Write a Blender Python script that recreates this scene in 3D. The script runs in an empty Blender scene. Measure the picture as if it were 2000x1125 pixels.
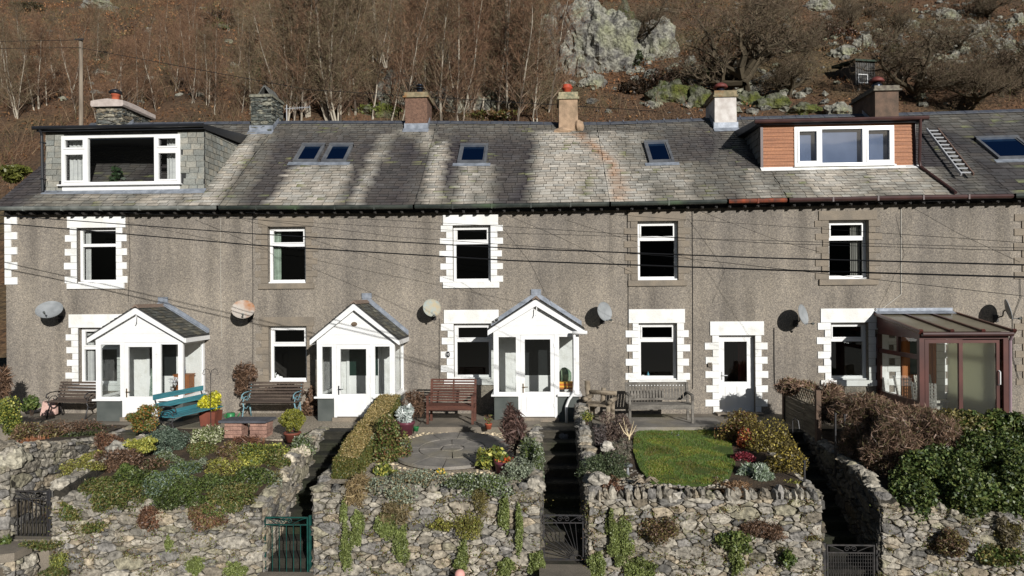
import bpy, math, random
import numpy as np
from math import sin, cos, pi, radians, tan, sqrt
from mathutils import Vector, Matrix, noise
random.seed(7); rng = np.random.default_rng(7)
SC = bpy.context.scene
COL = SC.collection
V = Vector

# ---------------------------------------------------------------- camera
F = 1333.0; CY = 568.0
CAM = V((0, -17.8, 3.2))
ROT = Matrix.Rotation(radians(2.58), 3, 'Z') @ Matrix.Rotation(radians(90), 3, 'X') @ Matrix.Rotation(radians(-0.42), 3, 'Z')
cd = bpy.data.cameras.new('camera'); cam = bpy.data.objects.new('camera', cd); COL.objects.link(cam)
cam.matrix_world = Matrix.Translation(CAM) @ ROT.to_4x4()
cd.sensor_width = 36; cd.lens = 36 * F / 2000; cd.shift_y = 5.5 / 2000
cd.clip_start = .1; cd.clip_end = 3000
SC.camera = cam

# ---------------------------------------------------------------- light
SUN_EL, SUN_AZ = radians(19), radians(27)      # azimuth to the right of straight-on
S = V((sin(SUN_AZ) * cos(SUN_EL), -cos(SUN_AZ) * cos(SUN_EL), sin(SUN_EL)))
w = bpy.data.worlds.new('World'); SC.world = w; w.use_nodes = True
nt = w.node_tree; bg = nt.nodes['Background']
sky = nt.nodes.new('ShaderNodeTexSky'); sky.sky_type = 'NISHITA'; sky.sun_disc = False
sky.sun_elevation = SUN_EL; sky.sun_rotation = pi - SUN_AZ
sky.air_density = 1.0; sky.dust_density = .6
nt.links.new(sky.outputs[0], bg.inputs[0]); bg.inputs[1].default_value = .05
ld = bpy.data.lights.new('sun', 'SUN'); ld.energy = 5.0; ld.angle = radians(.5); ld.color = (1, .975, .94)
lo = bpy.data.objects.new('sun', ld); COL.objects.link(lo)
lo.rotation_euler = S.to_track_quat('Z', 'Y').to_euler(); lo.location = (20, -30, 30)
SC.view_settings.view_transform = 'Standard'; SC.view_settings.look = 'None'
SC.view_settings.exposure = 0.0; SC.view_settings.gamma = 1
SC.cycles.max_bounces = 6; SC.cycles.transparent_max_bounces = 12
SC.cycles.use_denoising = True

# ---------------------------------------------------------------- pixel -> place
def ray(px, py):
    return ROT @ V(((px - 1000) / F, (CY - py) / F, -1))
def at(px, py, Y=0.0):
    d = ray(px, py); return CAM + d * ((Y - CAM.y) / d.y)
def atz(px, py, Z=0.0):
    d = ray(px, py); return CAM + d * ((Z - CAM.z) / d.z)
def X_(px, Y=0.0, py=568): return at(px, py, Y).x
def Z_(px, py, Y=0.0): return at(px, py, Y).z
def ppm(Y): return F / (Y - CAM.y)             # picture px per metre at depth Y
def interp(x, pts):
    if x <= pts[0][0]: return pts[0][1]
    for (a, b), (c, d) in zip(pts, pts[1:]):
        if x <= c: return b + (d - b) * (x - a) / (c - a)
    return pts[-1][1]
def fbm(x, y, z=0, o=4):
    return noise.fractal(V((x, y, z)), 1.0, 2.0, o)

# ---------------------------------------------------------------- materials
def L(r, g, b, k=1.0):
    f = lambda v: ((v / 255 + .055) / 1.055) ** 2.4 if v > 10 else v / 255 / 12.92
    return (f(r) * k, f(g) * k, f(b) * k)
MATS = {}
def M(name, c1, c2=None, sc=3, rough=.75, bump=0, bsc=40, metal=0, vcol=False, fine=None, fsc=60, c3=None, stretch=None,
      trans=0, dist=.02, spec=.35, detail=5, mixpos=(.35, .65)):
    m = bpy.data.materials.new(name); m.use_nodes = True; t = m.node_tree; N = t.nodes; K = t.links
    b = N['Principled BSDF']; b.inputs['Roughness'].default_value = rough; b.inputs['Metallic'].default_value = metal
    b.inputs['Specular IOR Level'].default_value = spec
    tc = N.new('ShaderNodeTexCoord'); co = tc.outputs['Object']
    if stretch:
        mp = N.new('ShaderNodeMapping'); mp.inputs['Scale'].default_value = stretch; K.new(co, mp.inputs[0]); co2 = mp.outputs[0]
    else: co2 = co
    def rgb(c):
        n = N.new('ShaderNodeRGB'); n.outputs[0].default_value = (*c, 1); return n.outputs[0]
    def mix(f, a, bb, mode='MIX'):
        n = N.new('ShaderNodeMix'); n.data_type = 'RGBA'; n.blend_type = mode
        if isinstance(f, (int, float)): n.inputs[0].default_value = f
        else: K.new(f, n.inputs[0])
        K.new(a, n.inputs[6]); K.new(bb, n.inputs[7]); return n.outputs[2]
    def nz(s, d=detail, src=None, lo=mixpos[0], hi=mixpos[1]):
        n = N.new('ShaderNodeTexNoise'); n.inputs['Scale'].default_value = s; n.inputs['Detail'].default_value = d
        K.new(src or co2, n.inputs['Vector'])
        r = N.new('ShaderNodeMapRange'); r.inputs[1].default_value = lo; r.inputs[2].default_value = hi
        K.new(n.outputs[0], r.inputs[0]); return r.outputs[0]
    col = rgb(c1)
    if c2: col = mix(nz(sc), col, rgb(c2))
    if c3: col = mix(nz(sc * .37, lo=.5, hi=.7), col, rgb(c3))
    if vcol:
        a = N.new('ShaderNodeAttribute'); a.attribute_name = 'Col'
        col = mix(1.0, col, a.outputs[0], 'MULTIPLY') if c1 != (1, 1, 1) or c2 else a.outputs[0]
    if fine:
        v = N.new('ShaderNodeTexNoise'); v.inputs['Scale'].default_value = fsc; v.inputs['Detail'].default_value = 3
        K.new(co, v.inputs['Vector'])
        r = N.new('ShaderNodeMapRange'); r.inputs[1].default_value = .3; r.inputs[2].default_value = .7
        r.inputs[3].default_value = 1 - fine; r.inputs[4].default_value = 1 + fine
        K.new(v.outputs[0], r.inputs[0])
        mm = N.new('ShaderNodeVectorMath'); mm.operation = 'SCALE'; K.new(col, mm.inputs[0]); K.new(r.outputs[0], mm.inputs['Scale'])
        col = mm.outputs[0]
    K.new(col, b.inputs['Base Color'])
    if bump:
        n = N.new('ShaderNodeTexNoise'); n.inputs['Scale'].default_value = bsc; n.inputs['Detail'].default_value = 4
        K.new(co, n.inputs['Vector'])
        bn = N.new('ShaderNodeBump'); bn.inputs['Strength'].default_value = bump; bn.inputs['Distance'].default_value = dist
        K.new(n.outputs[0], bn.inputs['Height']); K.new(bn.outputs[0], b.inputs['Normal'])
    if trans:
        tr = N.new('ShaderNodeBsdfTranslucent'); K.new(col, tr.inputs[0])
        ms = N.new('ShaderNodeMixShader'); ms.inputs[0].default_value = trans
        K.new(b.outputs[0], ms.inputs[1]); K.new(tr.outputs[0], ms.inputs[2])
        K.new(ms.outputs[0], N['Material Output'].inputs[0])
    MATS[name] = m; return m

def glass(name, tint, opacity, rough=.0, refl=1.0):
    m = bpy.data.materials.new(name); m.use_nodes = True; t = m.node_tree; N = t.nodes; K = t.links
    N.remove(N['Principled BSDF'])
    tr = N.new('ShaderNodeBsdfTransparent'); tr.inputs[0].default_value = (*tint, 1)
    gl = N.new('ShaderNodeBsdfGlossy'); gl.inputs['Roughness'].default_value = rough; gl.inputs[0].default_value = (refl, refl, refl, 1)
    # Schlick reflection from either side of the sheet (two surfaces of real glass)
    ge = N.new('ShaderNodeNewGeometry'); dt = N.new('ShaderNodeVectorMath'); dt.operation = 'DOT_PRODUCT'; K.new(ge.outputs['Incoming'], dt.inputs[0]); K.new(ge.outputs['Normal'], dt.inputs[1])
    ab = N.new('ShaderNodeMath'); ab.operation = 'ABSOLUTE'; K.new(dt.outputs['Value'], ab.inputs[0])
    on = N.new('ShaderNodeMath'); on.operation = 'SUBTRACT'; on.inputs[0].default_value = 1; K.new(ab.outputs[0], on.inputs[1])
    fr = N.new('ShaderNodeMath'); fr.operation = 'POWER'; K.new(on.outputs[0], fr.inputs[0]); fr.inputs[1].default_value = 5
    mu = N.new('ShaderNodeMath'); mu.operation = 'MULTIPLY_ADD'; mu.inputs[1].default_value = .9; mu.inputs[2].default_value = opacity + .06
    mx = N.new('ShaderNodeMixShader'); K.new(fr.outputs[0], mu.inputs[0]); K.new(mu.outputs[0], mx.inputs[0])
    K.new(tr.outputs[0], mx.inputs[1]); K.new(gl.outputs[0], mx.inputs[2]); K.new(mx.outputs[0], N['Material Output'].inputs[0])
    return m

def wall_material():
    m = M('pebbledash', L(152, 143, 130, .95), L(130, 123, 114, .95), sc=.9, rough=.95, c3=L(108, 103, 97, .95), stretch=(1, 1, .55), bump=.9, bsc=45, dist=.012)
    t = m.node_tree; N = t.nodes; K = t.links; b = N['Principled BSDF']; src = b.inputs['Base Color'].links[0].from_socket
    tc = N.new('ShaderNodeTexCoord')
    v = N.new('ShaderNodeTexVoronoi'); v.inputs['Scale'].default_value = 46; K.new(tc.outputs['Object'], v.inputs['Vector'])
    hs = N.new('ShaderNodeSeparateColor'); K.new(v.outputs['Color'], hs.inputs[0])
    r = N.new('ShaderNodeValToRGB'); K.new(hs.outputs[0], r.inputs[0])
    e = r.color_ramp.elements; e[0].position = 0; e[0].color = (.42, .41, .42, 1); e[1].position = 1; e[1].color = (1.8, 1.75, 1.65, 1)
    for p, c in ((.25, (.62, .62, .64, 1)), (.6, (1.0, 1.0, 1.0, 1)), (.93, (1.3, 1.27, 1.2, 1))):
        q = e.new(p); q.color = c
    mx = N.new('ShaderNodeMix'); mx.data_type = 'RGBA'; mx.blend_type = 'MULTIPLY'; mx.inputs[0].default_value = .62
    K.new(src, mx.inputs[6]); K.new(r.outputs[0], mx.inputs[7])
    # weather stains running down below sills and gutters
    mp = N.new('ShaderNodeMapping'); mp.inputs['Scale'].default_value = (1.6, 1, .16); K.new(tc.outputs['Object'], mp.inputs[0])
    n = N.new('ShaderNodeTexNoise'); n.inputs['Scale'].default_value = 1.5; n.inputs['Detail'].default_value = 6; K.new(mp.outputs[0], n.inputs['Vector'])
    rr = N.new('ShaderNodeMapRange'); rr.inputs[1].default_value = .42; rr.inputs[2].default_value = .66; rr.inputs[3].default_value = 1.05; rr.inputs[4].default_value = .76
    K.new(n.outputs[0], rr.inputs[0])
    sm = N.new('ShaderNodeVectorMath'); sm.operation = 'SCALE'; K.new(mx.outputs[2], sm.inputs[0]); K.new(rr.outputs[0], sm.inputs['Scale'])
    oi = N.new('ShaderNodeObjectInfo'); r3 = N.new('ShaderNodeMapRange'); r3.inputs[3].default_value = .91; r3.inputs[4].default_value = 1.07; K.new(oi.outputs['Random'], r3.inputs[0])
    s3 = N.new('ShaderNodeVectorMath'); s3.operation = 'SCALE'; K.new(sm.outputs[0], s3.inputs[0]); K.new(r3.outputs[0], s3.inputs['Scale'])
    K.new(s3.outputs[0], b.inputs['Base Color'])
    return m

m_wall = wall_material()
m_white = M('white_upvc', (.80, .80, .79), (.74, .74, .72), sc=4, rough=.32, spec=.5)
m_wpaint = M('white_masonry_paint', (.78, .78, .76), (.60, .59, .54), sc=4, c3=(.68, .67, .62), fine=.06, rough=.8, bump=.35, bsc=25, mixpos=(.5, .8))
m_stone_dress = M('dressed_stone', L(136, 125, 110), L(118, 110, 99), sc=3, rough=.9, bump=.5, bsc=30, fine=.15)
m_glass = glass('window_glass', (.90, .92, .91), .02)
m_skyglass = glass('rooflight_glass', (.02, .05, .12), .55, refl=.5)
m_skyglass.node_tree.nodes['Glossy BSDF'].inputs[0].default_value = (.10, .22, .44, 1)
m_dark = M('dark_interior', (.02, .019, .018), rough=.9)
m_room = M('room_wall', (.05, .045, .04), rough=.9)
m_black = M('black_plastic', (.016, .017, .02), rough=.35, spec=.5)
m_step_shade = M('shaded_step_stone', L(50, 48, 40), L(34, 33, 29), sc=3, rough=.95, bump=.8, bsc=20, fine=.3, c3=L(40, 44, 26))  # step stone with the shade of the stair gaps put into its colours
m_iron = M('black_iron', (.03, .031, .034), (.035, .03, .028), sc=20, rough=.45, bump=.2)
m_lead = M('lead_sheet', L(150, 156, 165), L(118, 124, 132), sc=6, rough=.5, bump=.3, bsc=14, metal=.2)
m_slate = M('slate', (1, 1, 1), rough=.72, vcol=True, fine=.22, fsc=26, bump=.5, bsc=30, dist=.01)
m_ridge = M('ridge_tile', L(62, 66, 76), L(84, 86, 90), sc=6, rough=.6, bump=.3)
m_gutter = M('gutter_iron', L(62, 66, 60), L(38, 44, 40), sc=4, rough=.5, c3=L(70, 84, 62))
m_rustgut = M('rusty_gutter', L(140, 66, 38), L(70, 46, 38), sc=5, rough=.7)
m_brownp = M('brown_plastic', L(74, 50, 46), L(58, 38, 36), sc=3, rough=.4)
m_terra = M('terracotta', L(176, 92, 62), L(140, 70, 48), sc=6, rough=.8)
m_dado = M('grey_panel', L(88, 92, 88), L(70, 75, 72), sc=2, rough=.8, bump=.3, bsc=60)
m_brass = M('brass', (.55, .38, .18), rough=.3, metal=1)
m_alu = M('aluminium', (.5, .51, .52), rough=.4, metal=.25)
m_greyframe = M('rooflight_frame', L(120, 122, 124), L(98, 100, 104), sc=4, rough=.4, metal=.3)
m_curtain = M('white_curtain', (.72, .72, .70), (.6, .6, .6), sc=9, rough=.9, trans=.25)
m_curtaing = M('green_curtain', L(190, 205, 190), L(160, 176, 160), sc=9, rough=.9, trans=.25)
m_cedar = M('cladding_board', L(162, 108, 72), L(134, 86, 56), sc=3, rough=.6, stretch=(.3, 1, 6), fine=.18, fsc=30, bump=.3)
m_mahog = M('mahogany_frame', L(88, 48, 40), L(68, 37, 31), sc=2, rough=.35, spec=.5)
m_oakd = M('orange_pine', L(168, 104, 52), L(140, 82, 40), sc=2, rough=.6, stretch=(4, 4, .4))
m_stone = M('rubble_stone', (1, 1, 1), rough=.9, vcol=True, fine=.5, fsc=14, bump=1.0, bsc=16, dist=.035)
m_mortar = M('wall_core', L(62, 58, 50), L(40, 38, 32), sc=8, rough=1, bump=1, bsc=30, dist=.04)
m_leaf = M('foliage', (1, 1, 1), rough=.5, vcol=True, trans=.18, spec=.5)
m_twig = M('twigs', (1, 1, 1), rough=.85, vcol=True, spec=.2)
m_wire = M('cable', (.012, .012, .013), rough=.5)
m_dish = M('dish_grey', L(146, 149, 150), L(126, 129, 130), sc=5, rough=.55)
m_dishrust = M('dish_rusted', L(176, 168, 158), L(158, 112, 78), sc=3.5, rough=.7, mixpos=(.4, .62), detail=3)

# ---------------------------------------------------------------- mesh builder
def newmesh(name, verts, faces, mat, cols=None, smooth=False):
    me = bpy.data.meshes.new(name); me.from_pydata([tuple(v) for v in verts], [], faces)
    if mat: me.materials.append(mat)
    if cols is not None:
        a = me.color_attributes.new('Col', 'FLOAT_COLOR', 'CORNER')
        arr = np.ones((len(me.loops), 4), dtype=np.float32); i = 0
        for f, c in zip(faces, cols):
            n = len(f)
            if isinstance(c, list): arr[i:i + n, :3] = c
            else: arr[i:i + n, :3] = c
            i += n
        a.data.foreach_set('color', arr.ravel())
    if smooth:
        me.polygons.foreach_set('use_smooth', [True] * len(me.polygons))
    me.update(); return me

def add_obj(name, me, parent=None, org=None):
    o = bpy.data.objects.new(name, me); COL.objects.link(o)
    if parent is not None: o.parent = parent
    return o

class MB:
    def __init__(s, smooth=False): s.v = []; s.f = []; s.c = []; s.smooth = smooth; s.col = None
    def add(s, vs, fs, col=None):
        n = len(s.v); s.v += [V(p) for p in vs]; s.f += [tuple(i + n for i in f) for f in fs]
        s.c += [col if col is not None else (s.col or (1, 1, 1))] * len(fs)
        return s
    def box(s, x0, x1, y0, y1, z0, z1, col=None):
        vs = [(x, y, z) for z in (z0, z1) for y in (y0, y1) for x in (x0, x1)]
        return s.add(vs, [(0, 2, 3, 1), (4, 5, 7, 6), (0, 1, 5, 4), (2, 6, 7, 3), (0, 4, 6, 2), (1, 3, 7, 5)], col)
    def bar(s, a, b, wd, ht, up=(0, 0, 1), col=None):
        a, b, up = V(a), V(b), V(up); d = (b - a).normalized(); r = d.cross(up)
        if r.length < 1e-4: r = d.cross(V((1, 0, 0)))
        r.normalize(); u = r.cross(d).normalized(); r *= wd / 2; u *= ht / 2
        vs = [p + q for p in (a, b) for q in (-r - u, r - u, r + u, -r + u)]
        return s.add(vs, [(3, 2, 1, 0), (4, 5, 6, 7), (0, 1, 5, 4), (1, 2, 6, 5), (2, 3, 7, 6), (3, 0, 4, 7)], col)
    def tube(s, pts, r, n=8, col=None, cap=True):
        pts = [V(p) for p in pts]; m = len(pts)
        rs = r if isinstance(r, (list, tuple)) else [r] * m
        base = len(s.v); u = None
        for i, p in enumerate(pts):
            d = (pts[min(i + 1, m - 1)] - pts[max(i - 1, 0)]).normalized()
            if u is None:
                u = d.cross(V((0, 0, 1)));
                if u.length < .05: u = d.cross(V((0, 1, 0)))
            u = (u - d * u.dot(d)).normalized(); w2 = d.cross(u)
            for k in range(n):
                a = 2 * pi * k / n; s.v.append(p + (u * cos(a) + w2 * sin(a)) * rs[i])
        fs = []
        for i in range(m - 1):
            for k in range(n):
                a = base + i * n + k; b = base + i * n + (k + 1) % n
                fs.append((a, b, b + n, a + n))
        if cap:
            fs.append(tuple(base + k for k in reversed(range(n)))); fs.append(tuple(base + (m - 1) * n + k for k in range(n)))
        s.f += fs; s.c += [col if col is not None else (s.col or (1, 1, 1))] * len(fs); return s
    def lathe(s, prof, c, n=20, col=None, M_=None):
        base = len(s.v); c = V(c)
        for r, z in prof:
            for k in range(n):
                a = 2 * pi * k / n; p = V((r * cos(a), r * sin(a), z))
                if M_: p = M_ @ p
                s.v.append(c + p)
        m = len(prof); fs = []
        for i in range(m - 1):
            for k in range(n):
                a = base + i * n + k; b = base + i * n + (k + 1) % n; fs.append((a, b, b + n, a + n))
        fs.append(tuple(base + k for k in reversed(range(n)))); fs.append(tuple(base + (m - 1) * n + k for k in range(n)))
        s.f += fs; s.c += [col if col is not None else (1, 1, 1)] * len(fs); return s
    def prism(s, poly, d, col=None):
        """poly: list of 3D points (planar), extruded by vector d"""
        n = len(poly); d = V(d); vs = [V(p) for p in poly] + [V(p) + d for p in poly]
        fs = [tuple(range(n))[::-1], tuple(range(n, 2 * n))] + [(i, (i + 1) % n, (i + 1) % n + n, i + n) for i in range(n)]
        return s.add(vs, fs, col)
    def quad(s, a, b, c, d, col=None): return s.add([a, b, c, d], [(0, 1, 2, 3)], col)
    def blob(s, c, r, seed=0, nu=12, nv=8, amp=.25, fr=1.3, col=None):
        c = V(c); base = len(s.v); fs = []
        for j in range(nv + 1):
            th = pi * j / nv
            for i in range(nu):
                ph = 2 * pi * i / nu; d = V((sin(th) * cos(ph), sin(th) * sin(ph), cos(th)))
                k = 1 + amp * noise.noise(d * fr + V((seed * 3.1, seed * 1.7, seed))) * 1.6 + amp * .5 * noise.noise(d * fr * 2.7 + V((seed, 0, 9)))
                s.v.append(c + V((d.x * r[0] * k, d.y * r[1] * k, d.z * r[2] * k)))
        for j in range(nv):
            for i in range(nu):
                a = base + j * nu + i; b = base + j * nu + (i + 1) % nu; fs.append((a, a + nu, b + nu, b))
        s.f += fs; s.c += [col if col is not None else (1, 1, 1)] * len(fs); return s
    def build(s, name, mat, parent=None, org=(0, 0, 0), col=False):
        org = V(org); me = newmesh(name, [v - org for v in s.v], s.f, mat, s.c if (col or mat in (m_slate, m_stone, m_leaf, m_twig)) else None, s.smooth)
        return add_obj(name, me, parent)

def tag(o, label, cat, group=None):
    o['label'] = label; o['category'] = cat
    if group: o['group'] = group
    return o
def thing(name, label, cat, loc=(0, 0, 0), rz=0, group=None):
    o = bpy.data.objects.new(name, None); COL.objects.link(o); o.location = loc; o.rotation_euler = (0, 0, rz); o.empty_display_size = .2
    return tag(o, label, cat, group)
def solo(mb, name, mat, label, cat, org, group=None):
    o = mb.build(name, mat, None, org); o.location = org; return tag(o, label, cat, group)
def structure(mb, name, mat, kind='structure', col=False):
    o = mb.build(name, mat, None, (0, 0, 0), col); o['kind'] = kind; return o
def copy_tree(o, parent=None):
    c = o.copy(); COL.objects.link(c)
    if parent is not None: c.parent = parent
    for ch in list(o.children): copy_tree(ch, c)
    return c

def fastmesh(name, P, mat, C=None):
    """P: (n,4,3) quads, C: (n,3) colours"""
    n = len(P); me = bpy.data.meshes.new(name)
    me.vertices.add(n * 4); me.vertices.foreach_set('co', P.reshape(-1).astype(np.float32))
    me.loops.add(n * 4); me.loops.foreach_set('vertex_index', np.arange(n * 4, dtype=np.int32))
    me.polygons.add(n); me.polygons.foreach_set('loop_start', np.arange(0, n * 4, 4, dtype=np.int32))
    me.polygons.foreach_set('loop_total', np.full(n, 4, dtype=np.int32))
    if C is not None:
        a = me.color_attributes.new('Col', 'FLOAT_COLOR', 'CORNER')
        arr = np.ones((n, 4, 4), dtype=np.float32); arr[:, :, :3] = C[:, None, :]; a.data.foreach_set('color', arr.ravel())
    me.materials.append(mat); me.update(calc_edges=True); return me

# ---------------------------------------------------------------- foliage
def leaf_quads(P, size, asp, rg, updir=0, spread=1.0):
    n = len(P)
    d = rg.normal(size=(n, 3)); d[:, 2] += updir * 2; d /= np.linalg.norm(d, axis=1)[:, None]
    e = rg.normal(size=(n, 3)); e = np.cross(d, e); e /= np.linalg.norm(e, axis=1)[:, None] + 1e-9
    s = (size * 1.45 * rg.uniform(.6, 1.35, n))[:, None]; w = s / asp
    a = P - d * s * .5; b = P + d * s * .5; m = P + d * s * rg.uniform(-.15, .15, (n, 1))
    f = np.cross(d, e) * w * .25
    return np.stack([a, m + e * w * .5 + f, b, m - e * w * .5 + f], axis=1)

def palette(pal, n, rg, blob=None, jit=.18):
    pal = np.array(pal); c = pal[rg.integers(0, len(pal), n)] * rg.uniform(1 - jit, 1 + jit, (n, 1))
    return c

def leafcloud(c, r, n, size, pal, seed=0, asp=1.6, updir=0, k=14, lump=.42, shell=.55, floor=None, rz=0):
    rg = np.random.default_rng(seed + 11); c = np.array(c, float); r = np.array(r, float)
    B = rg.normal(size=(k, 3)); B /= np.linalg.norm(B, axis=1)[:, None]; B *= rg.uniform(.35, .8, (k, 1))
    R = lump * rg.uniform(.7, 1.3, k)
    bi = rg.integers(0, k, n); d = rg.normal(size=(n, 3)); d /= np.linalg.norm(d, axis=1)[:, None]
    P = B[bi] + d * (R[bi] * rg.uniform(shell, 1.05, n))[:, None]
    P = P * r
    if rz: P = P @ np.array([[cos(rz), sin(rz), 0], [-sin(rz), cos(rz), 0], [0, 0, 1]])
    P = P + c
    if floor is not None: P[:, 2] = np.maximum(P[:, 2], floor + rg.uniform(0, .04, n))
    Q = leaf_quads(P, size, asp, rg, updir)
    C = palette(pal, n, rg) * (rg.uniform(.78, 1.2, k)[bi])[:, None]
    return Q, C

def plant(name, label, c, r, n, size, pal, seed=0, cat='shrub', group=None, stem=True, **kw):
    """a bush: leaf cloud + a few woody stems"""
    base = V((c[0], c[1], c[2] - r[2] * .9))
    root = thing(name, label, cat, base, group=group)
    Q, C = leafcloud(c, r, n, size, pal, seed, **kw)
    Q = Q - np.array(base)
    add_obj('foliage', fastmesh('foliage', Q, m_leaf, C), root)
    if stem:
        mb = MB(); rd = random.Random(seed)
        for i in range(6):
            a = rd.uniform(0, 6.28); e = V((cos(a) * r[0] * .5, sin(a) * r[1] * .5, r[2] * rd.uniform(.7, 1.2)))
            mb.tube([(cos(a) * .02, sin(a) * .02, -.05), e * .5 + V((0, 0, .05)), e], [.014, .01, .005], 5, col=(.05, .035, .025))
        mb.build('stem', m_twig, root, (0, 0, 0))
    return root

# ---------------------------------------------------------------- rubble stone walls
def clip(poly, nx, ny, d):
    out = []; n = len(poly)
    for i in range(n):
        a = poly[i]; b = poly[(i + 1) % n]; da = a[0] * nx + a[1] * ny - d; db = b[0] * nx + b[1] * ny - d
        if da <= 0: out.append(a)
        if da * db < 0:
            t = da / (da - db); out.append((a[0] + (b[0] - a[0]) * t, a[1] + (b[1] - a[1]) * t))
    return out
STONE_PAL = [L(156, 149, 135), L(148, 139, 123), L(138, 131, 118), L(164, 157, 143), L(130, 125, 115), L(114, 111, 105), L(152, 140, 120), L(144, 138, 126), L(134, 130, 124), L(144, 138, 118)]
def rubble(mb, O, U, N_, W, top, bot, seed=0, size=.2, asp=1.7, pal=None, flat=False, depth=.05):
    """stones on the vertical panel from O along U (horizontal); top/bot functions of u give heights; N_ faces out"""
    pal = pal or STONE_PAL
    O, U, N_ = V(O), V(U).normalized(), V(N_).normalized(); rd = random.Random(seed)
    zb = min(bot(u) for u in (0, W / 2, W)); zt = max(top(W * i / 8) for i in range(9))
    H = zt - zb; sc = asp
    pts = []; cell = size * 1.0
    tries = int(W * H * sc / (size * size) * 5.5)
    grid = {}
    for _ in range(tries):
        rr = size * rd.choice((.36, .45, .55, .7, .9, 1.2, 1.5))
        p = (rd.uniform(0, W), rd.uniform(0, H * sc)); gx, gy = int(p[0] / cell), int(p[1] / cell); ok = True
        for a in range(gx - 2, gx + 3):
            for b in range(gy - 2, gy + 3):
                for q in grid.get((a, b), ()):
                    if (q[0] - p[0]) ** 2 + (q[1] - p[1]) ** 2 < ((rr + q[2]) * .62) ** 2: ok = False; break
                if not ok: break
            if not ok: break
        if ok: grid.setdefault((gx, gy), []).append((p[0], p[1], rr)); pts.append((p[0], p[1], rr))
    for p in pts:
        gx, gy = int(p[0] / cell), int(p[1] / cell); poly = [(0, 0), (W, 0), (W, H * sc), (0, H * sc)]
        R = size * 2.2
        poly = clip(poly, 1, 0, p[0] + R); poly = clip(poly, -1, 0, -(p[0] - R)); poly = clip(poly, 0, 1, p[1] + R); poly = clip(poly, 0, -1, -(p[1] - R))
        for a in range(gx - 4, gx + 5):
            for b in range(gy - 4, gy + 5):
                for q in grid.get((a, b), ()):
                    if q[0] == p[0] and q[1] == p[1]: continue
                    dx, dy = q[0] - p[0], q[1] - p[1]; L2 = dx * dx + dy * dy
                    # power diagram so that large and small stones mix
                    d = (L2 + p[2] ** 2 - q[2] ** 2) / 2
                    poly = clip(poly, dx, dy, d + p[0] * dx + p[1] * dy)
                    if len(poly) < 3: break
                if len(poly) < 3: break
            if len(poly) < 3: break
        if len(poly) < 3: continue
        cx = sum(q[0] for q in poly) / len(poly); cy = sum(q[1] for q in poly) / len(poly)
        # round the corners once
        rp = []
        for i in range(len(poly)):
            a, b = poly[i], poly[(i + 1) % len(poly)]
            ln = sqrt((a[0] - b[0]) ** 2 + (a[1] - b[1]) ** 2)
            if ln < .02: continue
            for t in ((.13, .87) if ln < .1 else (.1, .5, .9)):
                rp.append((a[0] + (b[0] - a[0]) * t, a[1] + (b[1] - a[1]) * t))
        if len(rp) < 4: continue
        rad = max(.03, sqrt(sum((q[0] - cx) ** 2 + (q[1] - cy) ** 2 for q in rp) / len(rp)))
        g = .005 + rd.uniform(0, .008)
        jit = [(rd.gauss(0, .06) * rad, rd.gauss(0, .06) * rad) for _ in rp]
        dep = depth * rd.uniform(.45, 1.25); tx, ty = rd.uniform(-.15, .15), rd.uniform(-.2, .15)
        n = len(rp); base = len(mb.v); rings = ((0, g, -.02), (.35 * dep, g, 0), (.85 * dep, g + rad * .1, 1), (1.0 * dep, g + rad * .35, 1))
        col = np.array(rd.choice(pal)) * rd.uniform(.82, 1.1)
        if rd.random() < .12: col = col * .6
        for dd, gg, tl in rings:
            for i, q in enumerate(rp):
                x, y = q[0] + jit[i][0], q[1] + jit[i][1]
                vx, vy = x - cx, y - cy; l = sqrt(vx * vx + vy * vy) + 1e-6; k = max(.05, (l - gg) / l)
                x, y = cx + vx * k, cy + vy * k
                z0 = bot(x); z = zb + y / sc
                f = (z - zb) / max(H, .01); z = z0 + (top(x) - z0) * f
                o = dd + (tx * vx * k + ty * vy * k) * (1 if tl == 1 else 0) + (noise.noise(V((x * 9, z * 9, seed))) * .03 if tl == 1 else 0)
                mb.v.append(O + U * x + V((0, 0, z)) + N_ * max(o, -.02))
        k = 4
        z0 = bot(cx); zc = z0 + (top(cx) - z0) * ((cy / sc) / max(H, .01))
        mb.v.append(O + U * cx + V((0, 0, zc)) + N_ * dep * 1.08)
        for r_ in range(k - 1):
            for i in range(n):
                a = base + r_ * n + i; b = base + r_ * n + (i + 1) % n
                mb.f.append((a, b, b + n, a + n)); mb.c.append(tuple(col * rd.uniform(.9, 1.08)))
        for i in range(n):
            mb.f.append((base + (k - 1) * n + i, base + (k - 1) * n + (i + 1) % n, base + k * n)); mb.c.append(tuple(col * rd.uniform(.92, 1.1)))
    return mb

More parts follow.
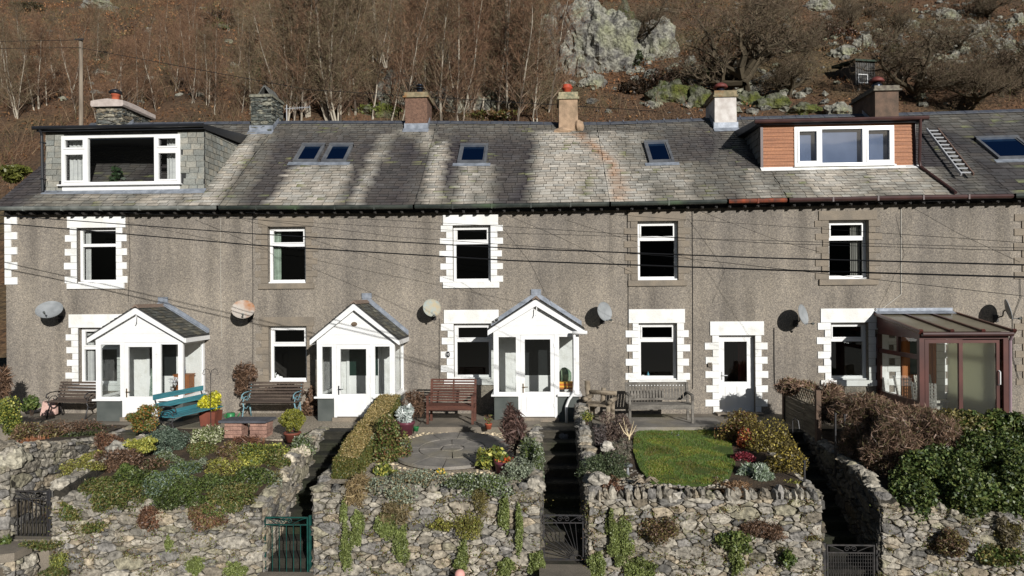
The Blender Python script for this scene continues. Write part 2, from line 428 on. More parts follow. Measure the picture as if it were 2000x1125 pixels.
# ---------------------------------------------------------------- slates
def slates(mb, O, U, Vv, W, H, sw=.24, sh=.135, colf=None, inside=None, lift=.017, seed=0, surf=None):
    """courses running along U, rising along Vv. surf(u,v)->point overrides the flat plane"""
    O, U, Vv = V(O), V(U).normalized(), V(Vv).normalized(); Nn = U.cross(Vv).normalized(); rd = random.Random(seed)
    P = surf or (lambda u, v: O + U * u + Vv * v)
    rows = int(H / sh)
    for j in range(rows + 1):
        v0 = j * sh; v1 = min(v0 + sh * 1.12, H); u = -rd.uniform(0, sw)
        if v0 >= H - .01: break
        ss = sw * (1.12 - .25 * j / max(rows, 1))
        while u < W:
            wd = ss * rd.uniform(.75, 1.25); a, b = max(u, 0), min(u + wd, W); u += wd
            if b - a < .03: continue
            if inside and not inside((a + b) / 2, (v0 + v1) / 2): continue
            g = .006; l0 = lift * rd.uniform(.7, 1.5); l1 = .003; sk = rd.gauss(0, .003); dr = rd.gauss(0, .004)
            q = [P(a + g, v0 + dr) + Nn * l0, P(b - g, v0 + dr + sk) + Nn * (l0 + rd.uniform(-.003, .003)), P(b - g, v1) + Nn * l1, P(a + g, v1) + Nn * l1]
            lo_ = [P(a + g, v0 + dr) - Nn * .004, P(b - g, v0 + dr + sk) - Nn * .004]
            k = rd.uniform(.80, 1.14); tn = rd.uniform(-.04, .04)
            cs = []
            for (uu, vv) in ((a, v0), (b, v0), (b, v1), (a, v1)):
                c = colf(uu, vv, rd) if colf else (.2, .2, .2); cs.append((c[0] * k * (1 + tn), c[1] * k, c[2] * k * (1 - tn)))
            n = len(mb.v); mb.v += q + lo_
            mb.f.append((n, n + 1, n + 2, n + 3)); mb.c.append(cs)
            mb.f.append((n + 4, n + 5, n + 1, n)); mb.c.append(tuple(x * .38 for x in cs[0]))
    return mb
# ---------------------------------------------------------------- terrace geometry
YE, YR = -.30, 3.72
_e = [(x, at(x, y, YE)) for x, y in ((-60, 404), (0, 404), (250, 403), (500, 402), (750, 401), (1000, 398), (1250, 394), (1500, 388), (1750, 383), (1860, 381), (2000, 379), (2200, 374))]
_r = [(x, at(x, y, YR)) for x, y in ((-80, 246), (100, 244), (300, 242), (480, 240), (600, 239), (800, 239), (1000, 240), (1100, 242), (1200, 241), (1300, 237), (1400, 233), (1500, 230), (1810, 222), (2000, 216), (2300, 206))]
EP = [(p.x, p.z) for _, p in _e]; RP = [(p.x, p.z) for _, p in _r]
def ez(x): return interp(x, EP)
def rz_(x): return interp(x, RP)
def roofz(x, y): return ez(x) + (rz_(x) - ez(x)) * (y - YE) / (YR - YE)
def roofpt(x, t): return V((x, YE + (YR - YE) * t, ez(x) + (rz_(x) - ez(x)) * t + .012 * sin(x * 1.3) * sin(pi * t) + .03 * noise.noise(V((x * .6, t * 2, 3)))))
def roof_hit(px, py):
    a, b = YE, YR
    for _ in range(40):
        m = (a + b) / 2; p = at(px, py, m)
        if p.z > roofz(p.x, m): a = m       # ray still above the roof: go deeper
        else: b = m
    p = at(px, py, (a + b) / 2); return p
SL = sqrt((YR - YE) ** 2 + 3.1 ** 2)
def roof_uv(px, py):
    p = roof_hit(px, py); return p.x, (p.y - YE) / (YR - YE)

# pale washed runs below the lead, rust runs and soot: real stains on the slates (top, bottom, width top/bottom, strength)
STREAK = []
for tx, ty, bx, by, wt, wb, k in (
        (602, 326, 570, 398, 44, 78, .95), (660, 326, 640, 398, 40, 60, .7), (500, 264, 428, 398, 60, 70, .55), (470, 290, 400, 398, 30, 60, .5),
        (752, 268, 702, 380, 20, 14, .75), (735, 300, 716, 345, 26, 20, .4), (812, 258, 858, 300, 60, 40, .6), (850, 285, 862, 398, 34, 22, .6),
        (925, 326, 918, 398, 50, 56, .95), (1085, 262, 1080, 398, 70, 74, .95), (1135, 270, 1160, 398, 70, 120, .85), (1195, 262, 1225, 398, 60, 60, .6),
        (1245, 262, 1240, 398, 60, 50, .35), (1290, 326, 1300, 398, 50, 70, .6), (1350, 320, 1375, 398, 40, 50, .35), (1440, 256, 1400, 398, 60, 40, .3),
        (1540, 334, 1540, 384, 110, 120, .6), (1650, 334, 1670, 384, 120, 120, .75), (1770, 334, 1800, 380, 100, 90, .7),
        (120, 384, 100, 402, 90, 90, .45), (250, 380, 240, 402, 120, 120, .65), (360, 382, 340, 402, 80, 80, .7), (1450, 330, 1470, 388, 40, 50, .3),
        (1850, 300, 1890, 370, 60, 50, .2)):
    (x0, t0), (x1, t1) = roof_uv(tx, ty), roof_uv(bx, by)
    STREAK.append((x0, t0, x1, t1, wt / 62 / 2, wb / 70 / 2, k))
_ru = [roof_uv(1132, 262), roof_uv(1160, 285), roof_uv(1190, 320), roof_uv(1210, 390)]
X6 = roof_uv(1806, 300)[0]
def slate_col(x, t, rd):
    x = x + .12 * noise.noise(V((x * .9, t * 1.6, 31))); n = noise.noise(V((x * 1.5, t * 1.2, 0))); n2 = noise.noise(V((x * 3.6, t * .8, 5)))
    m = .05 + .28 * max(0, (t - .66) / .34) + .13 * n + .10 * n2
    for x0, t0, x1, t1, w0, w1, k in STREAK:
        if t > t0 + .03: continue
        f = min(1, max(0, (t0 - t) / max(t0 - t1, .05))); cx = x0 + (x1 - x0) * f; w_ = (w0 + (w1 - w0) * f) * (1 + .25 * n2)
        d = abs(x - cx) / w_
        if d < 1.8: m += k * max(0, min(1, (1.55 - d) * 1.05)) * (.85 + .5 * n2 + .2 * n)
    m = max(0, min(1, m))
    dark = np.array(L(66, 61, 62)); mid = np.array(L(122, 118, 108)); lt = np.array(L(180, 173, 161))
    c = dark + (mid - dark) * min(1, m * 2.2) if m < .45 else mid + (lt - mid) * min(1, (m - .45) * 2.0)
    if x > X6: c = c * .72 + np.array(L(60, 62, 60)) * .3
    for (xa, ta), (xb, tb) in zip(_ru, _ru[1:]):
        if tb <= t <= ta:
            xc = xa + (xb - xa) * (ta - t) / (ta - tb); d = abs(x - xc) / .22
            if d < 1: c = c * (1 - .8 * (1 - d)) + np.array(L(172, 128, 92)) * (1 - d) * .8
    if rd.random() < .05: c = c * .65
    if rd.random() < .03: c = c * 1.35
    if noise.noise(V((x * 2.3, t * 5, 8))) > .3 and rd.random() < .15: c = np.array(L(120, 122, 84))
    return tuple(c)

PARTY = [X_(12), X_(440), X_(815), X_(1190), X_(1530), X_(1962), X_(2330)]
YB = 7.6
NAMES = ['end', 'second', 'third', 'fourth', 'fifth', 'sixth']
HL = ['left end terraced house with slate hung dormer and white painted corner stones',
      'pebbledashed terraced house behind the porch with oval number plaque and paired rooflights',
      'terraced house with both windows edged in white blocks and small single rooflight',
      'terraced house with white front door and no porch between white quoins',
      'terraced house with brown boarded dormer above the glazed conservatory',
      'right hand terraced house cut by the frame with ladder on its darker roof']
houses = []
for i in range(6):
    xm = (PARTY[i] + PARTY[i + 1]) / 2
    houses.append(thing('terraced_house', HL[i], 'house', (xm, 0, 0)))
def org(i): return houses[i].location

# ---------------------------------------------------------------- windows (openings in wall plane)
# house, x0,y0,x1,y1 opening in picture px, quoin style, transom fraction
WIN = [
 (0, 150, 445, 228, 553, 'white', .31), (1, 523, 443, 598, 553, 'stone', .32), (2, 884, 440, 959, 551, 'white', .30),
 (3, 1245, 432, 1325, 547, 'stone', .30), (4, 1618, 430, 1697, 545, 'stone', .31),
 (0, 153, 640, 230, 752, 'white', .36), (1, 525, 637, 600, 746, 'stone', .34), (2, 886, 632, 960, 740, 'white', .31),
 (3, 1247, 631, 1323, 742, 'white', .31), (4, 1622, 630, 1697, 742, 'white', .31)]
wins = []
for h, x0, y0, x1, y1, st, tf in WIN:
    a = at(x0, y0); b = at(x1, y1); xa = X_(x0); wins.append((h, a.x, at((x0 + x1) / 2, y1).z, b.x, at((x0 + x1) / 2, y0).z, st, tf))
dx0, dx1, dz0, dz1 = X_(1403), X_(1474), .02, Z_(1438, 655)
def grid_wall(mb, x0, x1, z0f, z1f, y, holes):
    xs = sorted(set([x0, x1] + [v for h in holes for v in (h[0], h[2])] + [x0 + (x1 - x0) * k / 8 for k in range(1, 8)])); zs = sorted(set([z0f] + [v for h in holes for v in (h[1], h[3])]))
    zs = [z for z in zs if z >= z0f] + [None]
    for a, b in zip(xs, xs[1:]):
        for k in range(len(zs) - 1):
            lo_, hi = zs[k], zs[k + 1]; cx = (a + b) / 2; cz = lo_ + .01 if hi is None else (lo_ + hi) / 2
            if any(h[0] < cx < h[2] and h[1] < cz < h[3] for h in holes): continue
            ta = z1f(a) if hi is None else hi; tb = z1f(b) if hi is None else hi
            mb.quad((a, y, lo_), (b, y, lo_), (b, y, tb), (a, y, ta))
    for h in holes:
        xa, za, xb, zb = h; d = .2
        mb.quad((xa, y, za), (xa, y + d, za), (xa, y + d, zb), (xa, y, zb)); mb.quad((xb, y + d, za), (xb, y, za), (xb, y, zb), (xb, y + d, zb))
        mb.quad((xa, y + d, zb), (xb, y + d, zb), (xb, y, zb), (xa, y, zb)); mb.quad((xa, y, za), (xb, y, za), (xb, y + d, za), (xa, y + d, za))

def blocks(mb, x, side, z0, z1, nar, wid, off=0, d=.022, n=None):
    """alternating quoin blocks beside an opening edge x; side -1 left, +1 right"""
    n = n or max(3, round((z1 - z0) / .175)); hh = (z1 - z0) / n
    for k in range(n):
        wd = wid if (k + off) % 2 == 0 else nar; j = random.uniform(-.022, .022)
        a, b = (x - wd + j, x) if side < 0 else (x, x + wd + j)
        mb.box(a, b, -d - (.004 if (k + off) % 2 else 0), .02, z0 + k * hh + .004, z0 + (k + 1) * hh - .004)

for i in range(6):
    x0, x1 = PARTY[i], PARTY[i + 1]; O = org(i)
    holes = [(w_[1], w_[2], w_[3], w_[4]) for w_ in wins if w_[0] == i]
    if i == 3: holes.append((dx0, dz0, dx1, dz1))
    mb = MB(); top = lambda x: roofz(x, 0) - .03
    grid_wall(mb, x0, x1, -.3, top, 0, holes)
    mb.build('front_wall', m_wall, houses[i], O)
    mb = MB(); mb.quad((x0, YB, -.3), (x1, YB, -.3), (x1, YB, ez(x1)), (x0, YB, ez(x0))); mb.build('back_wall', m_wall, houses[i], O)
    # dividing walls and upper floor keep the rooms dark
    mb = MB(); mb.box(x0 + .02, x0 + .14, .21, YB - .02, -.3, ez(x0) - .1); mb.box(x1 - .14, x1 - .02, .21, YB - .02, -.3, ez(x1) - .1)
    mb.box(x0 + .15, x1 - .15, .22, YB - .02, 2.55, 2.75); mb.box(x0 + .15, x1 - .15, .22, YB - .02, -.2, -.05); mb.box(x0 + .15, x1 - .15, 4.0, 4.1, -.04, 2.54); mb.box(x0 + .15, x1 - .15, 3.4, 3.5, 2.76, 5.2)
    mb.box(x0 + .15, x1 - .15, .22, YB - .02, 5.22, 5.3)
    mb.build('room_interior', m_room, houses[i], O)
    if i == 0:
        mb = MB(); prof = [(0, -.3), (YB, -.3), (YB, ez(x0)), (YR, rz_(x0) - .05), (0, roofz(x0, 0) - .05)]
        mb.add([(x0, y, z) for y, z in prof], [(0, 4, 3, 2, 1)]); mb.build('gable_wall', m_wall, houses[i], O)
        mb = MB(); zt = Z_(18, 424); zb_ = Z_(18, 556); n = 9; hh = (zt - zb_) / n
        for k in range(n):
            wd = .33 if k % 2 == 0 else .16
            mb.box(x0 - .015, x0 + wd, -.03, .12, zb_ + k * hh + .005, zb_ + (k + 1) * hh - .005)
        mb.build('corner_quoins', m_wpaint, houses[0], O)
    # roof
    xl = x0 - (.14 if i == 0 else 0); mb = MB(); W = x1 - xl
    slates(mb, (xl, YE, 0), (1, 0, 0), (0, .8, .6), W, SL, .25 if i < 5 else .34, .142 if i < 5 else .19, lambda u, v, rd, xl=xl: slate_col(xl + u, v / SL, rd), seed=i + 3,
           surf=lambda u, v, xl=xl: roofpt(xl + u, v / SL))
    for k in range(12):   # sarking under the slates, and the rear slope
        a, b = xl + W * k / 12, xl + W * (k + 1) / 12; s_ = V((0, .006, -.012))
        for j in range(5):
            mb.add([roofpt(a, j / 5) + s_, roofpt(b, j / 5) + s_, roofpt(b, (j + 1) / 5) + s_, roofpt(a, (j + 1) / 5) + s_], [(0, 1, 2, 3)], (.02, .02, .02))
        mb.add([(a, YR, rz_(a) - .01), (b, YR, rz_(b) - .01), (b, YB + .3, ez(b)), (a, YB + .3, ez(a))], [(0, 1, 2, 3)], (.12, .11, .11))
        mb.add([(a, YE, ez(a) - .02), (a, .02, ez(a) - .03), (b, .02, ez(b) - .03), (b, YE, ez(b) - .02)], [(0, 1, 2, 3)], (.02, .02, .02))
    rf = mb.build('roof', m_slate, houses[i], O)
    mb = MB(); x = xl
    while x < x1 - .02:
        e = min(x + .42, x1)
        za, zb2 = rz_(x) + .02, rz_(e) + .02; g = .006
        for s_ in (-1, 1):
            mb.add([(x + g, YR, za + .035), (e - g, YR, zb2 + .035), (e - g, YR + s_ * .15, zb2 - .09), (x + g, YR + s_ * .15, za - .09)], [(0, 1, 2, 3) if s_ > 0 else (3, 2, 1, 0)])
        mb.add([(x + g, YR - .15, za - .09), (x + g, YR - .15, za - .075), (e - g, YR - .15, zb2 - .075), (e - g, YR - .15, zb2 - .09)], [(0, 3, 2, 1)])
        if i == 3: mb.box(e - .03, e + .01, YR - .05, YR + .05, zb2 + .0, zb2 + .065)
        x = e
    mb.build('ridge_tiles', m_ridge, rf, O)
    # gutter, wall plate and rafter tails
    gm = [M('grey_gutter', L(128, 130, 124), L(84, 88, 84), sc=3, rough=.5) if i == 0 else None, m_gutter, m_gutter, m_gutter, m_brownp, m_gutter][i]
    def gut(mb, a, b):
        n = max(2, int((b - a) / 1.0)); pts = [(a + (b - a) * k / n) for k in range(n + 1)]
        mb.tube([(x, YE - .06, ez(x) - .055) for x in pts], .058, 8)
        for x in pts: mb.box(x - .02, x + .02, YE - .125, YE, ez(x) - .12, ez(x) - .0)
    if i == 3:
        mid = X_(1415); mb = MB(); gut(mb, x0, mid); mb.build('gutter', gm, houses[i], O); mb = MB(); gut(mb, mid, x1); mb.build('gutter', m_rustgut, houses[i], O)
    else:
        mb = MB(); gut(mb, xl - (.1 if i == 0 else 0), x1); g_ = mb.build('gutter', gm, houses[i], O)
    mb = MB(); mb.add([(x0, -.05, ez(x0) - .03), (x1, -.05, ez(x1) - .03), (x1, -.05, ez(x1) - .17), (x0, -.05, ez(x0) - .17)], [(3, 2, 1, 0)])
    mb.add([(x0, -.05, ez(x0) - .17), (x1, -.05, ez(x1) - .17), (x1, .0, ez(x1) - .17), (x0, 0, ez(x0) - .17)], [(3, 2, 1, 0)]); mb.build('wall_plate', m_black, houses[i], O)
    k0 = 0; x = x0 + .2; first = None
    while x < x1 and not (i == 5 and x > PARTY[5] + .9):
        z = ez(x)
        if first is None:
            mb = MB(); mb.box(-.032, .032, YE + .04, -.055, -.20, -.15); mb.box(-.012, .012, YE - .0, YE + .015, -.19, -.165)
            first = mb.build('rafter_tail', M('rafter_paint', L(58, 54, 50), L(34, 32, 30), sc=12), houses[i]); r_ = first
            first.location = (x - O.x, 0, z - O.z)
        else:
            r_ = first.copy(); COL.objects.link(r_); r_.location = (x - O.x + random.uniform(-.02, .02), 0, z - O.z)
        x += .355

# ---------------------------------------------------------------- fill windows
def frame(mb, x0, x1, z0, z1, y, wd=.06, d=.07, bottom=None):
    bt = bottom or wd
    mb.box(x0, x0 + wd, y, y + d, z0, z1); mb.box(x1 - wd, x1, y, y + d, z0, z1)
    mb.box(x0 + wd, x1 - wd, y, y + d, z1 - wd, z1); mb.box(x0 + wd, x1 - wd, y, y + d, z0, z0 + bt)
for n, (h, x0, z0, x1, z1, st, tf) in enumerate(wins):
    O = org(h); y = .13 if h != 4 else .15
    mt = m_wpaint if st == 'white' else m_stone_dress
    mb = MB(); H = z1 - z0; zt = z1 - H * tf
    frame(mb, x0 + .004, x1 - .004, z0 + .02, z1 - .004, y, .07, .07)
    mb.box(x0 + .074, x1 - .074, y - .004, y + .066, zt - .04, zt + .04)
    if (h, n) not in ((0, 0),):   # opening top light sash
        frame(mb, x0 + .078, x1 - .078, zt + .045, z1 - .078, y - .018, .03, .05)
    mb.box(x0 + .002, x1 - .002, y - .10, y + .02, z0 - .002, z0 + .035)
    fr = mb.build('window', m_white, houses[h], O)
    mb = MB(); mb.quad((x0 + .05, y + .03, z0 + .05), (x1 - .05, y + .03, z0 + .05), (x1 - .05, y + .03, z1 - .05), (x0 + .05, y + .03, z1 - .05)); mb.build('pane', m_glass, fr, O)
    # surround
    mb = MB(); e = .25
    if n == 0: mb.box(x0 - .25, x1 + .26, -.03, .03, z1 + .005, z1 + .31)
    else: mb.box(x0 - .25, x1 + .2, -.03, .03, z1 + .005, z1 + (.27 if n < 5 else .36) if st == 'white' else z1 + .24)
    mb.box(x0 - (.26 if st == 'white' else .25), x1 + .22, -.05, .12, z0 - .15, z0 - .003)
    nar, wid = (.17, .33)
    blocks(mb, x0, -1, z0, z1, nar, wid, 1 if n % 2 else 0); blocks(mb, x1, 1, z0, z1, .16, .31, 1 if n % 2 else 0)
    mb.build('window_surround', mt, houses[h], O)
# sixth house: quoins of the window that is mostly out of frame
for za, zb in ((Z_(1990, 545), Z_(1990, 418)), (Z_(1990, 752), Z_(1990, 618))):
    mb = MB(); blocks(mb, X_(2012), -1, za, zb, .2, .38); mb.build('window_surround', m_stone_dress, houses[5], org(5))
# curtains and things on sills
def curtain(x0, x1, z0, z1, y, mat, label, seed=0, rz=0):
    mb = MB(); n = 16; rd = random.Random(seed); pts = [(x0 + (x1 - x0) * k / n, y + .022 * sin(k * 1.9 + seed) + rd.uniform(-.004, .004)) for k in range(n + 1)]
    for a, b in zip(pts, pts[1:]): mb.quad((a[0], a[1], z0), (b[0], b[1], z0), (b[0], b[1], z1), (a[0], a[1], z1))
    for a, b in zip(pts, pts[1:]): mb.quad((b[0], b[1] + .006, z0), (a[0], a[1] + .006, z0), (a[0], a[1] + .006, z1), (b[0], b[1] + .006, z1))
    solo(mb, 'curtain', mat, label, 'curtain', (x0, y, z0))
w_ = wins[0]; curtain(w_[1] + .06, w_[1] + .22, w_[2] + .03, w_[4] - .05, .27, m_curtain, 'white curtain drawn aside in the upper window of the end house')
w_ = wins[5]; curtain(w_[1] + .06, w_[1] + .24, w_[2] + .03, w_[4] - .05, .27, m_curtain, 'patterned white curtain in the ground floor window beside the left porch', 2)
w_ = wins[1]; curtain(w_[1] + .07, w_[1] + .25, w_[2] + .03, w_[4] - .05, .27, m_curtaing, 'pale green curtain in the upper brown edged window', 4)
w_ = wins[4]; curtain(w_[3] - .34, w_[3] - .10, w_[2] + .03, w_[4] - .05, .29, M('grey_curtain', L(150, 148, 142), rough=.9), 'grey curtain in the upper window below the brown dormer', 5)
w_ = wins[6]; mb = MB(True); mb.blob((w_[1] + .16, .18, w_[2] + .11), (.05, .04, .07), 1); mb.blob((w_[1] + .25, .18, w_[2] + .085), (.045, .04, .05), 3); mb.tube([(w_[1] + .12, .18, w_[2] + .1), (w_[1] + .09, .18, w_[2] + .2), (w_[1] + .13, .18, w_[2] + .22)], .012)
solo(mb, 'ornament', m_wpaint, 'small white figurine on the sill of the brown edged ground floor window', 'ornament', (w_[1] + .16, .18, w_[2] + .04))
w_ = wins[8]; mb = MB(True); mb.lathe([(.02, 0), (.028, .02), (.028, .1), (.012, .12), (.012, .15)], (w_[1] + .27, .2, w_[2] + .036), 10); solo(mb, 'bottle', M('teal_bottle', L(90, 150, 170), rough=.3), 'small teal bottle on the window sill above the grey bench', 'bottle', (w_[1] + .27, .2, w_[2] + .036))
mb = MB(True); mb.blob((w_[1] + .13, .2, w_[2] + .07), (.06, .04, .035), 5); solo(mb, 'ornament', m_wpaint, 'low white ornament on the window sill above the grey bench', 'ornament', (w_[1] + .13, .2, w_[2] + .036))
w_ = wins[4]

# the front door of the fourth house
O = org(3); mb = MB(); frame(mb, dx0 + .003, dx1 - .003, dz0, dz1 - .003, .12, .065, .08)
d_ = mb.build('door_frame', m_white, houses[3], O)
mb = MB(); a, b = dx0 + .07, dx1 - .07; zg = dz0 + .78
mb.box(a, b, .135, .18, dz0 + .06, zg); mb.box(a, a + .1, .135, .18, zg, dz1 - .07); mb.box(b - .1, b, .135, .18, zg, dz1 - .07); mb.box(a + .1, b - .1, .135, .18, dz1 - .17, dz1 - .07)
mb.box(a + .12, (a + b) / 2 - .03, .125, .14, dz0 + .2, zg - .12); mb.box((a + b) / 2 + .03, b - .12, .125, .14, dz0 + .2, zg - .12)
dr = mb.build('door', m_white, houses[3], O)
mb = MB(); mb.quad((a + .09, .15, zg - .01), (b - .09, .15, zg - .01), (b - .09, .15, dz1 - .16), (a + .09, .15, dz1 - .16)); mb.build('pane', m_glass, dr, O)
mb = MB(); mb.box(a + .025, a + .055, .115, .135, zg + .05, zg + .27); mb.bar((a + .04, .09, zg + .17), (a + .17, .09, zg + .17), .02, .02); mb.bar((a + .04, .09, zg + .17), (a + .04, .13, zg + .17), .02, .02); mb.build('handle', m_alu, dr, O)
mb = MB(); mb.box(dx0 - .22, dx1 + .22, -.03, .03, dz1 + .005, dz1 + .36); blocks(mb, dx0, -1, .0, dz1, .17, .34, 1); blocks(mb, dx1, 1, .0, dz1, .15, .31, 1); mb.build('door_surround', m_wpaint, houses[3], O)
solo(MB().box(dx0 - .12, dx1 + .12, -.34, -.003, 0.003, .05), 'doorstep', m_stone_dress, 'low stone step below the white front door', 'step', ((dx0 + dx1) / 2, -.1, 0))
curtain(dx0 + .62, dx0 + .80, .1, dz1 - .05, .5, M('red_curtain', L(110, 50, 44), rough=.9), 'dark red curtain behind the glass of the white front door', 6)

# text helper
def text_mesh(s, size, depth=.004):
    c = bpy.data.curves.new('t', 'FONT'); c.body = s; c.size = size; c.extrude = depth; c.align_x = 'CENTER'; c.align_y = 'CENTER'
    o = bpy.data.objects.new('t', c); COL.objects.link(o); dg = bpy.context.evaluated_depsgraph_get()
    me = bpy.data.meshes.new_from_object(o.evaluated_get(dg)); bpy.data.objects.remove(o); me.materials.clear(); return me
def plaque(loc, w2, h2, txt, bgm, fgm, label, oval=True, size=.12):
    root = thing('number_plaque', label, 'plaque', loc)
    mb = MB(); n = 24
    poly = [(w2 * cos(2 * pi * k / n), 0, h2 * sin(2 * pi * k / n)) for k in range(n)] if oval else [(-w2, 0, -h2), (w2, 0, -h2), (w2, 0, h2), (-w2, 0, h2)]
    mb.prism(poly, (0, -.012, 0)); mb.build('plate', bgm, root)
    me = text_mesh(txt, size, .003); me.materials.append(fgm); t = add_obj('number', me, root); t.rotation_euler = (pi / 2, 0, 0); t.location = (0, -.015, 0)
    mb = MB(); pr = [(p[0] * .96, -.014, p[2] * .96) for p in poly] + [( poly[0][0] * .96, -.014, poly[0][2] * .96)]; mb.tube(pr, .004, 5); mb.build('rim', fgm, root)
p_ = at(875, 692); plaque((p_.x, -.032, p_.z), .065, .085, '10', m_black, m_wpaint, 'small black oval plaque reading 10 on white quoins', size=.085)
p_ = at(1386, 712); plaque((p_.x, -.03, p_.z), .05, .055, '9', m_stone_dress, m_black, 'small square plaque reading 9 left of the white door', oval=False, size=.09)

# wall cables, thin vertical lines on the render
def cable(pts, label, mat=m_wire, r=.007, name='wall_cable'):
    P = [at(x, y, Y) for x, y, Y in pts]; mb = MB(); mb.tube(P, r, 5, cap=False); return solo(mb, name, mat, label, 'cable', P[0])
cable([(493, 416, -.015), (494, 560, -.015), (494, 700, -.015), (492, 735, -.015)], 'black cable down the wall left of the brown edged windows')
cable([(251, 418, -.015), (254, 500, -.015), (250, 590, -.015)], 'thin cable beside the white edged window of the end house', r=.005)
cable([(431, 425, -.015), (431, 560, -.015), (433, 660, -.015)], 'pale thin cable on the wall right of the left porch', M('pale_cable', L(170, 166, 156)), .005)
cable([(858, 622, -.02), (858, 700, -.02), (858, 745, -.02)], 'dark cable below the dish beside the white plaque quoins', r=.006)
cable([(1225, 412, -.015), (1227, 520, -.015), (1227, 640, -.015), (1228, 742, -.015)], 'dark cable left of the fourth house windows')
cable([(1352, 412, -.015), (1353, 560, -.015), (1353, 760, -.015)], 'dark straight cable down between the fourth house windows and door')
cable([(1512, 640, -.015), (1512, 700, -.015), (1513, 755, -.015)], 'dark cable hanging under the dish right of the white door', r=.01)
cable([(1760, 406, -.015), (1760, 575, -.015), (1722, 604, -.015)], 'pale cable running down to the conservatory flashing', M('pale_cable2', L(196, 192, 182)), .008)
cable([(1605, 405, -.02), (1605, 432, -.02)], 'short dark cable beside the lintel under the brown dormer')
cable([(1992, 544, -.02), (1994, 580, -.03), (1978, 622, -.02), (1979, 700, -.02), (1990, 742, -.02)], 'looping black cable by the far right dish')

# ---------------------------------------------------------------- chimneys
def chimney(hi, px0, px1, pyt, name_mat, yf=3.35, dep=.9, py_b=None, taper=0, capm=None, cap=(.05, .14), stone=False, flash=True, pal=None, lean=0):
    O = org(hi); a = at(px0, pyt, yf); b = at(px1, pyt, yf); x0, x1 = a.x, b.x; zt = a.z; zb = min(roofz(x0, yf - .0), roofz(x1, yf)) - .35
    mb = MB(); y1 = yf + dep; tp = taper
    if stone:
        mb.box(x0 + .03, x1 - .03, yf + .03, y1 - .03, zb, zt - .01, (.12, .11, .1))
        H = zt - zb
        rubble(mb, (x0, yf + .03, zb), (1, 0, 0), (0, -1, 0), x1 - x0, lambda u: H, lambda u: 0, hi + 50, .17, 3.2, pal, depth=.035)
        for xx, uu, nn in ((x1 - .03, (0, 1, 0), (1, 0, 0)), (x0 + .03, (0, 1, 0), (-1, 0, 0))):
            rubble(mb, (xx, yf, zb), uu, nn, dep, lambda u: H, lambda u: 0, hi + 51, .17, 3.2, pal, depth=.035)
        ch = mb.build('chimney', m_stone, houses[hi], O)
    else:
        vs = [(x0 - tp, yf - tp, zb), (x1 + tp, yf - tp, zb), (x1 + tp, y1 + tp, zb), (x0 - tp, y1 + tp, zb), (x0, yf, zt), (x1, yf, zt), (x1, y1, zt), (x0, y1, zt)]
        mb.add(vs, [(0, 1, 5, 4), (1, 2, 6, 5), (2, 3, 7, 6), (3, 0, 4, 7), (4, 5, 6, 7)]); ch = mb.build('chimney', name_mat, houses[hi], O)
    if capm:
        mb = MB(); c_, h_ = cap; mb.box(x0 - c_, x1 + c_, yf - c_, y1 + c_, zt, zt + h_ * .3); mb.box(x0 - c_ * .3, x1 + c_ * .3, yf - c_ * .3, y1 + c_ * .3, zt + h_ * .3, zt + h_); mb.build('chimney_cap', capm, ch, O)
    if flash:
        mb = MB(); yy = yf - tp - .012; z1 = roofz((x0 + x1) / 2, yy) + .2; z0 = z1 - .24
        mb.box(x0 - tp - .03, x1 + tp + .03, yy - .012, yy, z0, z1); mb.quad((x0 - .06, yy - .17, roofz(x0, yy - .17) + .03), (x1 + .06, yy - .17, roofz(x1, yy - .17) + .03), (x1 + .06, yy - .01, roofz(x1, yy) + .04), (x0 - .06, yy - .01, roofz(x0, yy) + .04))
        for xx in (x0 - tp - .02, x1 + tp + .02):
            mb.prism([(xx - .006, yf - tp, roofz(xx, yf) + .02), (xx - .006, YR, rz_(xx) + .02), (xx - .006, YR, rz_(xx) + .16), (xx - .006, yf - tp, roofz(xx, yf) + .2)], (.012, 0, 0))
        mb.build('lead_flashing', m_lead, ch, O)
    return ch, x0, x1, zt
# 1: stone gable stack with pink mortar cap
SP = [L(120, 118, 108), L(98, 98, 92), L(138, 132, 116), L(84, 86, 82), L(128, 118, 100)]
ch, a, b, zt = chimney(0, 187, 238, 208, None, 3.15, 1.6, stone=True, flash=True, pal=SP)
mb = MB(); n = 10
for k in range(n):
    y0, y1 = 3.05 + 1.8 * k / n, 3.05 + 1.8 * (k + 1) / n; f = lambda y: zt + .13 + .1 * sin(pi * min(1, max(0, (y - 3.0) / 1.9))) ** .5
    pr = [(a - .07, zt - .03), (a - .11, zt + .02), (a - .1, zt + .15), (a + .05, None), ((a + b) / 2, 'm'), (b - .05, None), (b + .1, zt + .15), (b + .11, zt + .02), (b + .07, zt - .03)]
    def pt(p, y):
        z = p[1]
        if z is None: z = f(y) + .02
        elif z == 'm': z = f(y) + .06
        return (p[0], y, z)
    for p, q in zip(pr, pr[1:]): mb.quad(pt(p, y0), pt(q, y0), pt(q, y1), pt(p, y1))
    if k == 0: mb.add([pt(p, y0) for p in pr], [tuple(range(9))])
    if k == n - 1: mb.add([pt(p, y1) for p in pr], [tuple(range(9))[::-1]])
m_pink = M('pink_mortar', L(188, 176, 168), L(168, 156, 148), sc=8, rough=.9, bump=.4, bsc=20)
mb.build('chimney_cap', m_pink, ch, org(0))
pc = at(224, 187, 3.55); mb = MB(True); mb.lathe([(.13, 0), (.12, .1), (.11, .24), (.14, .26), (.14, .3)], (pc.x, 3.6, zt + .2), 16); mb.build('chimney_pot', m_terra, ch, org(0))
